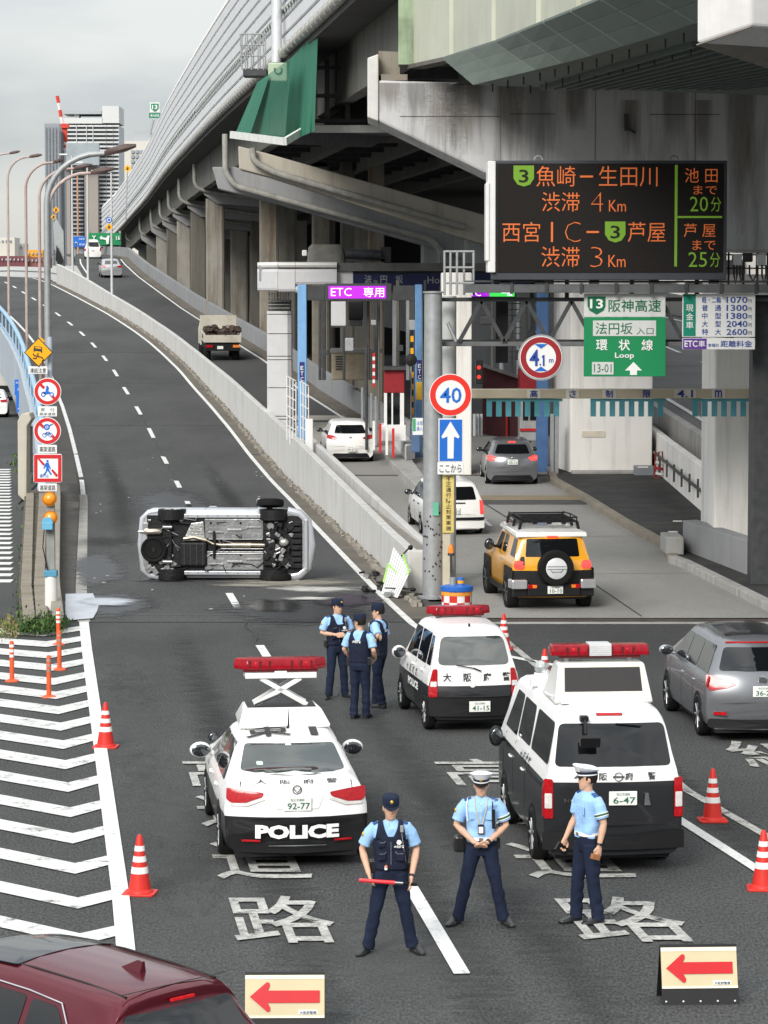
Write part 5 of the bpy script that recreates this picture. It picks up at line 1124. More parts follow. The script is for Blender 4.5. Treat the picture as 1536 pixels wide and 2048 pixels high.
# front row
x, y = gpos(781, 1905)
t, T, MH = person('officer in navy cap and vest holding a red baton in both hands', x, y, R(2), 1.71, ((-.245, -.02), (.235, .02)), [[(-.30, .05, 1.13), (-.235, -.14, .90), (.25, -.35, -.9)], [(.28, .05, 1.13), (.215, -.16, .86), (-.05, -.3, -.95)]], head=(R(4), R(8)), vest=True, vox=.0065, seed=3)
bat = MB(); a, b = T((-.34, -.20, .845)), T((.27, -.22, .80)); 
ML = Matrix.Translation(t.location)@Matrix.Rotation(R(2), 4, 'Z')@Matrix.Scale(1.71/1.72, 4)
br = thing('baton', 'red traffic baton held level across the thighs of the vested officer', 'baton', ML@a)
A, B = ML@a, ML@b
mb = MB(); mb.tube([A, A.lerp(B, .62)], [.020, .022], 10); mb.build('red_tube', mat('baton_red', (.80, .03, .04), .25, coat=1, var=.05), br, world=True, smooth=40)
mb = MB(); mb.tube([A.lerp(B, .62), A.lerp(B, .76)], .016, 10); mb.build('collar', chrome, br, world=True, smooth=40)
mb = MB(); mb.tube([A.lerp(B, .76), B], .016, 10); mb.build('grip', rubber, br, world=True, smooth=40)
mb = MB(); mb.tube([T((-.05, -.135, .98)), T((-.055, -.15, .94))], .016, 8); mb.build('key_reel', whitem, t); mb = MB(); mb.tube([T((-.05, -.14, .99)), T((-.05, -.15, .965))], .012, 8); mb.build('orange_clip', mat('orange_plastic', (.7, .15, .03), .4), t)
x, y = gpos(962, 1848)
t, T, MH = person('officer in white peaked cap with lanyard and hands clasped in front', x, y, R(-3), 1.72, ((-.26, 0), (.25, .0)), [[(-.275, .02, 1.13), (-.07, -.17, .965), (.9, -.25, -.3)], [(.275, .02, 1.13), (.07, -.17, .965), (-.9, -.28, -.3)]], head=(0, R(8)), cap='white', vox=.0065, seed=8, armband=True)
mb = MB()
for s in (-1, 1): mb.tube([T((s*.075, -.05, 1.45)), T((s*.06, -.128, 1.34)), T((s*.015, -.142, 1.17))], .006, 5)
mb.build('lanyard', mat('lanyard_tan', (.50, .42, .26), .8), t)
mb = MB(); p = T((0, -.15, 1.11)); mb.cbox(p, (.07, .012, .11)); cdh = mb.build('card_holder', black, t, bevel=.008)
mb = MB(); mb.cbox(p+Vector((0, -.008, -.005)), (.05, .004, .07)); mb.build('card', whitem, cdh)
mb = MB(); mb.tube([T((.135, -.135, 1.33)), T((.14, -.145, 1.12))], .020, 8); mb.tube([T((.125, -.13, 1.33)), T((.125, -.13, 1.42))], .006, 6); mb.build('pocket_torch', black, t)
mb = MB(); mb.tube([T((-.15, -.03, 1.43)), T((-.16, -.10, 1.36)), T((-.15, -.13, 1.2))], .006, 5); mb.build('white_cord', whitem, t)
mb = MB(); mb.cbox(T((-.24, -.03, .93)), (.12, .12, .19), .2); mb.build('shoulder_bag', leather, t, bevel=.03)
x, y = gpos(1174, 1846)
t, T, MH = person('officer in white peaked cap in profile, looking left beside the van', x, y, R(-62), 1.75, ((-.10, -.08), (.11, .08)), [[(-.25, .0, 1.13), (-.25, -.13, .90), (.0, -.3, -.95)], [(.25, .05, 1.13), (.27, -.02, .89), (0, -.1, -1)]], head=(R(-22), R(2)), cap='white', vox=.0065, seed=12, armband=True)
mb = MB(); mb.cbox(T((-.25, -.17, .79)), (.03, .16, .10), 0, -.6); mb.build('notebook', leather, t, bevel=.004); mb = MB(); mb.cbox(T((.275, -.07, .78)), (.05, .10, .06), 0, -.3); mb.build('wallet', mat('tan_leather', (.28, .12, .05), .5), t, bevel=.006)
# group of three by the small wagon
x, y = gpos(674, 1396)
person('officer in navy cap facing the camera with folded hands, leftmost of three talking', x, y, R(20), 1.72, ((-.16, -.02), (.16, .05)), [[(-.27, .02, 1.14), (-.07, -.17, 1.12), (.9, -.2, .1)], [(.27, .02, 1.14), (.06, -.18, 1.10), (-.9, -.2, .1)]], head=(R(25), R(3)), vest=True, vox=.009, seed=21)
x, y = gpos(720, 1437)
person('officer in navy cap seen from behind at the centre of three talking', x, y, R(158), 1.72, ((-.09, -.04), (.09, .06)), [[(-.26, .05, 1.13), (-.22, -.13, .98), (.5, -.4, -.5)], [(.27, .03, 1.13), (.22, -.12, .98), (-.4, -.5, -.6)]], head=(R(68), R(2)), vest=True, vox=.009, seed=25)
x, y = gpos(757, 1414)
person('officer in navy cap leaning one hand on the small police wagon', x, y, R(-115), 1.75, ((-.10, -.10), (.10, .12)), [[(-.27, .02, 1.13), (-.22, -.12, .95), (.2, -.3, -.9)], [(.34, .16, 1.20), (.52, .28, 1.24), (.75, .3, -.05)]], head=(R(12), R(5)), vest=True, vox=.009, seed=31)
# ------------------------------------------------------------------ elevated expressway on the right
VXT = [(50, 3.4), (64, 2.1), (78, .6), (93, -1.06), (111, -3.1), (130, -5.4), (153, -8.1), (181, -11.2), (230, -16.5), (300, -23.5), (350, -29.2), (387, -33.6), (430, -40), (470, -48)]
VZT = [(50, 16.0), (300, 16.0), (350, 15.6), (387, 15.0), (430, 13.3), (470, 12.0)]
vx = lambda y: sum(lerp(VXT, y+d) for d in (-16, -8, 0, 8, 16))/5; vz = lambda y: sum(lerp(VZT, y+d) for d in (-20, -10, 0, 10, 20))/5
bar_m = mat('barrier_panel', (.68, .69, .70), .5, var=.05, scale=1.2, streak=.14, dirtcol=(.40, .42, .36))
bar_cap = mat('barrier_cap', (.74, .72, .70), .5, var=.05)
bar_pipe = mat('barrier_pipe', (.52, .50, .45), .7, var=.12, scale=2, streak=.3, dirtcol=(.2, .19, .15))
girder_c = mat('girder_concrete', (.17, .168, .15), .85, var=.15, scale=.5, streak=.7, dirt=.35, dirtcol=(.05, .045, .03))
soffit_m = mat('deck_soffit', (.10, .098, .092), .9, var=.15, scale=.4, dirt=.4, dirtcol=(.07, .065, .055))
nb = thing('noise_barrier', 'long white ribbed noise barrier rising along the edge of the elevated expressway', 'noise barrier', (vx(93), 93, 16))
ROWS = 8; PH = .62
ys_ = [76, 84, 93, 102, 111, 121, 131, 142, 153, 164, 175, 187, 200, 214, 230, 248, 268, 290, 315, 343, 372, 402, 430]
for i in range(len(ys_)-1):
    a, b = ys_[i], ys_[i+1]
    for k in range(ROWS):
        mb = MB(); z0, z1 = .25+k*PH, .25+(k+1)*PH-.11
        A = Vector((vx(a), a+.03, vz(a))); B = Vector((vx(b), b-.03, vz(b)))
        mb.loft([[P_+Vector((0, 0, z0)), P_+Vector((-.03, 0, z0+.03)), P_+Vector((-.05, 0, z1-.03)), P_+Vector((-.01, 0, z1)), P_+Vector((.06, 0, z1)), P_+Vector((.06, 0, z0))] for P_ in (A, B)])
        mb.build('barrier_panel', bar_m, nb, world=True)
    mb = MB(); mb.loft([[Vector((vx(y)+d, y, vz(y)+e)) for d, e in ((-.04, .25+ROWS*PH), (.05, .55+ROWS*PH), (.28, .85+ROWS*PH), (.34, .80+ROWS*PH), (.14, .5+ROWS*PH), (.06, .25+ROWS*PH))] for y in (a+.03, b-.03)]); mb.build('curved_cap', bar_cap, nb, world=True)
    mb = MB(); mb.tube([(vx(a)+.1, a, vz(a)+.2), (vx(a)+.1, a, vz(a)+.2+ROWS*PH)], .09, 6); mb.build('post', galv, nb, world=True)
mb = MB(); mb.loft([[Vector((vx(y)+.07, y, vz(y)+.2)), Vector((vx(y)+.07, y, vz(y)+.25+ROWS*PH)), Vector((vx(y)+.12, y, vz(y)+.25+ROWS*PH)), Vector((vx(y)+.12, y, vz(y)+.2))] for y in ys_]); mb.build('backing', mat('barrier_backing', (.42, .42, .43), .8), nb, world=True)
mb = MB(); mb.tube([(vx(y)-.16, y, vz(y)+.05) for y in ys_], .20, 10); cp = mb.build('edge_conduit', bar_pipe, nb, world=True, smooth=50)
mb = MB(); y = 77.0
while y < 300: mb.tube([(vx(y)-.16, y, vz(y)+.05), (vx(y+.12)-.16, y+.12, vz(y)+.05)], .235, 10); y += 1.6 if y < 200 else 3
stuff(mb.build('conduit_ring', galv, cp))
mb = MB(); mb.tube([(vx(y)-.09, y, vz(y)+1.75) for y in ys_], .05, 6); mb.build('handrail', mat('aged_green', (.42, .48, .38), .6, var=.2), nb, world=True)
mb = MB(); y = 76
while y < 300: mb.cbox((vx(y)-.10, y, vz(y)+1.68), (.06, .35, .16)); y += 1.1 if y < 180 else 2.5
stuff(mb.build('clip_row', galv, nb, world=True))
# deck and girders behind the barrier
deck = thing('elevated_expressway', 'grey underside and girders of the elevated expressway above the toll lanes', 'viaduct', (vx(120)+6, 120, 15.5))
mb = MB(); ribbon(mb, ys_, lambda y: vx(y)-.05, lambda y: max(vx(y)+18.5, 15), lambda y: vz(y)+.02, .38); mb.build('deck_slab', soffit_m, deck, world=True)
for off, w_, d_ in ((1.25, .5, 2.3), (4.6, .5, 2.3), (8.4, .5, 2.3), (12.2, .5, 2.3), (16, .5, 2.3)):
    for a, b in ((81.5, 109.5), (110, 139.5), (140, 164.5), (165, 189.5), (190, 214.5), (215, 244.5), (245, 279.5), (280, 329), (329.5, 400)):
        mb = MB(); ribbon(mb, rng(a, b, 10), lambda y: vx(y)+off, lambda y: vx(y)+off+w_, lambda y: vz(y)-.36, d_-.36); mb.build('girder', girder_c, deck, world=True)
mb = MB(); y = 84
while y < 200:
    mb.box(vx(y)+1.9, vx(y)+16, y, y+.25, 14.1, 15.4); y += 6
stuff(mb.build('cross_bracing', galv_dark, deck, world=True))
# ---- piers that carry it, each: cross arm seen end-on at the left + column
def arm(label, Ypos, poly_px, col=None, m=conc_grey, thick=2.0, grp='expressway piers under the barrier', pipe=True, colx=None):
    pts = [V(a, b, Ypos) for a, b in poly_px]; t = thing('pier', label, 'pier', (pts[0].x, Ypos, 0), group=grp)
    mb = MB(); mb.prism([(p.x, p.z) for p in pts], Ypos, Ypos+thick, 'y'); mb.build('cross_arm', m, t, world=True, bevel=.06)
    return t, pts
def column(t, x, y, w, d, z0, z1, m, name='column', ch=.12):
    mb = MB(); pl = [(x-w/2+ch, y), (x+w/2-ch, y), (x+w/2, y+ch), (x+w/2, y+d-ch), (x+w/2-ch, y+d), (x-w/2+ch, y+d), (x-w/2, y+d-ch), (x-w/2, y+ch)]
    mb.prism(pl, z0, z1, 'z'); return mb.build(name, m, t, world=True)
def pipe(t, pts, r=.11, m=None, n=8):
    mb = MB(); P_ = [Vector(p) for p in pts]; Q = [P_[0]]
    for i in range(1, len(P_)-1):
        a, b, c_ = P_[i-1], P_[i], P_[i+1]; k = min(.6, (a-b).length*.4, (c_-b).length*.4); A = b+(a-b).normalized()*k; B = b+(c_-b).normalized()*k
        Q += [A*(1-s_)**2+b*2*s_*(1-s_)+B*s_*s_ for s_ in (0, .25, .5, .75, 1)]
    Q.append(P_[-1]); mb.tube(Q, r, n); return mb.build('drain_pipe', m or mat('drain_pipe', (.30, .295, .27), .7, var=.2, streak=.4, dirtcol=(.08, .07, .05)), t, world=True, smooth=50)
# arm A and B (the two long sloping ones) and the Y-shaped column they meet
tA, _ = arm('pale concrete cross arm with a drain pipe, just below the green netting', 132, [(476, 292), (532, 306), (990, 436), (1000, 500), (930, 478), (532, 352), (478, 338)], m=mat('cream_concrete', (.42, .39, .33), .85, var=.12, scale=.8, streak=.45, dirt=.25, dirtcol=(.14, .12, .09)))
pipe(tA, [V(505, 296, 131.6), V(507, 322, 131.6), V(548, 345, 131.6), V(930, 455, 131.6)], .15)
tB, _ = arm('grey concrete cross arm reaching down to the forked column', 142, [(424, 334), (470, 334), (985, 470), (985, 540), (880, 500), (520, 398), (436, 378)])
pipe(tB, [V(450, 268, 141.6), V(451, 345, 141.6), V(470, 372, 141.6), V(600, 408, 141.6), V(860, 478, 141.6), V(882, 500, 141.6), V(882, 545, 141.6)], .14)
column(tB, V(905, 0, 142).x, 142.2, 2.9, 1.9, 0, 9.6, conc_grey); column(tA, V(1000, 0, 132).x, 132.2, 3.0, 1.8, 0, 9.8, conc_grey)
# farther piers under the barrier
for i, (Yp, xl, xr, yt, cw) in enumerate(((200, 405, 620, 372, 1.2), (226, 372, 560, 398, 1.2), (252, 343, 520, 416, 1.2), (280, 322, 470, 432, 1.3), (310, 300, 430, 446, 1.3), (345, 280, 390, 462, 1.4), (388, 262, 350, 476, 1.4))):
    lab = ['column with a rust stained face nearest the lorry', 'second column along the toll ramp wall', 'third column along the toll ramp wall', 'fourth column along the toll ramp wall', 'fifth column along the toll ramp wall', 'sixth column along the toll ramp wall', 'farthest column where the toll ramp crests'][i]
    t, _ = arm('concrete expressway pier, '+lab, Yp, [(xl, yt), (xr, yt+22), (xr, yt+48), (xl+30, yt+36), (xl+3, yt+18)], thick=2.2)
    z1 = V(0, yt+25, Yp).z
    for kx, ww in ((V(xl+22, 0, Yp).x, cw), (V(xl+22, 0, Yp).x+4.6, cw*1.2), (V(xl+22, 0, Yp).x+9.6, cw*1.1)):
        column(t, kx, Yp+.3, ww, 1.4, 0, z1, mat('stained_column', (.26, .25, .22), .85, var=.18, scale=1, streak=.75, dirt=.4, dirtcol=(.10, .07, .045)) if i % 2 == 0 else conc_dark)
    pipe(t, [(vx(Yp)+.7, Yp-.2, 15.3), (vx(Yp)+.7, Yp-.2, V(0, yt+4, Yp).z), V(xl+26, yt+14, Yp-.2), V(xr-20, yt+34, Yp-.2)], .13)
# extra columns seen in the dark between the ramp and the toll roof
for i, (Yp, pxx, w_, lab) in enumerate(((176, 536, 1.1, 'left of the white toll roof'), (186, 572, 1.2, 'behind the white toll roof'), (174, 640, 1.0, 'behind the covered roof machine'), (170, 694, .8, 'with peeling rust, behind the ETC sign'), (166, 752, .9, 'brown streaked, right of the ETC sign'), (150, 1030, 1.6, 'behind the left end of the message board'))):
    t = thing('support_column', 'weathered concrete column under the expressway, '+lab, 'column', (V(pxx, 0, Yp).x, Yp, 0), group='columns under the expressway')
    column(t, V(pxx, 0, Yp).x, Yp, w_, 1.2, 0, 14.5, conc_dark if i % 2 else mat('brown_streaked', (.23, .215, .18), .9, var=.25, scale=1.5, streak=.9, dirt=.6, dirtcol=(.12, .07, .04)), name='shaft')
# added near-black wall; its colour paints the deep shade far under the viaduct
t = thing('building', 'added near-black wall painting in the deep shade far under the elevated expressway', 'building', (10, 330, 0))
mb = MB(); mb.box(-24, 9, 330, 345, 0, 17.5); mb.build('wall', mat('painted_shade_black', (.022, .022, .022), .9, var=.3, scale=.2), t, world=True)
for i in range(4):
    mb = MB(); mb.box(-20+i*7, -15.5+i*7, 329.6, 330.0, 6.5, 9.5); mb.build('window', mat('dim_window', (.02, .022, .024), .3), t, world=True)  # added along with the wall, in the same near-black
# ---- the big hammerhead pier in front
t = thing('pier', 'huge pale hammerhead pier whose beam end juts out above the toll lanes', 'pier', (V(1480, 0, 77).x, 77, 0))
YB = 77; b_poly = [(735, 118), (760, 112), (760, 160), (812, 152), (812, 168), (1560, 186), (1900, 195), (1900, 640), (1440, 640), (1440, 500), (1290, 452), (1010, 366), (742, 250), (735, 236)]
beam_m = mat('pier_concrete', (.52, .525, .53), .85, var=.10, scale=.6, bump=.15, bscale=15, streak=.62, dirt=.28, dirtcol=(.13, .11, .09))
pts = [V(a, b, YB) for a, b in [(757, 160), (812, 162), (1560, 182), (1900, 190), (1900, 520), (1440, 500), (1290, 452), (1010, 366), (757, 243)]]
mb = MB(); mb.prism([(p.x, p.z) for p in pts], YB, YB+3.4, 'y'); mb.build('cross_beam', beam_m, t, world=True, bevel=.07)
pts = [V(a, b, YB+.3) for a, b in [(735, 118), (757, 110), (757, 244), (735, 236)]]; mb = MB(); mb.prism([(p.x, p.z) for p in pts], YB-.05, YB+3.0, 'y'); mb.build('end_face', mat('end_concrete', (.55, .54, .52), .85, var=.08, streak=.2, dirtcol=(.2, .18, .15)), t, world=True, bevel=.03)
pts = [V(a, b, YB) for a, b in [(762, 160), (762, 148), (815, 148), (815, 160)]]; mb = MB(); mb.prism([(p.x, p.z) for p in pts], YB+.1, YB+2.6, 'y'); mb.build('bearing_plinth', mat('brown_streaked', (.23, .215, .18)), t, world=True)
pts = [V(a, b, YB) for a, b in [(757, 98), (800, 100), (800, 148), (757, 148)]]; mb = MB(); mb.prism([(p.x, p.z) for p in pts], YB+.6, YB+2.2, 'y'); mb.build('bearing_block', mat('brown_streaked', (.23, .215, .18)), t, world=True)
x0, x1 = V(1436, 0, 74.5).x, V(1436, 0, 74.5).x+3.2
mb = MB(); mb.box(x0, x1, 74.5, 77.6, .1, V(0, 500, 74.5).z-.6); mb.build('column', conc_white, t, world=True, bevel=.06)
mb = MB(); mb.cbox((V(1254, 0, YB).x, YB-.06, V(0, 245, YB).z), (.10, .10, .42)); mb.cbox((V(1262, 0, YB).x, YB-.06, V(0, 260, YB).z), (.3, .08, .05), 0, 0, .6); mb.build('cable_bracket', galv_dark, t, world=True)
def vstain(px, y0, y1, w, Yq, parent, m, seed=0):
    a, b = V(px, y0, Yq), V(px, y1, Yq); mb = MB(); fade = []; nu, nv = 8, 14; vs = []
    for j in range(nv+1):
        for i in range(nu+1):
            u, v = i/nu, j/nv; vs.append((a.x+(u-.5)*w/SC(Yq), Yq, a.z+(b.z-a.z)*v)); fade.append((math.sin(math.pi*u))*min(1, (1-v)*1.6)*1.1)
    mb.add(vs, [(j*(nu+1)+i, j*(nu+1)+i+1, (j+1)*(nu+1)+i+1, (j+1)*(nu+1)+i) for j in range(nv) for i in range(nu)])
    o = mb.build('water_stain', m, parent, world=True, fixn=False); at = o.data.attributes.new('fade', 'FLOAT', 'POINT'); at.data.foreach_set('value', fade)
st_b = stain('rust_water_stain', (.15, .125, .09), .9, .36, .42, (4, 1, .35), .5); st_d = stain('dark_water_stain', (.07, .07, .065), .9, .38, .32, (5, 1, .3), .5)
for k, (x_, y0, y1, w_) in enumerate(((880, 165, 300, 50), (905, 165, 330, 40), (935, 165, 310, 60), (1020, 172, 325, 44), (1075, 172, 330, 60), (1150, 175, 260, 40), (1262, 200, 310, 30), (1350, 176, 320, 40), (1405, 200, 320, 30), (1482, 180, 470, 46), (830, 165, 250, 50), (780, 165, 225, 44))): vstain(x_, y0, y1, w_*1.4, YB-.012, t, st_b if k % 3 != 1 else st_d)
for x0_, x1_, y_ in ((800, 1000, 232), (1020, 1110, 227), (1300, 1440, 228)): mb = MB(); mb.pbox(x0_, y_, x1_, y_+1.6, YB-.008, .006); mb.build('formwork_joint', conc_dark, t, world=True)
for x_ in (1000, 1190, 1390): mb = MB(); mb.pbox(x_, 172, x_+1.4, 330, YB-.008, .006); mb.build('formwork_joint', conc_grey, t, world=True)
# second white pier column farther in
t = thing('pier', 'broad white pier column standing on the kerb between the toll lanes', 'pier', (V(1228, 0, 101.5).x, 101.5, 0))
xa, xb, xc = V(1118, 0, 101.5).x, V(1145, 0, 101.5).x, V(1310, 0, 101.5).x
mb = MB(); mb.prism([(xa, 104.0), (xb, 101.5), (xc, 101.5), (xc+.2, 104.8)], pz(101.5), V(0, 430, 101.5).z, 'z'); mb.build('column', conc_white, t, world=True, bevel=.05)
mb = MB(); mb.box(V(1168, 0, 101.5).x, V(1215, 0, 101.5).x, 101.47, 101.5, V(0, 874, 101.5).z, V(0, 862, 101.5).z); mb.build('faded_plate', mat('faded_cream', (.62, .56, .46), .8), t, world=True)
mb = MB(); mb.box(V(1146, 0, 101.5).x, xc, 100.9, 101.45, pz(101)-.1, pz(101)+.22); mb.build('footing', conc, t, world=True, bevel=.03)
mb = MB(); mb.box(V(1112, 0, 101.5).x, 14, 101.8, 104.5, V(0, 452, 101.5).z, V(0, 330, 101.5).z); mb.build('cross_beam', conc_grey, t, world=True)
t = thing('equipment_box', 'small grey utility box at the foot of the white pier column', 'utility box', G(1287, 955, .6))
mb = MB(); p = V(1268, 958, 100.6); q = V(1306, 931, 100.6); mb.box(p.x, q.x, 100.3, 100.85, p.z, q.z); mb.build('cabinet', mat('box_grey', (.22, .24, .26), .5, var=.1), t, world=True, bevel=.02)
mb = MB(); p = V(1276, 936, 100.28); q = V(1296, 933, 100.28); mb.box(p.x, q.x, 100.27, 100.3, p.z, q.z); mb.build('label_plate', whitem, t, world=True)
# ---- pale green steel box girder crossing overhead at the right
t = thing('steel_girder', 'pale green steel box girder curving overhead at the top right', 'girder bridge', (3, 70, 13))
gg = mat('pale_green_steel', (.45, .465, .385), .55, var=.08, scale=.6, streak=.30, dirtcol=(.24, .22, .14))
def gpt(px, py, z): return G(px, py, z)
low = [gpt(822, 130, 12.75), gpt(905, 112, 12.75), gpt(990, 85, 12.75), gpt(1080, 50, 12.75), gpt(1160, 20, 12.75), gpt(1225, -6, 12.75), gpt(1310, -50, 12.75), gpt(1420, -120, 12.75)]
for i in range(len(low)-1):
    a, b = low[i], low[i+1]; d = (b-a).normalized(); a2, b2 = a+d*.01, b-d*.01; n_ = Vector((d.y, -d.x, 0)); n_ = n_ if n_.x > 0 else -n_
    mb = MB(); mb.loft([[p, p+n_*.12, p+n_*.12+Vector((0, 0, 3.0)), p+Vector((0, 0, 3.0))] for p in (a2, b2)]); mb.build('web_plate', gg, t, world=True)
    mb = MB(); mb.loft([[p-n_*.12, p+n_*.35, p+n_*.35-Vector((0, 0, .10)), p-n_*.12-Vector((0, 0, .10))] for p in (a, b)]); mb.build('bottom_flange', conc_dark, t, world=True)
    mb = MB(); mb.beam(b-n_*.03, b-n_*.03+Vector((0, 0, 3.0)), .12, .12, up=(0, 1, 0)); mb.build('stiffener', gg, t, world=True)
mb = MB(); mb.beam(low[0]+Vector((-.1, -.05, 0)), low[0]+Vector((-.1, -.05, 3.2)), .45, .3, up=(0, 1, 0)); mb.build('end_plate', mat('mossy_steel', (.26, .33, .22), .7, var=.25, scale=2, streak=.5), t, world=True)
# inspection ceiling under it
t2 = thing('inspection_ceiling', 'grey green soffit panels with hanging bolts under the steel girder', 'ceiling panels', (6, 66, 12))
panm = mat('soffit_panel', (.145, .175, .155), .6, var=.10, scale=.8, streak=.2, dirt=.2, dirtcol=(.1, .11, .09))
edge = [gpt(884, 118, 12.55), gpt(990, 84, 12.55), gpt(1085, 45, 12.55), gpt(1200, -2, 12.55), gpt(1330, -60, 12.55)]
low2 = [gpt(945, 170, 11.75), gpt(1070, 140, 11.75), gpt(1180, 112, 11.75), gpt(1320, 70, 11.75), gpt(1470, 20, 11.75)]
for i in range(4):
    for k in range(3):
        for j in range(2):
            u0, u1 = j/2, (j+1)/2; v0, v1 = k/3, (k+1)/3
            def bl(u, v): return edge[i].lerp(edge[i+1], u).lerp(low2[i].lerp(low2[i+1], u), v)
            q = [bl(u0+.01, v0+.01), bl(u1-.01, v0+.01), bl(u1-.01, v1-.01), bl(u0+.01, v1-.01)]; up = Vector((0, 0, .05))
            mb = MB(); mb.loft([q, [p+up for p in q]]); mb.build('soffit_panel', panm, t2, world=True)
far = [p+Vector((6.5, 6, .0)) for p in low2]
for i in range(4):
    q = [low2[i], low2[i+1], Vector((low2[i+1].x+9, low2[i+1].y+3, 11.78)), Vector((low2[i].x+9, low2[i].y+5, 11.78))]
    mb = MB(); mb.loft([q, [p+Vector((0, 0, .05)) for p in q]]); mb.build('flat_panel', panm, t2, world=True)
for i in range(4):
    for k in range(4):
        for r_ in range(2):
            p = low2[i].lerp(low2[i+1], (k+.5)/4)+Vector((.3+r_*.9, .2+r_*.5, -.09)); mb = MB(); mb.cbox(p, (.035, .035, .18)); mb.build('hanging_bolt', galv_dark, t2, world=True)
lv = mat('louvre_green', (.13, .155, .14), .6, var=.1)
for k in range(16):
    a = gpt(1085+k*26, 176, 11.70); b = gpt(1390+k*34, 88+k*2, 11.70); mb = MB(); mb.beam(a, b, .10, .12); mb.build('louvre', lv, t2, world=True)
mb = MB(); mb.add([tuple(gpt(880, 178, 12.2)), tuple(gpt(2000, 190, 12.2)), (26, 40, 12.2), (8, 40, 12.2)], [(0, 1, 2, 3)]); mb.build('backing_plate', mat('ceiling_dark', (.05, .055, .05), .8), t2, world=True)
# white beam end at the top right corner
t = thing('pier', 'white beam end with a brown stained underside in the top right corner', 'pier', (9, 58, 12.5))
pa, pb, pc, pd = V(1393, -140, 47), V(1500, -140, 47), V(1503, 51, 47), V(1393, 88, 47)
mb = MB(); mb.loft([[pa, pb, pc, pd], [p+Vector((4.5, 3.2, 0)) for p in (pa, pb, pc, pd)]]); mb.build('beam_end', mat('bright_concrete', (.62, .61, .60), .8, var=.06, streak=.25, dirtcol=(.3, .27, .25)), t, world=True, bevel=.04)
mb = MB(); q = [pd+Vector((.02, 0, -.03)), pc+Vector((0, 0, -.03)), V(1640, 200, 61.5), V(1540, 140, 61.5)]
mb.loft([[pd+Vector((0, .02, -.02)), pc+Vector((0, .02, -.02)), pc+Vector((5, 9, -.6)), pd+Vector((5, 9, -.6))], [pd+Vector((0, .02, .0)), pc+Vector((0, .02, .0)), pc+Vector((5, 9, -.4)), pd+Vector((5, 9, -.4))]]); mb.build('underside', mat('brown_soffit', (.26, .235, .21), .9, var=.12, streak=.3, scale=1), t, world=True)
# ---- platform, netting, sign mast at the barrier
t = thing('inspection_platform', 'dark slab platform with a pale lip below the green netting', 'platform', V(600, 280, 133))
E0 = [V(463, 274, 112), V(570, 288, 106), V(612, 263, 108), V(945, 262, 108)]
fl = [p+Vector((3.0, 9, .3)) for p in E0]
for i in range(3):
    mb = MB(); mb.loft([[E0[i], E0[i+1], fl[i+1], fl[i]], [p+Vector((0, 0, .15)) for p in (E0[i], E0[i+1], fl[i+1], fl[i])]]); mb.build('floor_plate', mat('platform_dark', (.11, .11, .11), .8, var=.15), t, world=True)
    mb = MB(); mb.beam(E0[i]+Vector((0, -.1, .08)), E0[i+1]+Vector((0, -.1, .08)), .12, .26); mb.build('edge_lip', mat('lip_pale', (.62, .63, .60), .6), t, world=True)
for k in range(9):
    p = E0[2].lerp(E0[3], k/8); mb = MB(); mb.beam(p+Vector((0, .6, .1)), p+Vector((0, .6, 2.6)), .18, .18, up=(0, 1, 0)); mb.build('bracing_post', galv_dark, t, world=True)
for z_ in (.4, 1.3, 2.3):
    mb = MB(); mb.beam(E0[2]+Vector((0, .5, z_)), E0[3]+Vector((0, .5, z_)), .14, .14); mb.build('bracing_rail', galv_dark, t, world=True)
mb = MB(); mb.box(E0[2].x, E0[3].x+2, 117, 117.3, 12.7, 15.5); mb.build('back_wall', conc_dark, t, world=True)
netm = bpy.data.materials.new('green_netting'); netm.use_nodes = True; _n = netm.node_tree; _b = _n.nodes['Principled BSDF']; _b.inputs['Base Color'].default_value = (.018, .16, .095, 1); _b.inputs['Roughness'].default_value = .8
def netmat(name, a):
    m = netm.copy(); m.name = name; m.node_tree.nodes['Principled BSDF'].inputs['Alpha'].default_value = a; return m
def net(name, quad, Ya, Yb, m, amp, seed, label=None):
    (a, b, c_, d_) = quad; mb = MB(); rings = []; nu, nv = 46, 12
    for i in range(nu+1):
        u = i/nu; top_, bot = Vector(a).lerp(Vector(b), u), Vector(d_).lerp(Vector(c_), u); r_ = []
        for j in range(nv+1):
            v = j/nv; p = top_.lerp(bot, v); y = Ya+(Yb-Ya)*u+amp*math.sin(u*26+v*1.5+seed)*(.3+.5*v)+amp*.7*mnoise.noise(Vector((u*6, v*3, seed)))
            r_.append(V(p.x, p.y+amp*6*math.sin(v*3.1), y))
        rings.append(r_)
    mb.loft(rings, cap=False, closed=False); return mb.build(name, m, nt_, world=True, smooth=70, fixn=False)
nt_ = thing('netting', 'green construction netting hanging from the noise barrier over the platform', 'netting', V(560, 270, 130))
net('net_panel', [(580, 118), (636, 60), (629, 262), (568, 287)], 112.5, 103.5, netmat('net_dense', .96), .42, 1)
net('net_panel', [(514, 165), (582, 116), (570, 287), (478, 268)], 118, 107, netmat('net_sheer', .62), .2, 3)
net('net_panel', [(514, 165), (540, 148), (500, 270), (470, 268)], 117.4, 113, netmat('net_mid', .8), .12, 5)
t = thing('lamp_mast', 'white steel mast with a pale green junction box fixed to the noise barrier', 'mast', V(553, 150, 116))
mb = MB(); a = V(553, 125, 116); b = V(553, -60, 116); mb.tube([a, b], .20, 14); mb.build('tube', mat('mast_white', (.62, .64, .66), .45, metal=.3, var=.1), t, world=True, smooth=50)
mb = MB(); mb.pbox(536, 125, 575, 163, 114.5, .8); mb.build('junction_box', mat('box_green', (.42, .52, .38), .6, var=.12, streak=.2), t, world=True, bevel=.06)
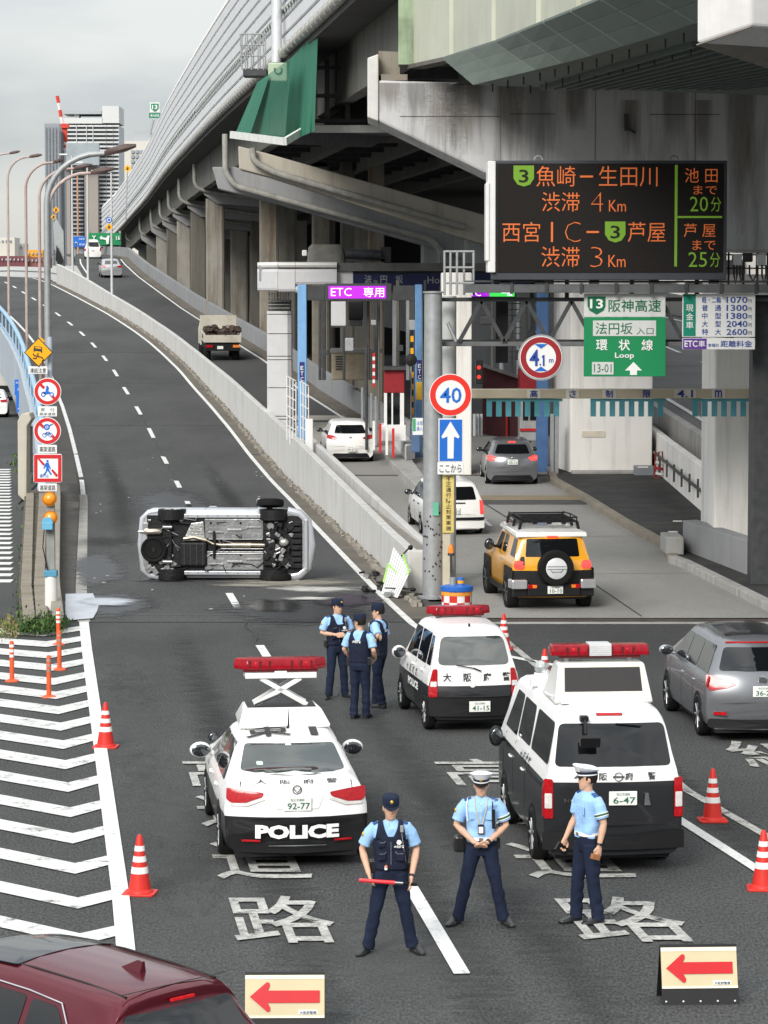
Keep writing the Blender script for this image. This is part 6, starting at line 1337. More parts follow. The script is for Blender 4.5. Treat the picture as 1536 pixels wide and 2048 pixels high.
mb = MB(); q = V(556, 140, 114.45); mb.tube([q+Vector((.14*math.cos(a), 0, .14*math.sin(a))) for a in [math.pi*(.8+k*1.4/8) for k in range(9)]], .025, 5); mb.build('hook', galv_dark, t, world=True)
t = thing('maintenance_cage', 'galvanised caged platform beside the mast on the noise barrier', 'platform', V(510, 150, 118))
mb = MB(); mb.pbox(486, 137, 533, 151, 117.2, 1.4); mb.build('floor', galv_dark, t, world=True)
for x_ in (480, 491, 503, 516, 527):
    mb = MB(); mb.tube([V(x_, 68, 117.2), V(x_+ (4 if x_ < 490 else 0), 140, 117.2)], .025, 6); mb.build('cage_bar', galv, t, world=True)
    mb = MB(); mb.tube([V(x_+4, 66, 118.6), V(x_+4, 138, 118.6)], .025, 6); mb.build('cage_bar', galv, t, world=True)
for y_ in (68, 90, 112):
    mb = MB(); mb.tube([V(480, y_, 117.2), V(530, y_, 117.2)], .025, 6); mb.tube([V(480, y_, 117.2), V(484, y_-1, 118.6)], .025, 6); mb.build('cage_rail', galv, t, world=True)
# route marker 13 on the barrier
t = thing('route_sign', 'green shield sign numbered 13 on a bent pole beside the barrier', 'route sign', V(309, 300, 292))
grn = mat('sign_green', (.008, .20, .10), .5, var=.03)
mb = MB(); p = V(309, 0, 292).x; zc = lambda y_: V(0, y_, 292).z
mb.tube([(V(300, 0, 292).x, 292, zc(330)), (V(300, 0, 292).x, 292, zc(262)), (V(306, 0, 292).x, 292, zc(240))], .09, 6); mb.build('pole', galv, t, world=True)
mb = MB(); mb.pbox(300, 205, 319, 224, 291.8, .1); s = mb.build('shield_backing', whitem, t, world=True)
pl = [V(a, b, 291.75) for a, b in ((302, 207), (317, 207), (317, 217), (309.5, 223), (302, 217))]; mb = MB(); mb.prism([(q.x, q.z) for q in pl], 291.70, 291.78); mb.build('shield', grn, t, world=True)
mb = MB(); mb.pbox(298, 226, 321, 236, 291.8, .1); mb.build('name_plate', grn, t, world=True)
c_ = V(309.5, 214, 291.65); text_obj('13', white_txt, .50, .40, lambda a, b: (c_.x+a, 291.66, c_.z+b), 'lettering', t, .02, world=True)
c2_ = V(309.5, 231, 291.65); text_obj('東大阪線', white_txt, .85, .22, lambda a, b: (c2_.x+a, 291.75, c2_.z+b), 'lettering', t, .01, world=True)
# ------------------------------------------------------------------ left edge: railing, island, lamps, signs
blue_rail = mat('pale_blue_paint', (.27, .43, .58), .5, var=.08, scale=1.5, dirt=.15, dirtcol=(.3, .33, .36))
blue_girder = mat('blue_grey_girder', (.40, .45, .50), .55, var=.07, scale=.8, streak=.25, dirtcol=(.22, .24, .25))
rail = thing('bridge_railing', 'light blue curved railing along the left edge of the climbing road', 'railing', (rx(104)-4.65, 104, 0))
railx = lambda y: rx(y)-4.65
ys2 = rng(104, 268, 4)
mb = MB(); mb.tube([(railx(y)-.1, y, rz(y)+1.22) for y in ys2], .13, 8); mb.build('top_rail', blue_rail, rail, world=True, smooth=50)
mb = MB(); mb.tube([(railx(y)-.1, y, rz(y)+.22) for y in ys2], .05, 6); mb.build('lower_rail', blue_rail, rail, world=True)
bar_dark = mat('baluster_grey', (.12, .135, .15), .6)
for i in range(130):
    y = 105+i*1.2; mb = MB(); mb.tube([(railx(y)-.1, y, rz(y)+.12), (railx(y)-.1, y, rz(y)+1.18)], .03 if i % 4 else .06, 5); mb.build('baluster', bar_dark if i % 4 else blue_rail, rail, world=True)
gd = thing('bridge_girder', 'pale blue grey side girder under the curved blue railing', 'girder', (railx(120)-.3, 120, 0))
for i in range(16):
    a, b = 104+i*10, 113.96+i*10
    mb = MB(); mb.loft([[(railx(y)-.35, y, max(.02, rz(y)-2.6)), (railx(y)-.02, y, max(.02, rz(y)-2.6)), (railx(y)-.02, y, rz(y)+.12), (railx(y)-.35, y, rz(y)+.12)] for y in (a, (a+b)/2, b)]); mb.build('girder_panel', blue_girder, gd, world=True)
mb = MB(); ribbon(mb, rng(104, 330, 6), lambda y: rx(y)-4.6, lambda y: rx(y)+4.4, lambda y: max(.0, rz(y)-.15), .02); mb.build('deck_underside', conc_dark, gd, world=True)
# white parapet across the crest
t = thing('parapet', 'low white parapet closing the view at the crest of the empty road', 'parapet', (-30, 268, 8))
P_ = [V(118, 545, 264), V(95, 545, 276), V(60, 545, 289), V(25, 545, 299), V(-10, 545, 306), V(-80, 545, 314)]
for i in range(len(P_)-1):
    a, b = P_[i], P_[i+1]; a = Vector((a.x, a.y, rz(a.y)-.1)); b = Vector((b.x, b.y, rz(b.y)-.1)); mb = MB(); u = Vector((0, 0, 1.05)); n_ = Vector((0, .25, 0))
    mb.loft([[a, a+n_, a+n_+u, a+u], [b, b+n_, b+n_+u, b+u]]); mb.build('parapet_panel', mat('parapet_white', (.60, .61, .60), .8, var=.04), t, world=True)
mb = MB()
mb.tube([Vector((p.x, p.y-.1, rz(p.y)+.55)) for p in P_], .05, 5); mb.build('guard_pipe', galv, t, world=True)
# traffic island: wall kerb, kerb stones, weeds
isl = thing('traffic_island', 'narrow paved traffic island with rows of kerb stones beside the left gutter', 'traffic island', (rx(64)-5, 64, 0))
stone = mat('kerb_stone', (.235, .21, .17), .92, var=.2, scale=2, bump=.4, bscale=18, dirt=.5, dirtcol=(.11, .095, .07))
mb = MB(); ribbon(mb, rng(61.5, 103, 3), lambda y: rx(y)+offR(y)-.24, lambda y: rx(y)+offR(y), lambda y: .34, .36); mb.build('kerb_wall', mat('kerb_wall', (.27, .25, .21), .9, var=.15, scale=1, streak=.3, dirt=.35, dirtcol=(.12, .10, .08)), isl, world=True, bevel=.02)
mb = MB(); ribbon(mb, rng(61.5, 103, 3), lambda y: rx(y)+offL(y)-.05, lambda y: rx(y)+offR(y)-.2, lambda y: .13, .2); mb.build('bed', mat('island_bed', (.10, .09, .07), .95, var=.3, scale=3), isl, world=True)
rs = random.Random(8)
for ci in range(2):
    y = 61.7+.3*ci
    while y < 100:
        L = rs.uniform(.75, 1.0); mb = MB(); mb.cbox((rx(y+L/2)+offL(y)+.13+ci*(offR(y)-offL(y)-.30)*.5, y+L/2, .16+rs.uniform(-.015, .02)), (.25, L-.05, .14), R(6.5)+rs.uniform(-.01, .01)); mb.build('kerb_stone', stone, isl, world=True, bevel=.015); y += L
def leaves(name, pts, n, size, cols, seed, parent=None, world=False, spread=(.2, .2, .2), upright=.4):
    rs = random.Random(seed); mb = MB()
    for i in range(n):
        c = Vector(rs.choice(pts))+Vector((rs.gauss(0, spread[0]), rs.gauss(0, spread[1]), abs(rs.gauss(0, spread[2]))))
        d = Vector((rs.uniform(-1, 1), rs.uniform(-1, 1), rs.uniform(0, 1)+upright)).normalized(); s_ = Vector((-d.y, d.x, rs.uniform(-.3, .3))).normalized()
        L = size*rs.uniform(.6, 1.4); mb.m = rs.randrange(len(cols))
        mb.add([c, c+d*L*.5+s_*L*.22, c+d*L, c+d*L*.5-s_*L*.22], [(0, 1, 2, 3)])
    return mb.build(name, cols, parent, world=world, fixn=False)
leafm = [mat('leaf_green', (.045, .095, .022), .6, var=.3), mat('leaf_light', (.09, .15, .035), .6, var=.3), mat('leaf_dark', (.022, .06, .018), .6, var=.3)]
stuff(leaves('weeds', [(G(x, y).x, G(x, y).y, .02) for x, y in ((50, 1240), (48, 1215), (52, 1190), (47, 1160), (50, 1130), (52, 1100), (54, 1060), (55, 1020), (50, 985), (44, 965), (36, 945), (30, 932), (38, 925), (30, 915), (66, 1255), (60, 965), (62, 1222), (63, 1125))], 1100, .10, leafm, 4, spread=(.08, .6, .05)))
t = thing('shrub', 'low green bush growing at the foot of the white bollard', 'bush', (*gpos(95, 1268), 0))
p = t.location; pts = [(p.x+random.uniform(-.50, .22), p.y+random.uniform(-.4, .9), random.uniform(.0, .16)) for _ in range(60)]
leaves('foliage', pts, 2600, .075, leafm, 6, t, True, (.08, .22, .09), .3)
mb = MB(); [mb.tube([(q[0]*.3+p.x*.7, q[1]*.3+p.y*.7, 0), (q[0], q[1], q[2]+.15)], .008, 4) for q in pts[:20]]; mb.build('stem', mat('stem_brown', (.08, .06, .03), .8), t, world=True)
stuff(leaves('dry_grass', [(G(x, y).x, G(x, y).y, .01) for x, y in ((10, 1268), (20, 1262), (30, 1270), (5, 1255), (22, 1245))], 500, .09, [mat('dry_grass', (.22, .17, .07), .8), leafm[1]], 9, spread=(.15, .7, .04)))
# ---- bollard + sign post
YS = 64.2
t = thing('bollard', 'scuffed white bollard with a blue collar beneath the warning lamps', 'bollard', G(95, 1240))
p = G(95, 1240); mb = MB(); mb.lathe([(.135, 0), (.135, .86), (.13, .88)], (p.x, YS, 0), 20); mb.build('body', mat('scuffed_white', (.62, .61, .58), .7, var=.06, streak=.4, dirtcol=(.3, .25, .2), bump=.2), t, world=True, smooth=50)
mb = MB(); mb.box(p.x-.14, p.x+.14, YS-.14, YS+.14, .86, 1.0); mb.build('collar', mat('collar_blue', (.08, .25, .36), .6, var=.1), t, world=True, bevel=.02)
sp = thing('sign_post', 'tall grey post carrying the stack of prohibition signs and two orange lamps', 'sign post', (p.x, YS, 0))
mb = MB(); mb.box(p.x-.09, p.x+.09, YS-.05, YS+.07, 1.0, 3.0); mb.build('post', mat('post_grey', (.24, .25, .24), .7, var=.12, streak=.4), sp, world=True, bevel=.01)
mb = MB(); mb.tube([(p.x, YS+.12, 0), (p.x, YS+.12, 6.0)], .055, 10); mb.build('pole', blue_girder, sp, world=True, smooth=50)
mb = MB(); mb.tube([(p.x-.10, YS-.08, 2.2), (p.x-.16, YS-.1, 1.5), (p.x-.05, YS-.1, .95)], .012, 5); mb.build('cable', black, sp, world=True)
sred = mat('sign_red', (.52, .018, .022), .45, var=.04); sblue = mat('sign_blue', (.012, .13, .52), .45, var=.03); swhite = mat('sign_white', (.72, .73, .72), .5, var=.02); syellow = mat('sign_yellow', (.78, .36, .005), .45, var=.04)
sgreen = mat('sign_board_green', (.006, .21, .075), .5, var=.03); stxt = mat('sign_text_dark', (.05, .05, .05), .6, var=0); stxtg = mat('sign_text_green', (.01, .13, .06), .6, var=0)
def plate_(x0, y0, x1, y1, Y, m, parent, name='plate', dep=.04, bev=.01):
    mb = MB(); mb.pbox(x0, y0, x1, y1, Y, dep); return mb.build(name, m, parent, world=True, bevel=bev)
def ptext(s, x0, y0, x1, y1, Y, m, parent, bold=.0, name='lettering'):
    a, b = V(x0, y0, Y), V(x1, y1, Y); c = (a+b)/2; w, h = abs(b.x-a.x), abs(a.z-b.z)
    mb = None; return text_obj(s, m, w, h, lambda u, v: (c.x+u, Y, c.z+v), name, parent, bold, world=True)
def disc(px, py, r0, r1, Y, m, parent, name, dep=.01, n=40):
    c = V(px, py, Y); s_ = SC(Y); mb = MB()
    (mb.ring(r0/s_, r1/s_, 0, dep, (c.x, Y, c.z), n) if r0 > 0 else mb.lathe([(.001, 0), (r1/s_, 0), (r1/s_, dep), (.001, dep)], (c.x, Y, c.z), n, 'y')); return mb.build(name, m, parent, world=True)
def ppoly(pts_, Y, m, parent, name, dep=.006):
    q = [V(a, b, Y) for a, b in pts_]; mb = MB(); mb.prism([(v.x, v.z) for v in q], Y, Y+dep, 'y'); return mb.build(name, m, parent, world=True)
# slippery-road diamond
d1 = thing('warning_sign', 'yellow diamond slippery road sign at the top of the left post', 'road sign', V(77, 705, YS))
ppoly([(77, 675), (106, 705), (77, 734), (48, 705)], YS-.10, stxt, d1, 'rim', .03); ppoly([(77, 677.5), (103.5, 705), (77, 731.5), (50.5, 705)], YS-.115, syellow, d1, 'panel', .014); 
ppoly([(69, 692), (84, 694), (84, 705), (82, 705), (81, 703), (70, 701), (69, 703), (67, 703), (67, 698)], YS-.125, stxt, d1, 'car_symbol'); ppoly([(71, 693.5), (82.5, 695.5), (82.5, 698), (70.5, 696.5)], YS-.13, syellow, d1, 'car_window')
for pts_ in ([(66, 707), (68, 711), (75, 712), (72, 717), (66, 716)], [(76, 706), (75, 712), (84, 715), (87, 719), (83, 723)]):
    mb = MB(); mb.tube([V(a, b, YS-.125) for a, b in pts_], .012, 5); mb.build('skid_mark', stxt, d1, world=True)
o = ppoly([(82, 674), (90, 682), (82, 690), (77, 680)], YS+.2, syellow, sp, 'rear_sign_corner')
s_ = plate_(57, 733, 95, 748, YS-.08, swhite, d1); ptext('凍結注意', 60, 736, 92, 746, YS-.085, stxt, s_, .01)
def prohibit(label, cx, cy, r, kind):
    t = thing('prohibition_sign', label, 'road sign', V(cx, cy, YS)); Y = YS-.09
    if kind != 'walk':
        disc(cx, cy, 0, r+1.4, Y, swhite, t, 'face', .02); disc(cx, cy, r*.74, r, Y-.006, sred, t, 'red_ring', .006)
        a = Vector((cx-r*.52, cy-r*.52)); b = Vector((cx+r*.52, cy+r*.52))
        ppoly([(a.x-2, a.y+2), (a.x+2, a.y-2), (a.x+9, a.y+5), (a.x+5, a.y+9)], Y-.007, sred, t, 'red_bar'); ppoly([(b.x+2, b.y-2), (b.x-2, b.y+2), (b.x-7, b.y-3), (b.x-3, b.y-7)], Y-.007, sred, t, 'red_bar')
    else:
        ppoly([(q[0], q[1]) for q in rounded([(67, 908), (124, 908), (124, 965), (67, 965)], 4)], Y, swhite, t, 'face', .02)
        for q in ([(68, 909.5), (123, 909.5), (123, 917), (68, 917)], [(68, 957), (123, 957), (123, 964), (68, 964)], [(68, 917), (75, 917), (75, 957), (68, 957)], [(116, 917), (123, 917), (123, 957), (116, 957)]): ppoly(q, Y-.006, sred, t, 'red_border')
        ppoly([(75, 918), (79, 917), (90, 928), (87, 932)], Y-.007, sred, t, 'red_bar'); ppoly([(102, 941), (105, 938), (116, 950), (113, 955)], Y-.007, sred, t, 'red_bar')
    S = lambda *q: [(cx+a, cy+b) for a, b in q]
    if kind == 'bike':
        for wx in (-8.5, 8.5): disc(cx+wx, cy+6, 2.8, 4.6, Y-.008, sblue, t, 'symbol_wheel', .004, 18)
        ppoly(S((-12, 1), (-3, 0), (2, -1), (6, 2), (3, 5), (-5, 6)), Y-.008, sblue, t, 'symbol_body'); ppoly(S((-3, -7), (0, -10), (3, -8), (2, -2), (-4, 0)), Y-.008, sblue, t, 'symbol_rider'); disc(cx-1, cy-10, 0, 2, Y-.008, sblue, t, 'symbol_head', .004, 12)
    if kind == 'cycle':
        disc(cx-1, cy-8, 3.2, 6.2, Y-.008, sblue, t, 'symbol_wheel', .004, 20); disc(cx-1, cy-8, 0, 1.6, Y-.008, sblue, t, 'symbol_hub', .004, 12)
        mb = MB(); mb.tube([V(cx+4, cy-11, Y-.008), V(cx+11, cy-14, Y-.008)], .012, 4); mb.build('symbol_handle', sblue, t, world=True)
        for wx in (-5.5, 6.5): disc(cx+wx, cy+8, 3.4, 4.6, Y-.008, sblue, t, 'symbol_wheel', .004, 18)
        mb = MB(); mb.tube([V(cx+a, cy+b, Y-.008) for a, b in ((-5.5, 8), (-1, 2), (4, 3), (0, 8), (-1, 2))], .010, 4); mb.tube([V(cx+6.5, cy+8, Y-.008), V(cx+3, cy+1, Y-.008)], .010, 4); mb.build('symbol_frame', sblue, t, world=True)
    if kind == 'walk':
        disc(95, 922, 0, 2.4, Y-.008, sblue, t, 'symbol_head', .004, 14); ppoly([(92, 925), (97, 925), (100, 933), (102, 938), (100, 939), (97, 933), (98, 939), (104, 949), (101, 950), (95, 941), (92, 947), (88, 951), (86, 949), (91, 943), (93, 933), (90, 935), (88, 938), (86.5, 937), (89, 931)], Y-.008, sblue, t, 'symbol_figure')
        ptext('通行止', 79, 948, 98, 955, Y-.008, sblue, t, .01)
    return t
t1 = prohibit('round red ring sign with a blue motorcycle, upper sign on the left post', 95, 783, 26, 'bike'); s_ = plate_(76, 813, 114, 833, YS-.08, swhite, t1); ptext('原　付', 81, 816, 109, 823, YS-.085, stxt, s_); ptext('高架道路', 79, 825, 111, 831, YS-.085, stxt, s_)
t1 = prohibit('round red ring sign with a blue bicycle, lower round sign on the left post', 94.5, 862, 26, 'cycle'); s_ = plate_(76, 890, 114, 907, YS-.08, swhite, t1); ptext('高架道路', 79, 893, 111, 904, YS-.085, stxt, s_, .01)
t1 = prohibit('square red bordered sign with a blue walking figure on the left post', 95.5, 936, 28, 'walk'); s_ = plate_(77, 967, 114, 983, YS-.08, swhite, t1); ptext('高架道路', 80, 970, 111, 981, YS-.085, stxt, s_, .01)
for cy, lab in ((998, 'round orange warning lamp directly below the square sign'), (1036, 'round orange warning lamp half hidden by a blue lamp hood')):
    t = thing('warning_lamp', lab, 'warning lamp', V(99, cy, YS)); c_ = V(99+(2 if cy > 1000 else 0), cy, YS-.12); k = 12.5/SC(YS)
    mb = MB(); mb.lathe([(.001, -.09), (k*.7, -.07), (k, -.02), (k, .03), (k*.8, .10), (.001, .12)], (c_.x, c_.y, c_.z), 26, 'y'); mb.build('lens', mat('orange_lens', (.85, .28, .01), .3, var=.06, coat=.4), t, world=True, smooth=40)
    mb = MB(); mb.ring(k+.005, k+.02, -.02, .06, (c_.x, c_.y, c_.z), 26); mb.build('housing', mat('orange_housing', (.5, .17, .02), .5), t, world=True)
mb = MB(); c_ = V(96, 1040, YS-.16); mb.lathe([(.11, -.13), (.12, -.13), (.12, .12), (.11, .12)], (c_.x, c_.y, c_.z-.05), 20, 'y'); mb.box(c_.x-.11, c_.x+.11, c_.y-.14, c_.y+.1, c_.z-.20, c_.z-.05); mb.build('hood', mat('hood_blue', (.12, .36, .52), .5, var=.1), t, world=True, bevel=.02)
# ---- street lamps along the left edge
rust_pole = mat('rusty_pole', (.42, .34, .31), .7, var=.15, scale=2, streak=.6, dirtcol=(.30, .14, .10)); lhead = mat('lamp_head_brown', (.085, .055, .05), .5, var=.2)
def streetlamp(label, pxx, Yp, base_z, head, top_y, m, hl, r=.09):
    X = V(pxx, 0, Yp).x; t = thing('street_lamp', label, 'street lamp', (X, Yp, base_z), group='curved street lamps at the left'); H1 = V(head[0], head[1], Yp)
    zt = V(0, top_y, Yp).z; pts = [(X, Yp, base_z), (X, Yp, zt-1.6)]; rad = [r, r*.85]
    for k in range(1, 8):
        u = k/8; pts.append((X+(H1.x-X)*(1-math.cos(u*math.pi/2))*.9, Yp, (zt-1.6)+(H1.z-(zt-1.6))*math.sin(u*math.pi/2))); rad.append(r*.8)
    pts.append((H1.x, Yp, H1.z)); rad.append(r*.6)
    mb = MB(); mb.tube(pts, rad, 8); mb.build('pole', m, t, world=True, smooth=50)
    e = V(head[2], head[3], Yp); d = (e-H1).normalized(); n_ = Vector((0, 1, 0))
    mb = MB(); mb.loft([[p+n_*a*w_+Vector((0, 0, b*h_)) for a, b in ((-1, 0), (-.7, 1), (.7, 1), (1, 0), (.7, -.6), (-.7, -.6))] for p, w_, h_ in ((H1-d*.05, .07, .08), (H1+d*.12, .14, .13), (H1.lerp(e, .65), .18, .14), (e, .08, .06))]); mb.build('lamp_head', lhead, t, world=True, smooth=50)
streetlamp('large grey street lamp with a brown head, tallest and nearest at the left', 90, 90, 0, (212, 307, 272, 292), 300, galv, 60, .11)
streetlamp('rusty pink street lamp just behind the large grey one, reddish head', 93, 120, .5, (184, 346, 228, 338), 340, rust_pole, 45)
streetlamp('rusty street lamp with the dark head left of the reddish one', 75, 150, 2.2, (150, 337, 184, 330), 330, rust_pole, 34)
streetlamp('rusty street lamp with its arm ending before the far dark tower', 48, 172, 3.4, (108, 325, 126, 320), 322, rust_pole, 18)
streetlamp('rusty thin street lamp second from the left edge of the photo', 12, 205, 5.2, (60, 314, 84, 310), 312, rust_pole, 24)
streetlamp('street lamp whose pole is outside the photo, head near the left edge', -30, 240, 6.8, (20, 307, 40, 303), 304, rust_pole, 20)
def thinlamp(label, pxx, Yp, y_top, head_dx):
    X = V(pxx, 0, Yp).x; t = thing('street_lamp', label, 'street lamp', (X, Yp, rz(Yp)), group='thin white lamps on the dividing wall'); zt = V(0, y_top, Yp).z
    mb = MB(); mb.tube([(X, Yp, rz(Yp)+.9), (X, Yp, zt)], [.10, .06], 8); mb.build('pole', mat('pole_white', (.52, .53, .53), .5, var=.08), t, world=True, smooth=50)
    mb = MB(); q = V(pxx, y_top, Yp); e = V(pxx+head_dx, y_top-4, Yp); mb.tube([q, e], .05, 6); mb.build('arm', galv, t, world=True)
    mb = MB(); e2 = V(pxx+head_dx-7, y_top-3, Yp); mb.beam(e2+Vector((-.3, 0, 0)), e2+Vector((.35, 0, 0)), .25, .12); mb.build('lamp_head', steel_w, t, world=True, bevel=.03)
thinlamp('thin pale lamp pole on the dividing wall nearest the silver sedan', 220, 212, 345, -22)
thinlamp('thin pale lamp pole on the dividing wall left of the white minivan', 172, 229, 328, -8)
thinlamp('thin pale lamp pole on the dividing wall, farthest of the three', 141, 243, 312, -8)
for cx, cy, r_, Yp, lab, pole in ((255, 337, 8, 330, 'small yellow diamond sign on a pole beside the far barrier', (252, 440)), (112, 420, 7, 300, 'small yellow diamond sign, upper of two by the far tower', (112, 500)), (107, 434, 6, 305, 'small yellow diamond sign, lower of two by the far tower', (110, 500)), (218, 454, 8, 211, 'small yellow diamond sign on the thin lamp pole by the sedan', None)):
    t = thing('warning_sign', lab, 'road sign', V(cx, cy, Yp)); ppoly([(cx, cy-r_), (cx+r_, cy), (cx, cy+r_), (cx-r_, cy)], Yp-.2, syellow, t, 'panel', .05)
    ppoly([(cx-2.5, cy+3), (cx-.5, cy-4), (cx+2.5, cy-1), (cx+1, cy+3)], Yp-.22, stxt, t, 'symbol')
    if pole: mb = MB(); mb.tube([V(cx, cy, Yp), V(pole[0], pole[1], Yp)], .07, 6); mb.build('pole', galv, t, world=True)
t = thing('speed_sign', 'small round blue sign above the yellow diamond near the sedan', 'road sign', V(218, 440, 211)); disc(218, 440, 0, 6, 210.8, sblue, t, 'face'); disc(218, 440, 2.5, 4, 210.7, swhite, t, 'symbol_ring')
# parapet end post, grille, blue entrance sign
t = thing('end_post', 'cream concrete parapet end with sloped shoulder left of the prohibition signs', 'wall', G(50, 985))
q = [V(a, b, 100) for a, b in ((36, 990), (35, 842), (43, 828), (58, 826), (63, 838), (54, 852), (53, 1000), (48, 1002))]; mb = MB(); mb.prism([(v.x, v.z) for v in q], 100, 101.2, 'y'); mb.build('wall_end', mat('cream_parapet', (.46, .43, .36), .85, var=.07, streak=.3, dirtcol=(.25, .22, .17)), t, world=True, bevel=.03)
for k in range(3): mb = MB(); mb.tube([V(57+k*3.5, 852, 101), V(57+k*3.5, 945, 101)], .03, 6); mb.build('grille_bar', galv, t, world=True)
t = thing('entrance_sign', 'blue entrance sign board partly hidden behind the pale blue girder', 'sign', V(47, 790, 160))
plate_(29, 759, 75, 790, 160.4, sblue, t, 'upper_board'); plate_(32, 782, 78, 824, 160, sblue, t, 'lower_board'); ptext('入口', 35, 809, 53, 819, 159.95, swhite, t, .02); ptext('こちら', 55, 811, 72, 818, 159.95, swhite, t, .01)
ptext('大阪港方面', 31, 763, 60, 768, 160.3, swhite, t); ptext('大阪港方面', 34, 776, 60, 781, 160.3, swhite, t)
mb = MB(); mb.tube([V(50, 824, 160.6), V(50, 850, 160.6)], .05, 6); mb.build('post', galv, t, world=True)
# street traffic far left, below the bridge
def gl(px, py): q = G(px, py); return q.x, q.y
x_, y_ = gl(-14, 832); farcar('sedan', 'white car with lit red lamp, low at the left edge below the girder', 'car', [(-2.2, .6, .84), (-2.15, .95, .86), (-1.9, 1.15, .87), (-1.5, 1.4, .87), (-.2, 1.5, .87), (.4, 1.42, .87), (1.2, 1.02, .87), (2.2, .6, .75)], .95, car_white, x_, y_, 0, .10, [(-.55, 1.05), (.55, 1.05), (.46, 1.34), (-.46, 1.34)], [(.45, .96), (.84, 1.0), (.84, .84), (.5, .84)], pitch=0)
def boxtruck(label, px, py, m, h=2.9, w=2.1, L=5.5, bands=None):
    x_, y_ = gl(px, py); t = thing('lorry', label, 'lorry', (x_, y_, 0), .1)
    mb = MB(); mb.box(-w/2, w/2, 0, L, .9, h); mb.build('cargo_box', m, t, bevel=.04); mb = MB(); mb.box(-w/2+.1, w/2-.1, L+.1, L+1.7, .6, 2.2); mb.build('cab', car_white, t, bevel=.1); mb = MB(); mb.box(-w/2+.1, w/2-.1, 0, L+1.5, .5, .9); mb.build('chassis', black, t)
    for s in (-1, 1):
        for yy in (1.0, L+.8): mb = MB(); mb.lathe([(.1, s*(w/2-.02)), (.42, s*(w/2-.02)), (.42, s*(w/2-.3)), (.1, s*(w/2-.3))], (0, yy, .42), 18, 'x'); mb.build('wheel', rubber, t)
        mb = MB(); mb.box(s*(w/2-.35), s*(w/2-.1), -.05, .0, .65, .8); mb.build('tail_lamp', red_lens, t)
    return t
boxtruck('white box lorry at the left edge, second vehicle below the blue girder', 2, 800, mat('cream_box', (.55, .54, .50), .6, var=.06))
boxtruck('blue covered lorry at the left edge above the white one', 4, 745, mat('blue_tarp', (.02, .12, .36), .6, var=.15))
boxtruck('grey lorry far up the street at the left edge', 8, 705, mat('grey_box', (.3, .31, .32), .6, var=.1))
# ------------------------------------------------------------------ toll ramp wall and toll plaza
t = thing('ramp_wall', 'grey concrete wall on the right side of the toll ramp', 'wall', (px_(112)+3, 112, 0))
ys3 = [112+5*i for i in range(52)]
for i in range(len(ys3)-1):
    mb = MB(); seg(mb, ys3[i]+.02, ys3[i+1]-.02, lambda y: px_(y)+2.95, lambda y: px_(y)+3.2, lambda y: pz(y)-3.0 if y > 130 else 0, lambda y: pz(y)+1.05); mb.build('wall_segment', conc_grey, t, world=True, bevel=.015)
mb = MB(); ribbon(mb, rng(126, 370, 5), lambda y: px_(y)+2.3, lambda y: px_(y)+2.95, lambda y: pz(y)+.12, .12); mb.build('verge', mat('gutter_dirt', (.135, .12, .10)), t, world=True)
# toll roof building
YT = 118
tb = thing('toll_building', 'white rounded toll roof with tiled column at the ETC lane', 'toll building', V(600, 560, YT))
tile_w = mat('panel_white', (.56, .56, .57), .35, var=.04, streak=.10, dirtcol=(.35, .33, .28)); tile_e = mat('panel_edge', (.66, .65, .62), .35, var=.04)
def fasc(x0, x1, Y0, Y1, y0, y1, name='fascia_panel', m=tile_w):
    a, b = V(x0, 0, Y0).x, V(x1, 0, Y1).x; zt, zb = V(0, y0, YT).z, V(0, y1, YT).z
    mb = MB(); prof = [(0, zb+.12), (.05, zb+.03), (.18, zb), (1.5, zb), (1.5, zt), (.25, zt), (.08, zt-.04), (0, zt-.14)]
    mb.loft([[(a, Y0+p, z) for p, z in prof], [(b, Y1+p, z) for p, z in prof]]); return mb.build(name, m, tb, world=True, bevel=.01)
fasc(513, 554, 119.5, 118, 536, 582); fasc(554.6, 589, 118, 118, 536, 584); fasc(589.6, 673, 118, 118, 536, 570)
fasc(513, 554, 119.4, 117.9, 524, 535.5, 'edge_trim', tile_e); fasc(554.6, 589, 117.9, 117.9, 524, 535.5, 'edge_trim', tile_e); fasc(589.6, 673, 117.9, 117.9, 524, 535.5, 'edge_trim', tile_e); fasc(589.6, 604, 118, 118, 570, 586)
mb = MB(); mb.box(V(516, 0, 119).x, 8, 119.2, 128, V(0, 560, 119).z, V(0, 530, 119).z); mb.build('roof_slab', conc_grey, tb, world=True)
mb = MB(); mb.pbox(674, 526, 1120, 542, YT+.2, 1.2); mb.build('roof_edge', mat('roof_edge_grey', (.13, .13, .125), .8, var=.15, streak=.3), tb, world=True)
mb = MB(); mb.pbox(674, 543, 706, 570, YT+.4, 1); mb.build('fascia_panel', tile_w, tb, world=True)
mb = MB(); mb.pbox(706, 542, 1120, 600, YT+.6, .6); mb.build('recess', conc_dark, tb, world=True)
sb = tb; mb = MB(); mb.pbox(707, 546, 1082, 580, YT+.45, .1); s1 = mb.build('name_board', mat('navy_board', (.008, .012, .06), .4), tb, world=True)
tsil = mat('board_letter', (.28, .30, .33), .4, metal=.3); ptext('法　円　坂', 729, 550, 806, 567, YT+.43, tsil, s1, .01); ptext('Hoenzaka', 855, 553, 935, 567, YT+.43, tsil, s1)
rows = [(622, 628), (629, 667), (668, 712), (713, 719), (720, 775), (776, 832), (833, 838), (839, 900)]
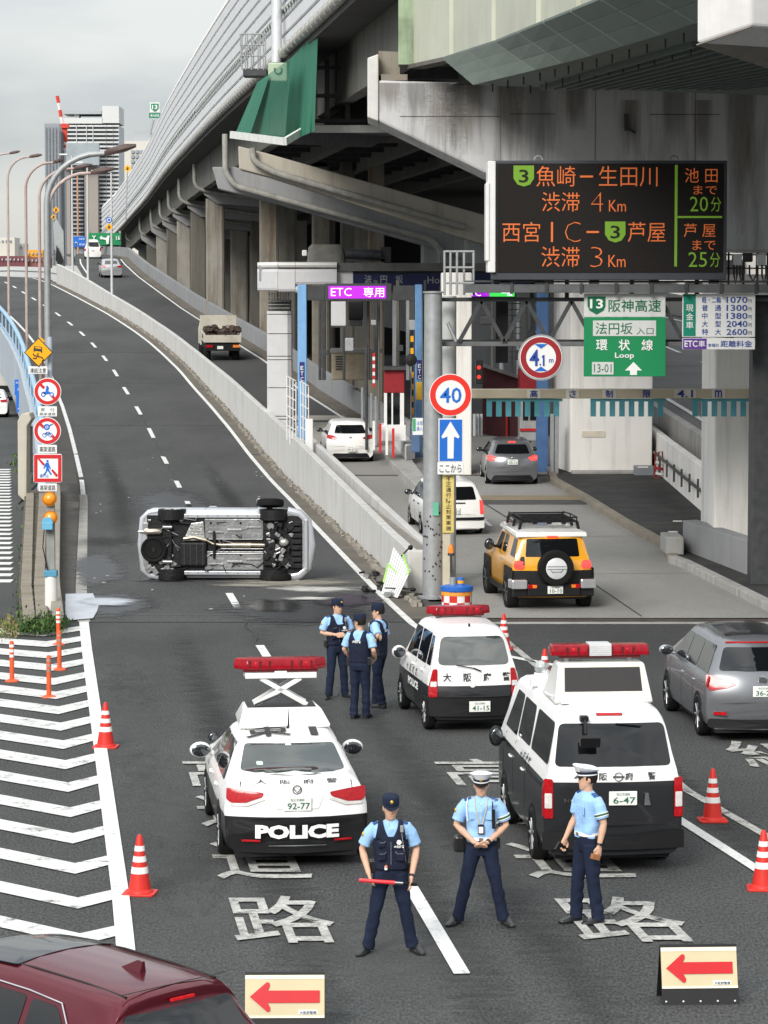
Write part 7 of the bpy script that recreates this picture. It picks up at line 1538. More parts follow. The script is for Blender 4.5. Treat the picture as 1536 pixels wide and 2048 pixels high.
for i, (a, b) in enumerate(rows):
    mb = MB(); z1, z0 = V(0, a+.4, 119.6).z, V(0, b, 119.6).z; x0, x1 = V(532, 0, 119.6).x, V(581, 0, 119.6).x
    mb.prism([(x0, 119.6), (x1-.15, 119.6), (x1, 119.75), (x1, 121.4), (x0, 121.4)], z0, z1, 'z'); mb.build('column_tile', tile_w, tb, world=True, bevel=.012)
mb = MB(); mb.box(V(535, 0, 119.8).x, V(579, 0, 119.8).x, 119.9, 121.2, 0, V(0, 600, 119.8).z); mb.build('column_core', conc_dark, tb, world=True)
for k in range(8):
    mb = MB(); X = V(537+k*5.6, 0, 119.7).x; mb.box(X-.015, X+.015, 119.65, 119.70, V(0, 622, 119.7).z, V(0, 583, 119.7).z); mb.build('grille_bar', galv_dark, tb, world=True)
for k in range(5):
    mb = MB(); Z = V(0, 588+k*7, 119.7).z; mb.box(V(535, 0, 119.7).x, V(579, 0, 119.7).x, 119.62, 119.66, Z-.015, Z+.015); mb.build('grille_bar', galv, tb, world=True)
t = thing('roof_machine', 'machine under a crumpled grey tarpaulin on the toll roof', 'machine', V(650, 525, 120))
mb = MB(); c_ = V(652, 506, 121); r_ = []
for k in range(7):
    u = k/6; r_.append([Vector((c_.x+(.78-.06*u-(.12 if k == 6 else 0))*math.copysign(abs(math.cos(a))**.4, math.cos(a))+.05*mnoise.noise(Vector((a*2, u*5, 1))), 121.4+(.7)*math.copysign(abs(math.sin(a))**.4, math.sin(a))+.07*mnoise.noise(Vector((a*3, u*4, 5))), V(0, 526, 121).z+u*.74)) for a in [2*math.pi*q/28 for q in range(28)]])
mb.loft(r_); mb.build('tarpaulin', mat('tarp_grey', (.15, .15, .13), .85, var=.2, scale=2, bump=.8, bscale=6), t, world=True, smooth=60)
mb = MB(); mb.tube([V(690, 507, 121), V(762, 510, 121)], .20, 10); mb.build('duct', galv_dark, t, world=True, smooth=50); mb = MB(); mb.pbox(604, 500, 614, 512, 121, .3); mb.build('camera', steel_w, t, world=True, bevel=.04)
mb = MB(); mb.pbox(762, 494, 782, 524, 121, .6); mb.build('louvre_box', galv_dark, t, world=True); mb = MB(); mb.pbox(686, 518, 770, 523, 121, .5); mb.build('stand', galv_dark, t, world=True)
# ETC gantry
YG = 109
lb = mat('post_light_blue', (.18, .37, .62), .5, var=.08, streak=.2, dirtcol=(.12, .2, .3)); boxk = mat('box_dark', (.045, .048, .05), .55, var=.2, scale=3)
def emat(name, c, e): return mat(name, c, .5, var=0, emit=e)
t = thing('toll_gantry', 'blue posted gantry with a lit purple ETC board over the left toll lane', 'gantry', V(604, 890, YG))
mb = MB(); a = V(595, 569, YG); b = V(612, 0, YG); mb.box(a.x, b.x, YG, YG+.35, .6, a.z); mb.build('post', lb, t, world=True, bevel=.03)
mb = MB(); a = V(830, 569, YG); b = V(845, 0, YG); mb.box(a.x, b.x, YG, YG+.35, .6, a.z); mb.build('post', mat('painted_shade_blue', (.12, .25, .45), .5, var=.1), t, world=True, bevel=.03)  # right post: darker copy of the blue, shade painted in
for x0, x1 in ((612, 650), (784, 830)): mb = MB(); mb.pbox(x0+2, 571, x1, 601, YG+.05, .4); mb.build('side_box', boxk, t, world=True, bevel=.02)
mb = MB(); mb.pbox(650, 567, 783, 602, YG, .5); h = mb.build('display_housing', boxk, t, world=True, bevel=.02)
mb = MB(); mb.pbox(657, 572, 772, 597, YG-.02, .03); pl_ = mb.build('purple_display', emat('purple_led', (.36, .015, .60), .55), h, world=True)
ledw = emat('led_white', (.85, .80, .95), 1.0); ptext('ETC', 662, 576, 703, 592, YG-.035, ledw, pl_, -.01); ptext('専用', 727, 575, 768, 594, YG-.035, ledw, pl_, -.005)
for x0, x1, y0 in ((599, 609, 724), (834, 844, 720)):
    plate_(x0, y0, x1, y0+38, YG-.03, mat('etc_navy', (.03, .03, .16), .4), t, 'etc_strip'); [ptext(ch, x0+2, y0+8+i*11, x1-2, y0+16+i*11, YG-.045, swhite, t, .01) for i, ch in enumerate('ETC')]
plate_(833, 764, 844, 800, YG-.03, mat('strip_yellow', (.70, .42, .03), .5), t, 'yellow_strip')
t = thing('toll_fence', 'white grid fence gates beside the left blue gantry post', 'fence', V(600, 880, 108))
for (x0, x1, y0, y1, Yq) in ((574, 592, 752, 880, 107.6), (601, 617, 762, 912, 106.8)):
    for k in range(4): mb = MB(); X = x0+(x1-x0)*k/3; mb.tube([V(X, y0+(k*4), Yq), V(X, y1+k*8, Yq)], .022, 5); mb.build('fence_bar', steel_w, t, world=True)
    for k in range(7): mb = MB(); Yy = y0+(y1-y0)*k/6.5; mb.tube([V(x0, Yy, Yq), V(x1, Yy+10, Yq)], .02, 5); mb.build('fence_rail', steel_w, t, world=True)
mb = MB(); mb.pbox(612, 838, 626, 930, 105, .3); mb.build('white_post', steel_w, t, world=True, bevel=.02)
t = thing('lane_camera', 'black lane camera unit with grey hood hanging behind the ETC board', 'camera', V(712, 620, 111)); mb = MB(); mb.pbox(697, 602, 726, 640, 111, .5); mb.build('camera_box', black, t, world=True, bevel=.04); mb = MB(); mb.pbox(699, 640, 724, 652, 110.7, .7); mb.build('hood', galv_dark, t, world=True, bevel=.04)
t = thing('cable_cabinet', 'plain white cabinet board beside a weathered column behind the ETC board', 'cabinet', V(678, 640, 113)); mb = MB(); mb.pbox(662, 603, 692, 652, 113, .5); mb.build('cabinet', tile_w, t, world=True, bevel=.03); mb = MB(); mb.pbox(660, 652, 694, 655, 112.9, .6); mb.build('bracket', galv_dark, t, world=True)
t = thing('concrete_bin', 'stained beige concrete block with a louvre in front of the rusty columns', 'concrete block', V(712, 750, 128)); mb = MB(); mb.pbox(663, 702, 760, 760, 128, 2.0); mb.build('block', mat('beige_concrete', (.40, .34, .25), .85, var=.15, streak=.5, dirtcol=(.25, .15, .08)), t, world=True, bevel=.05)
mb = MB(); mb.pbox(660, 698, 764, 706, 127.9, 2.2); mb.build('cap_slab', conc, t, world=True, bevel=.03)
for k in range(6): mb = MB(); mb.pbox(671, 712+k*5, 688, 714.5+k*5, 127.95, .05); mb.build('louvre_slat', galv_dark, t, world=True)
t = thing('lane_barrier', 'raised red and white barrier arm beside a dark post in the ETC lane', 'barrier', V(742, 880, 107)); mb = MB(); mb.tube([V(733, 690, 107), V(733, 900, 107)], .05, 8); mb.build('post', galv_dark, t, world=True)
for k in range(9): mb = MB(); mb.pbox(745, 706+k*7.6, 750, 713+k*7.6, 107, .08); mb.build('arm_stripe', sred if k % 2 == 0 else swhite, t, world=True)
for k in range(4): mb = MB(); mb.pbox(722+k*9, 775+k*6, 727+k*9, 880+k*4, 113, .25); mb.build('guard_post', galv, t, world=True, bevel=.02)
# toll booths
t = thing('toll_booth', 'toll booth with a red panel and glazed sides right of the ETC lane', 'toll booth', V(788, 880, 106))
mb = MB(); mb.pbox(768, 739, 809, 786, 106, 1.4); mb.build('red_panel', mat('booth_red', (.24, .012, .018), .5, var=.1), t, world=True, bevel=.03)
mb = MB(); mb.pbox(766, 734, 812, 740, 105.8, 1.7); mb.build('roof', galv_dark, t, world=True)
for x0, x1 in ((768, 774), (800, 808), (783, 786)): mb = MB(); mb.pbox(x0, 786, x1, 852, 106, .15); mb.build('window_frame', steel_w, t, world=True)
mb = MB(); mb.pbox(770, 786, 806, 850, 106.3, .05); mb.build('window', glass, t, world=True)
mb = MB(); mb.pbox(760, 850, 812, 882, 105.9, 1.6); mb.build('base', steel_w, t, world=True, bevel=.02)
for k in range(4): mb = MB(); mb.pbox(745+k*13, 842+k*5, 750+k*13, 900+k*5, 105.4, .12); mb.build('red_post', sred if k % 2 else steel_w, t, world=True)
t = thing('toll_island', 'raised concrete island carrying the left toll booth', 'traffic island', G(800, 940, .8))
q = [G(745, 893, 1.0), G(800, 893, 1.0), G(868, 985, .75), G(846, 992, .75)]; mb = MB(); mb.loft([[p-Vector((0, 0, .5)) for p in q], [p+Vector((0, 0, .12)) for p in q]]); mb.build('slab', conc, t, world=True, bevel=.03)
q = [G(778, 880, 1.1), G(796, 880, 1.1), G(830, 918, 1.0), G(812, 922, 1.0)]; mb = MB(); mb.loft([[p for p in q], [p+Vector((0, 0, .55)) for p in q]]); mb.build('raised_nose', steel_w, t, world=True, bevel=.04)
mb = MB(); mb.pbox(822, 852, 840, 905, 103.5, .4); mb.build('ticket_machine', mat('machine_blue', (.07, .12, .22), .5), t, world=True, bevel=.03)
t = thing('lane_notice', 'small green and white notice board at the foot of the right blue gantry post', 'sign', V(837, 850, 102)); plate_(825, 836, 846, 870, 102, swhite, t, 'board'); plate_(825.5, 837, 831, 862, 101.97, mat('notice_green', (.05, .35, .15), .5), t, 'green_band'); ptext('注意', 833, 842, 845, 850, 101.97, sblue, t); ptext('進入', 833, 853, 845, 861, 101.97, sblue, t)
t = thing('hazard_post', 'thin yellow and black striped post behind the right blue gantry post', 'post', V(824, 840, 108))
for k in range(14): mb = MB(); mb.pbox(821, 660+k*12, 827, 671.6+k*12, 108, .12); mb.build('stripe', syellow if k % 2 else black, t, world=True)
t = thing('convex_mirror', 'round black traffic mirror by the right blue gantry post', 'mirror', V(826, 720, 107)); mb = MB(); c_ = V(822, 720, 107); mb.lathe([(.001, -.03), (.20, 0), (.22, .03), (.001, .06)], (c_.x, 107, c_.z), 22, 'y'); mb.build('mirror_disc', black, t, world=True, smooth=40); mb = MB(); mb.tube([V(822, 720, 107.1), V(822, 880, 107.1)], .03, 6); mb.build('pole', galv, t, world=True)
t = thing('toll_column', 'white square column behind the tall grey sign post', 'column', V(915, 870, 102)); mb = MB(); a = V(884, 0, 102); b = V(945, 0, 102); mb.box(a.x, b.x, 102, 103.6, .6, V(0, 545, 102).z); mb.build('shaft', conc_white, t, world=True, bevel=.04)
for k in range(3): mb = MB(); mb.pbox(946+k*7, 828, 951+k*7, 872, 101+k*.3, .2); mb.build('guard_post', galv, t, world=True)
t = thing('lane_signal', 'vertical lane signal with red lights left of the maroon wall', 'traffic signal', V(958, 745, 101)); mb = MB(); mb.pbox(951, 720, 966, 768, 101, .3); hh_ = mb.build('housing', black, t, world=True, bevel=.02)
for y_ in (735, 754): disc(958, y_, 0, 4, 100.97, emat('signal_red', (.8, .03, .02), .35), hh_, 'red_light')
t = thing('toll_wall', 'maroon painted wall with a pale top rail between the toll lanes', 'wall', V(1010, 860, 106)); mb = MB(); q = [V(a, b, 106) for a, b in ((965, 730), (1062, 762), (1062, 885), (965, 868))]; mb.prism([(v.x, v.z) for v in q], 106, 106.3, 'y'); mb.build('panel', mat('maroon', (.085, .03, .035), .7, var=.15), t, world=True)
mb = MB(); mb.beam(V(965, 730, 105.9), V(1062, 762, 105.9), .3, .12); mb.build('top_rail', conc, t, world=True)
for x_ in (1012,): mb = MB(); mb.pbox(x_, 800, x_+3, 872, 105.7, .1); mb.build('post', sred, t, world=True)
t = thing('toll_booth', 'white toll booth with red striping left of the broad white pier', 'toll booth', V(1062, 860, 104)); mb = MB(); mb.pbox(1040, 775, 1078, 882, 104, 1.6); mb.build('cabin', mat('cabin_grey', (.35, .36, .36), .5, var=.1), t, world=True, bevel=.04); mb = MB(); mb.pbox(1046, 782, 1056, 840, 103.95, .06); mb.build('window', glass, t, world=True); mb = MB(); mb.pbox(1060, 782, 1074, 840, 103.95, .06); mb.build('window', glass, t, world=True); mb = MB(); mb.pbox(1040, 857, 1078, 862, 103.93, .06); mb.build('red_stripe', sred, t, world=True); mb = MB(); mb.pbox(1040, 740, 1085, 778, 103.9, 1.8); mb.build('red_roof_sign', mat('booth_red', (.24, .012, .018)), t, world=True)
t = thing('toll_gantry', 'blue gantry posts painted darker as shade and dark beam over the middle toll lane', 'gantry', V(1088, 880, 104)); mb = MB(); a = V(1076, 0, 103); b = V(1100, 0, 103); mb.box(a.x, b.x, 103, 103.4, .6, V(0, 575, 103).z); mb.build('post', mat('painted_shade_deep_blue', (.06, .13, .28), .5, var=.15), t, world=True, bevel=.03); mb = MB(); mb.pbox(880, 572, 1100, 600, 103.2, .5); mb.build('beam', boxk, t, world=True)  # post blue darkened further, its shade is put into the colour
mb = MB(); mb.pbox(918, 578, 978, 593, 103.1, .1); d_ = mb.build('purple_display', emat('purple_led', (.36, .015, .60), .55), t, world=True); ptext('ETC', 930, 580, 962, 592, 103.05, ledw, d_)
mb = MB(); mb.pbox(979, 578, 1029, 593, 103.1, .1); d_ = mb.build('green_display', emat('green_led', (.03, .45, .06), .8), t, world=True); ptext('一般', 1003, 580, 1025, 592, 103.05, ledw, d_)
for k in range(2): mb = MB(); mb.pbox(1101+k*9, 828+k*3, 1108+k*9, 945+k*4, 101+k*.0, .3); mb.build('shutter_post', galv, t, world=True, bevel=.02)
mb = MB(); mb.pbox(960, 632, 985, 650, 102, .5); mb.build('lane_light', galv_dark, t, world=True, bevel=.05)
mb = MB(); mb.pbox(992, 600, 1016, 726, 104.5, .4); mb.build('ladder_column', black, t, world=True)
for k in range(10): mb = MB(); mb.pbox(1018, 606+k*12, 1042, 608+k*12, 104.4, .05); mb.build('ladder_rung', galv_dark, t, world=True)
t = thing('conduit_rack', 'clutter of vertical pipes and cable boxes behind the two toll lanes', 'pipes', V(760, 870, 112)); rs = random.Random(12)
for x_ in (640, 648, 688, 736, 752, 758, 790, 796, 816, 826, 850, 985, 1003, 1024, 1036, 1052, 1066, 1112): mb = MB(); Yq = 110+rs.uniform(0, 6); mb.tube([V(x_, rs.choice((560, 600)), Yq), V(x_, rs.choice((760, 840)), Yq)], rs.uniform(.03, .10), 6); mb.build('pipe', rs.choice((galv, galv_dark, galv_dark, conc_dark)), t, world=True)
for x_, y_ in ((640, 700), (690, 676), (742, 640), (796, 690), (818, 640), (846, 650), (1000, 745), (1030, 700), (1052, 660)): mb = MB(); mb.pbox(x_, y_, x_+rs.uniform(8, 18), y_+rs.uniform(10, 30), 109.5, .3); mb.build('cable_box', rs.choice((galv, boxk, boxk)), t, world=True, bevel=.02)
mb = MB(); mb.pbox(846, 600, 884, 850, 116, .4); mb.build('backing_board', mat('painted_shade_black', (.02, .02, .02)), t, world=True)  # near-black board, shade painted into its colour
# ---- right side: asphalt wedge, kerbs, guard wall, far ramp
wed = [G(1100, 950, .6), G(1108, 972, .55), G(1170, 1006, .45), G(1250, 1050, .4), G(1333, 1095, .3), G(1346, 1118, .3), G(1372, 1130, .25), G(1536, 1212, .1), G(1800, 1212, .1), G(1800, 960, .5), G(1310, 960, .6)]
mb = MB(); mb.add([(p.x, p.y, pz(p.y)+.13) for p in wed], [tuple(range(11))]); o = struct(mb.build('verge_pavement', asphalt_dark))
t = thing('kerb', 'worn concrete kerb curving along the right side of the toll plaza', 'kerb', G(1170, 1003, .45))
kp = [G(1098, 945, .6), G(1108, 972, .55), G(1170, 1006, .45), G(1250, 1050, .4), G(1333, 1095, .3), G(1346, 1118, .3), G(1372, 1130, .25), G(1536, 1212, .1), G(1620, 1250, 0)]
for i in range(len(kp)-1):
    a, b = kp[i], kp[i+1]; n = max(1, int((b-a).length/1.1))
    for k in range(n):
        p, q = a.lerp(b, k/n), a.lerp(b, (k+.98)/n); p.z = pz(p.y)+.09; q.z = pz(q.y)+.09; mb = MB(); mb.beam(p, q, .26, .20); mb.build('kerb_stone', stone if i < 5 else conc, t, world=True, bevel=.02)
for (xa_, ya_, xb_, yb_) in ((1345, 1108, 1345, 1085),):
    mb = MB(); p = G(1340, 1110, .35); mb.box(p.x-.1, p.x+.35, p.y, p.y+1.6, p.z, p.z+.45); mb.build('kerb_block', conc, t, world=True, bevel=.03)
t = thing('guard_wall', 'white stained guard wall with a dark pipe rail between the two white piers', 'wall', (9.2, 90, 0))
for i in range(6):
    a, b = 80+i*4.6, 84.55+i*4.6; mb = MB(); seg(mb, a, b, lambda y: 9.25, lambda y: 9.5, lambda y: 0, lambda y: pz(y)+1.45); mb.build('wall_segment', conc_white, t, world=True, bevel=.03)
mb = MB(); mb.tube([(9.1, y, pz(y)+.85) for y in (80, 90, 101)], .05, 6); mb.build('pipe_rail', galv_dark, t, world=True)
for k in range(8): mb = MB(); mb.tube([(9.1, 82+k*2.4, pz(88)+.55), (9.1, 82+k*2.4, pz(88)+1.1)], .035, 5); mb.build('rail_bracket', galv_dark, t, world=True)
t = thing('barricade', 'rusty red and white folding barricade at the corner of the broad pier', 'barricade', G(1318, 978, .5))
for s, dx in ((0, 0), (1, 10)): mb = MB(); mb.tube([V(1309+dx, 982-dx*.2, 99), V(1311+dx*.6, 905, 99.3), V(1325+dx*.2, 903, 99.3), V(1331, 985, 99)], .03, 6); mb.build('frame', mat('rusty_red', (.25, .04, .03), .7, var=.3), t, world=True)
for k in range(5): mb = MB(); mb.tube([V(1311, 925+k*11, 99.1), V(1330, 928+k*11, 99.1)], .05, 6); mb.build('bar', sred if k % 2 else swhite, t, world=True)
t = thing('low_wall', 'low grey concrete wall block in front of the right white pier', 'wall', G(1440, 1150, .2))
a, b = G(1365, 1112, .2), G(1492, 1158, .15); h_ = .92; w_ = Vector((.40, .25, 0)); mb = MB(); mb.loft([[a, a+w_, a+w_+Vector((0, 0, h_)), a+Vector((0, 0, h_))], [b, b+w_, b+w_+Vector((0, 0, h_)), b+Vector((0, 0, h_))]]); mb.build('wall_block', conc_grey, t, world=True, bevel=.02)
mb = MB()
for x_, y_ in ((1346, 1057), (1355, 1040)): q = G(x_, y_, .55); mb.cbox((q.x, q.y, pz(q.y)+.15), (.25, .12, .02))
mb.build('paper_litter', whitem, t, world=True)
RXT = [(60, 20), (80, 17.5), (110, 16.2), (150, 13.2), (220, 8.5), (300, 2)]; RZT = [(60, 1.0), (80, 1.6), (110, 3.0), (150, 5.0), (220, 6.9), (300, 7.4)]
mb = MB(); ribbon(mb, rng(60, 300, 8), lambda y: lerp(RXT, y)-6.6, lambda y: lerp(RXT, y)+5, lambda y: lerp(RZT, y), .4); o = struct(mb.build('far_ramp_road', mat('far_asphalt', (.13, .13, .128), .9, var=.1, scale=.3)))
def zr_(y): return lerp(RZT, y)
for off, a, b in ((-5.8, 62, 280), (3.6, 62, 280)): line_on([(lerp(RXT, y)+off, y) for y in rng(a, b, 6)], .2, zr_, 'edge_line', paint, o, .02)
for k in range(12): a = 84+k*10; line_on([(lerp(RXT, y)-1.2, y) for y in (a, a+4.5)], .2, zr_, 'lane_line', paint, o, .02)
for k in range(7): Yq = 90+k*18; line_on([(lerp(RXT, Yq)-6, Yq), (lerp(RXT, Yq)+4.6, Yq+.5)], .12, zr_, 'deck_joint', filler, o, .02)
t = thing('far_ramp_wall', 'pale parapet along the far side of the grey ramp behind the white piers', 'wall', (21, 110, 3))
mb = MB(); ribbon(mb, rng(60, 300, 8), lambda y: lerp(RXT, y)+4.8, lambda y: lerp(RXT, y)+5.1, lambda y: zr_(y)+1.2, 1.4); mb.build('parapet', conc_white, t, world=True)
mb = MB(); ribbon(mb, rng(60, 300, 8), lambda y: lerp(RXT, y)-6.7, lambda y: lerp(RXT, y)-6.4, lambda y: zr_(y)+.02, 3); mb.build('retaining_side', conc, t, world=True)
t = thing('building', 'pale building with white balconies seen through the gap under the message board', 'building', V(1340, 560, 260))
mb = MB(); mb.pbox(1040, 300, 1700, 640, 262, 20); mb.build('wall', mat('pale_wall', (.42, .40, .37), .8, var=.08, scale=.2), t, world=True)
for k in range(6): mb = MB(); mb.pbox(1090+k*70, 520, 1140+k*70, 560, 261.5, .4); w0 = mb.build('window', glass, t, world=True); mb = MB(); mb.pbox(1088+k*70, 556, 1142+k*70, 562, 261, .5); mb.build('balcony', steel_w, t, world=True)
# black lattice post at the right edge
t = thing('gantry_column', 'dark steel gantry column at the right edge of the photo', 'column', V(1530, 1180, 69)); mb = MB(); a = V(1512, 0, 69).x; mb.box(a, a+.7, 69, 69.7, 0, V(0, 590, 69).z); mb.build('shaft', galv_dark, t, world=True, bevel=.03)
mb = MB(); mb.pbox(1499, 1085, 1512, 1160, 69.5, .3); mb.build('side_box', mat('green_box', (.12, .22, .18), .6), t, world=True, bevel=.02)

# ------------------------------------------------------------------ sign gantry with the message board
YN = 68
t = thing('gantry_pole', 'tall grey steel pole with the 40 and arrow signs at the wall end', 'pole', G(865, 1195))
a = G(866, 1198); mb = MB(); mb.tube([(a.x, YN, 0), (a.x, YN, V(0, 586, YN).z)], [.24, .20], 24); mb.lathe([(.21, V(0, 586, YN).z), (.235, V(0, 586, YN).z), (.235, V(0, 583, YN).z), (.001, V(0, 582, YN).z)], (a.x, YN, 0), 24); mb.build('shaft', galv, t, world=True, smooth=40)
mb = MB(); mb.lathe([(.34, 0), (.34, .05), (.25, .06)], (a.x, YN, 0), 24); mb.build('base_flange', galv, t, world=True)
rs = random.Random(6)
for i in range(30):
    th = rs.uniform(-2.6, -.5); z_ = rs.uniform(.3, 2.0); mb = MB(); mb.ell((a.x+.24*math.cos(th), YN+.24*math.sin(th), z_), (.02, .02, .025), 6, 4); mb.build('pitting', mat('rust_pit', (.05, .045, .04), .9), t, world=True)
t2 = thing('gantry_pole', 'slimmer grey pole standing just right of the tall grey pole', 'pole', G(893, 1150)); b_ = V(898, 0, 70).x
mb = MB(); mb.tube([(b_, 70.2, 0), (b_, 70.2, V(0, 592, 70).z)], .19, 20); mb.build('shaft', mat('pole_pale', (.42, .43, .42), .5, var=.1, streak=.4), t2, world=True, smooth=40)
# truss
tr = thing('sign_gantry', 'dark steel truss gantry carrying the message board across the toll lanes', 'gantry', V(1200, 640, YN))
def chord(y, y_h, Y0, dep, name='chord', m=galv_dark, x0=858, x1=1700): mb = MB(); mb.pbox(x0, y-y_h/2, x1, y+y_h/2, Y0, dep); return mb.build(name, m, tr, world=True, bevel=.01)
chord(599, 8, YN+.3, .12); chord(599, 8, YN+1.5, .12); chord(688, 9, YN+.3, .12, m=mat('mid_steel', (.13, .135, .135), .5, metal=.3, var=.2), x1=1512); chord(683, 8, YN+1.5, .12, x1=1512)
for Yd in (YN+.3, YN+1.5):
    xs = [905, 975, 1020, 1068, 1130, 1180, 1240, 1290, 1345, 1395, 1450, 1505]
    xs = [918+k*45 for k in range(14)]
    for i in range(len(xs)-1):
        a, b = (V(xs[i], 684, Yd), V(xs[i+1], 602, Yd)) if i % 2 == 0 else (V(xs[i], 602, Yd), V(xs[i+1], 684, Yd)); mb = MB(); mb.beam(a, b, .09, .09, up=(0, 1, 0)); mb.build('diagonal', galv_dark, tr, world=True)
chord(577, 17, YN-.1, .5, 'walkway_beam', mat('walkway_steel', (.11, .115, .12), .5, metal=.3, var=.25, scale=2), x0=930)
for k in range(9): mb = MB(); x_ = 1020+k*70; mb.pbox(x_, 566, x_+6, 588, YN-.15, .06); mb.build('stiffener', galv_dark, tr, world=True)
chord(563, 4, YN-.1, 1.4, 'walkway_grate', galv_dark, x0=930)
for x_ in (1060, 1130, 1260, 1390): mb = MB(); mb.pbox(x_, 558, x_+8, 600, YN+.4, .1); mb.build('hanger', galv_dark, tr, world=True)
for x_ in (889, 901, 914, 928, 947):
    mb = MB(); mb.tube([V(x_, 501, YN-.1+(x_ > 920)*.8), V(x_, 590, YN-.1+(x_ > 920)*.8)], .028, 6); mb.build('guard_rail', galv, tr, world=True)
for y_ in (503, 535, 566): mb = MB(); mb.tube([V(889, y_, YN-.1), V(948, y_, YN-.1)], .025, 6); mb.build('guard_rail', galv, tr, world=True)
mb = MB(); mb.tube([V(895, 645, YN), V(912, 683, YN)], .04, 6); mb.build('brace', galv, tr, world=True)
# message board
lbd = thing('message_board', 'large black LED message board with orange and green traffic text', 'message board', V(1217, 560, YN))
mb = MB(); mb.pbox(985, 321, 1453, 560, YN-.25, 1.0); mb.build('housing', mat('board_housing', (.05, .055, .065), .5, var=.1), lbd, world=True, bevel=.02)
mb = MB(); mb.pbox(995, 327, 1446, 545, YN-.27, .03); scn = mb.build('screen', mat('led_panel', (.012, .010, .009), .6, var=.3, scale=40), lbd, world=True)
mb = MB(); mb.pbox(976, 322, 991, 545, YN-.35, 1.2); mb.build('side_cabinet', steel_w, lbd, world=True, bevel=.02); mb = MB(); mb.pbox(972, 365, 979, 522, YN-.38, 1.0); mb.build('side_door', steel_w, lbd, world=True, bevel=.02)
for x_ in (1077, 1348): mb = MB(); q = V(x_, 320, YN); mb.tube([q+Vector((.09*math.cos(u), 0, .09*math.sin(u))) for u in [math.pi*k/8 for k in range(9)]], .02, 5); mb.build('lifting_eye', galv, lbd, world=True)
for x_ in (1000, 1070, 1180, 1300, 1420): mb = MB(); mb.pbox(x_, 545, x_+18, 568, YN-.1, .3); mb.build('bracket', galv_dark, lbd, world=True)
oc = emat('led_orange', (.52, .12, .03), .30); gc = emat('led_green', (.12, .24, .02), .30); YL = YN-.285
for s_, x0, x1, y0, y1, m_ in (('魚崎', 1073, 1151, 332, 373, oc), ('生田川', 1198, 1315, 332, 373, oc), ('渋滞', 1084, 1159, 384, 423, oc), ('4', 1182, 1206, 384, 423, oc), ('Km', 1218, 1252, 400, 423, oc),
    ('西宮', 1005, 1080, 444, 484, oc), ('C', 1130, 1161, 444, 484, oc), ('芦屋', 1256, 1331, 444, 484, oc), ('渋滞', 1083, 1159, 493, 534, oc), ('3', 1181, 1205, 494, 534, oc), ('Km', 1217, 1251, 510, 534, oc),
    ('池 田', 1370, 1435, 336, 365, oc), ('まで', 1387, 1434, 371, 389, oc), ('20', 1380, 1416, 393, 423, gc), ('分', 1422, 1442, 394, 423, gc), ('芦 屋', 1368, 1431, 447, 474, oc), ('まで', 1385, 1431, 480, 500, oc), ('25', 1377, 1414, 504, 534, gc), ('分', 1420, 1440, 505, 534, gc)):
    ptext(s_, x0, y0, x1, y1, YL, m_, scn, -.004 if len(s_) > 1 or ord(s_) > 999 else -.03)
for x0, y0, x1, y1, m_ in ((1160, 351, 1186, 355, oc), (1173, 462, 1198, 466, oc), (1102, 444, 1106, 484, oc), (1350, 330, 1354, 533, gc), (1355, 432, 1444, 436, gc)):
    mb = MB(); mb.pbox(x0, y0, x1, y1, YL, .008); mb.build('led_bar', m_, scn, world=True)
for x0, y0 in ((1027, 331), (1210, 443)):
    ppoly([(x0, y0), (x0+41, y0), (x0+41, y0+26), (x0+33, y0+38), (x0+21, y0+42), (x0+8, y0+38), (x0, y0+26)], YL, gc, scn, 'led_shield'); ptext('3', x0+11, y0+8, x0+30, y0+34, YL-.012, mat('led_off_text', (.015, .02, .01), .6), scn, .01)
# cable rack right of the board
t = thing('cable_rack', 'black cable rack with two grey boxes and looping cables right of the board', 'cable rack', V(1490, 560, YN))
for y_ in (508, 535): mb = MB(); mb.pbox(1452, y_, 1650, y_+3, YN+.3, .08); mb.build('rail', galv_dark, t, world=True)
for x_ in (1456, 1486, 1514, 1534, 1560): mb = MB(); mb.pbox(x_, 505, x_+3, 570, YN+.3, .08); mb.build('upright', galv_dark, t, world=True)
for x_ in (1466, 1514): mb = MB(); mb.pbox(x_, 508, x_+18, 533, YN+.1, .25); mb.build('junction_box', galv, t, world=True, bevel=.02)
mb = MB(); mb.pbox(1488, 506, 1506, 524, YN+.05, .3); mb.build('camera', black, t, world=True, bevel=.03)
for x_, w_ in ((1468, 6), (1480, 5), (1499, 14), (1524, 8)): mb = MB(); mb.tube([V(x_, 530, YN+.1), V(x_, 550, YN+.1), V(x_+w_/2, 562 if w_ > 10 else 568, YN+.1), V(x_+w_, 550, YN+.1), V(x_+w_, 530, YN+.1)], .022, 6); mb.build('cable', black, t, world=True, smooth=60)
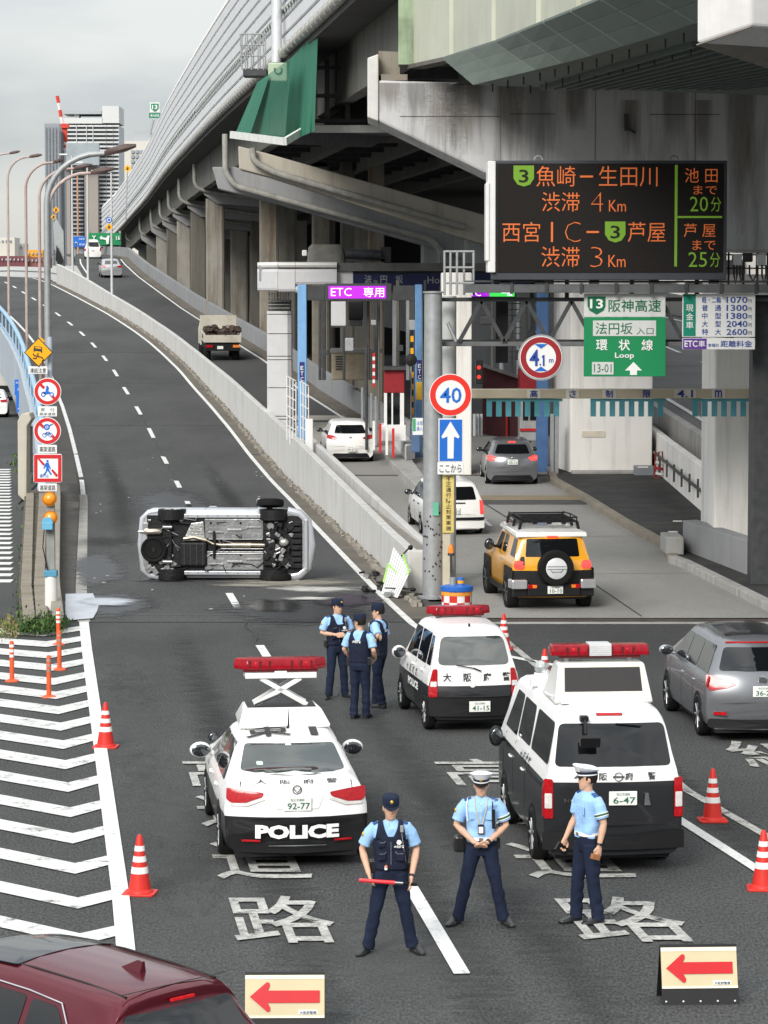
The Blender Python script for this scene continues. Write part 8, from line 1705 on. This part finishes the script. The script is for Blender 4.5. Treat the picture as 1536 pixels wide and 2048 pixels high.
# green direction sign
YB_ = YN+.1
gs = thing('direction_sign', 'green and white expressway entrance sign with a shield 13 and up arrow', 'direction sign', V(1250, 670, YB_))
plate_(1168, 587, 1331, 634, YB_, mat('aged_white_sign', (.55, .57, .55), .55, var=.05, streak=.15), gs, 'white_panel'); plate_(1168, 634.5, 1331, 753, YB_, sgreen, gs, 'green_panel')
YF = YB_-.012
ppoly([(1175, 593), (1211, 593), (1211, 612), (1207, 621), (1193, 629), (1179, 621), (1175, 612)], YF, stxtg, gs, 'shield'); ptext('13', 1180, 598, 1206, 617, YF-.008, swhite, gs, .02)
ptext('阪神高速', 1217, 599, 1322, 624, YF, stxtg, gs, .008); plate_(1186, 641, 1312, 672, YF, mat('aged_white_sign', (.55, .57, .55)), gs, 'name_plate', .008, 0); ptext('法円坂', 1191, 645, 1265, 669, YF-.006, stxtg, gs, .005); ptext('入口', 1273, 655, 1307, 669, YF-.006, stxtg, gs)
for ch, x_ in (('環', 1192), ('状', 1237), ('線', 1283)): ptext(ch, x_, 679, x_+23, 701, YF, swhite, gs, .012)
ptext('Loop', 1230, 705, 1268, 719, YF, swhite, gs, .015); plate_(1184, 724, 1227, 749, YF, mat('aged_white_sign', (.55, .57, .55)), gs, 'number_plate', .008, 0); ptext('13-01', 1188, 728, 1223, 745, YF-.006, stxtg, gs)
ppoly([(1267, 724), (1284, 741), (1274, 741), (1274, 750), (1260, 750), (1260, 741), (1250, 741)], YF, swhite, gs, 'arrow')
# tariff board
ts = thing('tariff_board', 'white toll tariff board listing five prices beside the green sign', 'price board', V(1436, 640, YB_))
plate_(1365, 588, 1510, 674, YB_, swhite, ts, 'board'); plate_(1367, 589, 1391, 672, YF, mat('teal_green', (.005, .22, .14), .5), ts, 'green_band', .01, 0)
for ch, y_ in (('現', 609), ('金', 626), ('車', 643)): ptext(ch, 1372, y_, 1387, y_+14, YF-.006, swhite, ts, .01)
snav = mat('sign_navy', (.02, .06, .30), .5, var=0)
for i, (l_, pr) in enumerate((('軽・二輪', '1070'), ('普　通', '1300'), ('中　型', '1380'), ('大　型', '2040'), ('特　大', '2600'))):
    y_ = 593.5+i*16; ptext(l_, 1404, y_, 1442, y_+12.5, YF, snav, ts, .005); ptext(pr, 1453, y_, 1495, y_+12.5, YF, snav, ts, .012); ptext('円', 1497, y_+5, 1503, y_+12.5, YF, stxt, ts)
es = thing('tariff_plate', 'purple and white ETC distance toll plate under the tariff board', 'sign', V(1436, 688, YB_)); plate_(1365, 676, 1510, 699, YB_, swhite, es, 'board'); plate_(1366, 677, 1413, 698, YF, mat('etc_purple', (.12, .04, .30), .5), es, 'purple_band', .01, 0)
ptext('ETC', 1369, 681, 1395, 694, YF-.006, swhite, es, .02); ptext('車', 1397, 681, 1410, 694, YF-.006, swhite, es, .01); ptext('車種別', 1416, 687, 1437, 694, YF, snav, es); ptext('距離料金', 1441, 681, 1504, 694, YF, snav, es, .008)
# round height limit sign
hs_ = thing('height_sign', 'large round red ring 4.1 m height limit sign below the truss', 'road sign', V(1082, 715, 67.6)); Y = 67.6
disc(1082, 715, 0, 46, Y, galv, hs_, 'backing', .05); disc(1082, 715, 0, 42.5, Y-.01, swhite, hs_, 'face', .012); disc(1082, 715, 30, 41, Y-.02, mat('dark_sign_red', (.28, .015, .02), .5, var=.05), hs_, 'red_ring', .008)
ppoly([(1069, 688), (1095, 688), (1082, 697)], Y-.025, sblue, hs_, 'upper_wedge'); ppoly([(1069, 742), (1095, 742), (1082, 733)], Y-.025, sblue, hs_, 'lower_wedge'); ptext('4', 1059, 699, 1078, 732, Y-.025, snav, hs_, .015); ptext('.', 1079, 727, 1082, 731, Y-.025, snav, hs_, .02); ppoly([(1083, 714), (1086, 710), (1089, 710), (1089, 732), (1085.5, 732), (1085.5, 716)], Y-.025, snav, hs_, 'digit'); ptext('m', 1098, 718, 1107, 725, Y-.025, snav, hs_, .01)
# 40 and arrow signs
def_ = YN-.32
s40 = thing('speed_sign', 'round 40 speed limit sign at the top of the signs on the grey pole', 'road sign', V(901, 790, def_)); disc(901, 790, 0, 42.5, def_, swhite, s40, 'face', .03); disc(901, 790, 30, 41, def_-.008, mat('bright_sign_red', (.68, .03, .02), .4, var=.03), s40, 'red_ring', .008); ptext('40', 880, 775, 923, 806, def_-.01, sblue, s40, .012)
sa = thing('one_way_sign', 'blue rectangular sign with a white up arrow under the 40 sign', 'road sign', V(901, 880, def_)); plate_(877, 837, 926, 924, def_, swhite, sa, 'face', .03); plate_(879, 839, 924, 922, def_-.008, sblue, sa, 'blue_panel', .008, 0)
ppoly([(901, 843), (919, 873), (917, 877), (908, 873), (907, 917), (895, 917), (895, 873), (885, 877), (883, 873)], def_-.016, swhite, sa, 'arrow')
sk = plate_(875, 924.5, 927, 949, def_, swhite, sa, 'sub_plate', .03); ptext('ここから', 879, 929, 923, 945, def_-.01, stxt, sk, .005)
ty = thing('notice_post', 'yellow post with vertical black lettering below the arrow sign', 'post', G(893, 1190)); plate_(885, 950, 908, 1066, def_+.15, mat('notice_yellow', (.62, .50, .17), .6, var=.15, streak=.3), ty, 'board', .05)
for i, ch in enumerate('不正通行防止対策実施'): ptext(ch, 892, 953+i*11, 902, 962+i*11, def_+.14, stxt, ty, .01)
mb = MB(); mb.pbox(885, 1066, 900, 1180, def_+.2, .12); mb.build('lower_post', mat('cream_post', (.48, .45, .36), .7, var=.1, streak=.3), ty, world=True)
mb = MB(); mb.pbox(866, 1005, 877, 1031, YN-.27, .03); mb.build('green_sticker', mat('sticker_green', (.12, .42, .28), .6), t, world=True)
bl_ = thing('beacon', 'small orange beacon on the yellow notice post', 'beacon', V(902, 1100, def_)); c_ = V(902, 1106, def_); mb = MB(); mb.lathe([(.001, .20), (.05, .18), (.065, .10), (.07, 0), (.001, 0)], c_, 16); mb.build('dome', mat('beacon_orange', (.8, .22, .02), .25, coat=.5, var=.2, scale=15), bl_, world=True, smooth=50); mb = MB(); mb.lathe([(.075, -.06), (.075, 0), (.001, 0), (.001, -.06)], c_, 14); mb.tube([c_, c_-Vector((0, 0, .45))], .025, 6); mb.build('base', galv_dark, bl_, world=True)
# height restriction bar
hb = thing('height_bar', 'cream height restriction beam with Japanese lettering across the toll lanes', 'height barrier', V(1230, 787, 72)); YH = 72
mb = MB(); mb.pbox(925, 778, 1640, 797, YH, .3); mb.build('beam', mat('cream_beam', (.50, .45, .34), .6, var=.08, scale=2, streak=.2, dirt=.3, dirtcol=(.3, .24, .15)), hb, world=True, bevel=.02)
for ch, x_, w_ in (('高', 1060, 15), ('さ', 1138, 14), ('制', 1211, 15), ('限', 1286, 15), ('4.1', 1354, 32), ('m', 1430, 14)):
    if ch != '限' : plate_(x_-6, 779, x_+w_+6, 796, YH-.02, mat('pale_tab', (.62, .60, .52), .6), hb, 'letter_tab', .01, 0)
    ptext(ch, x_, 780, x_+w_, 795, YH-.035, mat('letter_navy', (.02, .04, .25), .6), hb, .015)
teal = mat('teal_flap', (.10, .34, .40), .6, var=.1, streak=.2)
for g0 in (973, 1181, 1385, 1590):
    mb = MB(); mb.pbox(g0, 797.5, g0+152, 803, YH+.1, .04); mb.build('flap_rail', teal, hb, world=True)
    for k in range(8): mb = MB(); mb.pbox(g0+k*19.2, 803, g0+k*19.2+11, 833, YH+.1, .03); mb.build('hanging_flap', teal, hb, world=True)
# ------------------------------------------------------------------ far city
def winrow(t, x0, x1, y, n, Yd, h=3): pass
tw = thing('tower_block', 'tall grey apartment tower with white balconies and flat roof canopy', 'tower', V(182, 500, 1300)); YW = 1300
grw = mat('tower_grey', (.36, .38, .40), .8, var=.06, scale=.02); tww = mat('tower_white', (.55, .56, .55), .7, var=.03, scale=.02); twd = mat('tower_brown', (.30, .27, .25), .8, var=.05, scale=.02); twg = mat('painted_haze_glass', (.25, .29, .33), .3, var=.1, scale=.1)  # glass tone lifted paler to paint in distance haze
mb = MB(); mb.pbox(124, 250, 238, 530, YW+3, 30); mb.build('wall', twg, tw, world=True)
mb = MB(); mb.pbox(204, 212, 238, 246, YW, 25); mb.build('roof_block', tww, tw, world=True); mb = MB(); mb.pbox(126, 221, 203, 228, YW, 20); mb.build('roof_canopy', grw, tw, world=True); mb = MB(); mb.pbox(148, 228, 158, 246, YW+2, 8); mb.pbox(124, 236, 205, 247, YW, 20); mb.build('roof_parapet', tww, tw, world=True)
for k in range(30):
    y_ = 250+k*8.2
    if k < 5: mb = MB(); mb.pbox(124, y_, 238, y_+3.4, YW, 2.5); mb.build('balcony', tww, tw, world=True)
    else: mb = MB(); mb.pbox(198, y_, 238, y_+3.6, YW, 2.5); mb.build('balcony', tww, tw, world=True)
    if k >= 10: mb = MB(); mb.pbox(143, y_, 167, y_+2.6, YW-6, 2); mb.build('balcony', grw, tw, world=True)
for x_ in (152, 172, 185, 212, 226): mb = MB(); mb.pbox(x_, 250, x_+1.6, 292 if x_ < 198 else 500, YW-.5, 1); mb.build('pier_strip', tww, tw, world=True)
t = thing('tower_block', 'brown and grey tower wing in front of the tall apartment tower', 'tower', V(160, 500, 1290)); mb = MB(); mb.pbox(120, 292, 142, 530, 1294, 6); mb.pbox(168, 300, 197, 530, 1294, 6); mb.build('wall', twd, t, world=True); mb = MB(); mb.pbox(142, 288, 168, 530, 1297, 3); mb.build('stairwell', twg, t, world=True); mb = MB(); mb.pbox(120, 286, 198, 330, 1288, 4); mb.build('glass_crown', mat('crown_glass', (.30, .34, .36), .4, var=.15, scale=.08), t, world=True)
mb = MB(); mb.pbox(153, 350, 157, 520, 1289, 2); mb.build('orange_strip', mat('strip_tan', (.45, .26, .16), .7), t, world=True)
t = thing('tower_block', 'dark glass office tower left of the apartment tower', 'tower', V(104, 500, 1200)); mb = MB(); mb.pbox(89, 247, 121, 530, 1200, 25); mb.build('wall', mat('painted_haze_tower', (.26, .285, .31), .4, var=.12, scale=.03), t, world=True)  # wall colour raised so haze is painted onto the dark tower
for k in range(5): mb = MB(); mb.pbox(91+k*6.5, 252, 93+k*6.5, 530, 1198.5, 1); mb.build('fin', grw, t, world=True)
t = thing('tower_crane', 'red and white tower crane standing on the building site', 'crane', V(128, 290, 1190)); cr_ = mat('crane_red', (.55, .06, .04), .6); cw_ = mat('crane_white', (.65, .62, .6), .6)
pts_ = [(114, 192), (117, 206), (119.5, 220), (122, 234), (125, 248)]
for i in range(4): mb = MB(); mb.tube([V(*pts_[i], 1190), V(*pts_[i+1], 1190)], .75, 5); mb.build('jib_section', cr_ if i % 2 == 0 else cw_, t, world=True)
mb = MB(); mb.pbox(122, 247, 137, 256, 1189, 3); mb.pbox(124, 256, 134, 284, 1190, 2); mb.build('mast_head', cr_, t, world=True)
for k in range(3): mb = MB(); mb.pbox(125, 284+k*6, 131, 289.5+k*6, 1190, 2); mb.build('mast_section', cw_ if k % 2 == 0 else cr_, t, world=True)
t = thing('building', 'cream office building behind the far noise barrier', 'building', V(275, 480, 900)); mb = MB(); mb.pbox(249, 282, 330, 520, 900, 30); mb.build('wall', mat('cream_building', (.55, .53, .48), .8, var=.04, scale=.03), t, world=True); mb = MB(); mb.pbox(268, 262, 300, 282, 903, 10); mb.build('plant_room', grw, t, world=True)
for k in range(18):
    for j in range(5): mb = MB(); mb.pbox(262+j*9, 300+k*10, 268+j*9, 306+k*10, 899.3, .5); mb.build('window', twg, t, world=True)
for lab, x0, x1, y0, y1, Yd, c_ in (('low cream warehouse at the far left skyline', -40, 30, 475, 515, 800, (.55, .53, .47)), ('small white block right of the cream warehouse', 30, 47, 487, 515, 810, (.6, .59, .55)), ('orange freight container stack behind the crest', 52, 86, 500, 514, 640, (.62, .30, .03)), ('maroon freight container stack at the far left', -40, 52, 512, 534, 630, (.16, .06, .07)), ('red brown containers behind the white parapet', 52, 92, 514, 536, 632, (.20, .09, .08)), ('thin dark grey block beside the glass tower', 118, 124, 262, 520, 1180, (.12, .13, .14))):
    t = thing('building' if 'container' not in lab else 'container_stack', lab, 'building' if 'container' not in lab else 'containers', V(x0, y1, Yd)); mb = MB(); mb.pbox(x0, y0, x1, y1+30, Yd, 12); mb.build('wall', mat('bld_%d' % (x0+y0), c_, .8, var=.1, scale=.1), t, world=True)
    for k in range(int((x1-x0)/8)): mb = MB(); mb.pbox(x0+3+k*8, y0+5, x0+6+k*8, y0+9, Yd-.5, .4); mb.build('window' if 'container' not in lab else 'door', grw if 'container' in lab else twg, t, world=True)
# green and blue overhead signs at the crest of the toll ramp
t = thing('overhead_sign', 'green overhead direction sign with branching white arrows at the ramp crest', 'direction sign', V(208, 478, 345)); plate_(176, 466, 242, 490, 345, sgreen, t, 'board', .2, 0); ptext('Y', 184, 471, 192, 480, 344.8, swhite, t, .03); ptext('16', 232, 471, 240, 480, 344.8, swhite, t, .02); ppoly([(199, 475), (204, 471), (204, 474), (212, 476), (216, 470), (219, 472), (217, 488), (213, 488), (212, 480), (203, 478), (203, 480)], 344.8, swhite, t, 'arrow')
for x_ in (178, 240): mb = MB(); mb.tube([V(x_, 462, 345.5), V(x_, 520, 345.5)], .15, 6); mb.build('post', galv, t, world=True)
t = thing('overhead_sign', 'blue overhead direction sign left of the green one at the ramp crest', 'direction sign', V(158, 484, 340)); plate_(146, 473, 171, 494, 340, sblue, t, 'board', .2, 0); ptext('↰', 150, 482, 155, 491, 339.8, swhite, t, .02); ptext('大阪市', 157, 476, 169, 480, 339.8, swhite, t); ptext('環状線', 158, 487, 170, 491, 339.8, swhite, t); mb = MB(); mb.tube([V(150, 470, 340.5), V(150, 530, 340.5)], .12, 6); mb.build('post', galv, t, world=True)
t = thing('roadside_panel', 'grey noise panel with a torn black sheet where the two roads part', 'noise barrier', V(115, 520, 285)); ppoly([(106, 452), (112, 436), (127, 463), (128, 520), (122, 530), (112, 505)], 285, galv, t, 'panel', .3); ppoly([(113, 490), (120, 505), (127, 522), (120, 533), (111, 520)], 284.6, black, t, 'black_sheet', .1)
# ------------------------------------------------------------------ cones, delineators, boards, drums
cone_red = mat('cone_red', (.55, .028, .02), .45, var=.06); cone_white = mat('cone_white', (.74, .73, .70), .5, var=.05); orange = mat('delineator_orange', (.66, .10, .03), .5, var=.08)
def cone(label, px, py, z=0, H=.70):
    p = G(px, py, z); t = thing('traffic_cone', label, 'traffic cone', (p.x, p.y+.12, z), random.uniform(-.2, .2), 'red and white traffic cones')
    mb = MB(); mb.prism(rounded([(-.19, -.19), (.19, -.19), (.19, .19), (-.19, .19)], .05), 0, .025, 'z'); mb.build('base', cone_red, t, bevel=.006)
    r = lambda z_: .135-(z_-.03)*(.105/.67)
    lev = [.025, .06, .22, .285, .345, .41, .47, .535, H]
    mb = MB(); mb.lathe([(.155, .025), (.150, .045), (r(.06), .06), (r(.3), .3), (r(.66), .66), (.022, .69), (.015, .70), (.001, .70)], n=28); cb = mb.build('body', cone_red, t, smooth=40)
    for a, b in ((.25, .325), (.385, .45), (.51, .57)): mb = MB(); mb.lathe([(r(a)+.003, a), (r(b)+.003, b)], n=28); mb.build('reflective_band', cone_white, t, smooth=60)
    return t
cone('traffic cone standing on the long white edge line beside the chevrons', 210, 1497); cone('traffic cone nearest the camera on the left, above the maroon car', 278, 1792)
cone('traffic cone right of the police van between two worn lines', 1427, 1645); cone('traffic cone at the right edge of the photo', 1529, 1782); cone('traffic cone half hidden behind the police van roof board', 1090, 1378); cone('traffic cone behind the small police wagon by the wall end', 1008, 1300, 0, .7)
def delin(label, px, py, faded=False):
    p = G(px, py); t = thing('delineator_post', label, 'delineator post', (p.x, p.y, 0), 0, 'orange delineator posts on the chevrons')
    mb = MB(); mb.lathe([(.13, 0), (.13, .015), (.09, .035), (.05, .05), (.001, .05)], n=24); mb.build('base', orange, t, smooth=40)
    mb = MB(); mb.lathe([(.042, .04), (.040, .62), (.038, .66), (.040, .70), (.030, .73), (.001, .735)], n=18); mb.build('post', orange, t, smooth=40)
    for a in (.44, .53, .62): mb = MB(); mb.lathe([(.0435, a), (.0435, a+.05)], n=18); mb.build('reflective_band', mat('dull_band', (.40, .22, .17), .5, var=.3) if faded else cone_white, t)
delin('orange delineator post with bright white bands at the left edge', 24, 1363); delin('orange delineator post with faded bands, nearest of the four', 98, 1395, True); delin('orange delineator post between the faded one and the bush', 119, 1340, True); delin('orange delineator post standing in front of the green bush', 117, 1290)
# folding arrow boards
def aboard(label, px, py, yaw=0, txt='大阪府警察', under=False):
    p = G(px, py); t = thing('arrow_board', label, 'arrow board', (p.x, p.y, 0), yaw, 'folding boards with red arrows'); W, Hh, D = .76, .56, .20
    def F(u, v, off=0): return Vector((u, -D+v*(D/Hh)*.95-off, v))
    for s in (-1, 1):
        mb = MB(); a, b = Vector((-W/2, s*D, 0)), Vector((W/2, s*D, 0)); c_, d_ = Vector((W/2, s*.012, Hh)), Vector((-W/2, s*.012, Hh)); n_ = Vector((0, .012*-s, 0)); mb.loft([[a, b, c_, d_], [a+n_, b+n_, c_+n_, d_+n_]]); mb.build('panel', black, t)
    def face(x0, x1, z0, z1, m, name, off):
        mb = MB(); mb.loft([[F(x0, z0, off), F(x1, z0, off), F(x1, z1, off), F(x0, z1, off)], [F(x0, z0, off-.006), F(x1, z0, off-.006), F(x1, z1, off-.006), F(x0, z1, off-.006)]]); return mb.build(name, m, t)
    face(-W/2+.005, W/2-.005, .16, .535, mat('board_cream', (.54, .46, .29), .5, var=.04), 'face', .008); face(-W/2+.005, W/2-.005, .50, .535, mat('board_edge', (.70, .66, .54), .5), 'edge_strip', .012); face(-W/2+.005, W/2-.005, .155, .175, mat('board_edge', (.70, .66, .54)), 'edge_strip', .012)
    ar = [(-.33, .345), (-.17, .475), (-.145, .47), (-.14, .44), (-.16, .40), (.33, .40), (.33, .29), (-.16, .29), (-.135, .245), (-.14, .215), (-.165, .21)]
    mb = MB(); n = len(ar); vs = [F(a, b, .018) for a, b in ar]; mb.add(vs, [(0, 1, 2, 3, 4), (0, 4, 7, 8, 9, 10) if False else (0, 4, 7), (4, 5, 6, 7), (0, 7, 8, 9, 10)]); mb.build('arrow', mat('arrow_red', (.50, .012, .018), .45, var=.03), t, fixn=False)
    face(.13, .31, .185, .225, swhite, 'name_label', .014); text_obj(txt, stxt, .16, .028, lambda a, b: F(.22+a, .205+b, .024), 'lettering', t, .01)
    for k in range(5): mb = MB(); mb.ell(F(-.34+.17*k, .035, .01), (.010, .006, .010), 8, 5); mb.build('rivet', steel_w, t)
aboard('folding board with a red left arrow at the bottom right', 1395, 2000, R(3)); aboard('folding board with a red left arrow behind the maroon car', 570, 2060, R(1))
# crash drum by the pole
t = thing('crash_drum', 'red and white chequered cushion drum with a blue top at the wall end', 'crash barrier', G(914, 1262)); p = G(914, 1262); X, Y_, rr = p.x, p.y+.3, .31
mb = MB(); mb.lathe([(rr, 0), (rr, .72)], (X, Y_, 0), 30); mb.build('body', cone_white, t, world=True, smooth=60)
for row in range(5):
    for k in range(12):
        if (k+row) % 2: continue
        a0, a1 = 2*math.pi*k/12, 2*math.pi*(k+1)/12; z0, z1 = .02+row*.14, .155+row*.14; mb = MB(); vs = []
        for q in range(4): u = a0+(a1-a0)*q/3; vs += [(X+(rr+.004)*math.cos(u), Y_+(rr+.004)*math.sin(u), z0), (X+(rr+.004)*math.cos(u), Y_+(rr+.004)*math.sin(u), z1)]
        mb.add(vs, [(0, 2, 3, 1), (2, 4, 5, 3), (4, 6, 7, 5)]); mb.build('red_check', cone_red, t, world=True)
mb = MB(); mb.lathe([(rr+.01, .72), (rr+.01, .80), (rr, .81)], (X, Y_, 0), 30); mb.build('orange_band', mat('drum_orange', (.75, .28, .03), .5), t, world=True, smooth=60)
mb = MB(); mb.lathe([(rr+.015, .80), (rr+.03, .81), (rr+.03, .90), (.20, .93), (.001, .93)], (X, Y_, 0), 30); mb.build('blue_lid', mat('lid_blue', (.02, .12, .45), .4), t, world=True, smooth=40)
ptext('お知らせ', 898, 1181, 930, 1186, Y_-rr-.03, snav, t)
for lab, dx, m_ in (('small grey paint tin on the chequered drum', -.08, galv), ('small blue and yellow tin on the chequered drum', .08, mat('tin_blue', (.05, .15, .45), .4))):
    t = thing('tin', lab, 'tin', (X+dx, Y_-.02, .93)); mb = MB(); mb.lathe([(.07, .93), (.07, 1.08), (.001, 1.08)], (X+dx, Y_-.02, 0), 18); mb.build('can', m_, t, world=True, smooth=50)
    if dx > 0: mb = MB(); mb.lathe([(.071, .96), (.071, 1.02)], (X+dx, Y_-.02, 0), 18); mb.build('yellow_band', syellow, t, world=True)
# buildings of the street behind the photographer (they show as reflections in glass and paint)
t = thing('building', 'concrete office building standing across the street behind the viewpoint', 'building', (-22, -90, 0)); mb = MB(); mb.box(-46, -6, -105, -90, 0, 24); mb.build('wall', mat('office_wall', (.22, .21, .20), .8, var=.1, scale=.1), t, world=True)
for k in range(6):
    for j in range(9): mb = MB(); mb.box(-44+j*4.3, -41.2+j*4.3, -89.98, -89.9, 2+k*3.7, 4+k*3.7); mb.build('window', glass, t, world=True)
t = thing('building', 'brown office building to the right behind the viewpoint', 'building', (20, -94, 0)); mb = MB(); mb.box(2, 48, -110, -94, 0, 18); mb.build('wall', mat('brown_wall', (.16, .13, .11), .8, var=.1, scale=.1), t, world=True)
for k in range(4):
    for j in range(9): mb = MB(); mb.box(4+j*4.8, 7.6+j*4.8, -93.98, -93.9, 2+k*4, 4.4+k*4); mb.build('window', glass, t, world=True)
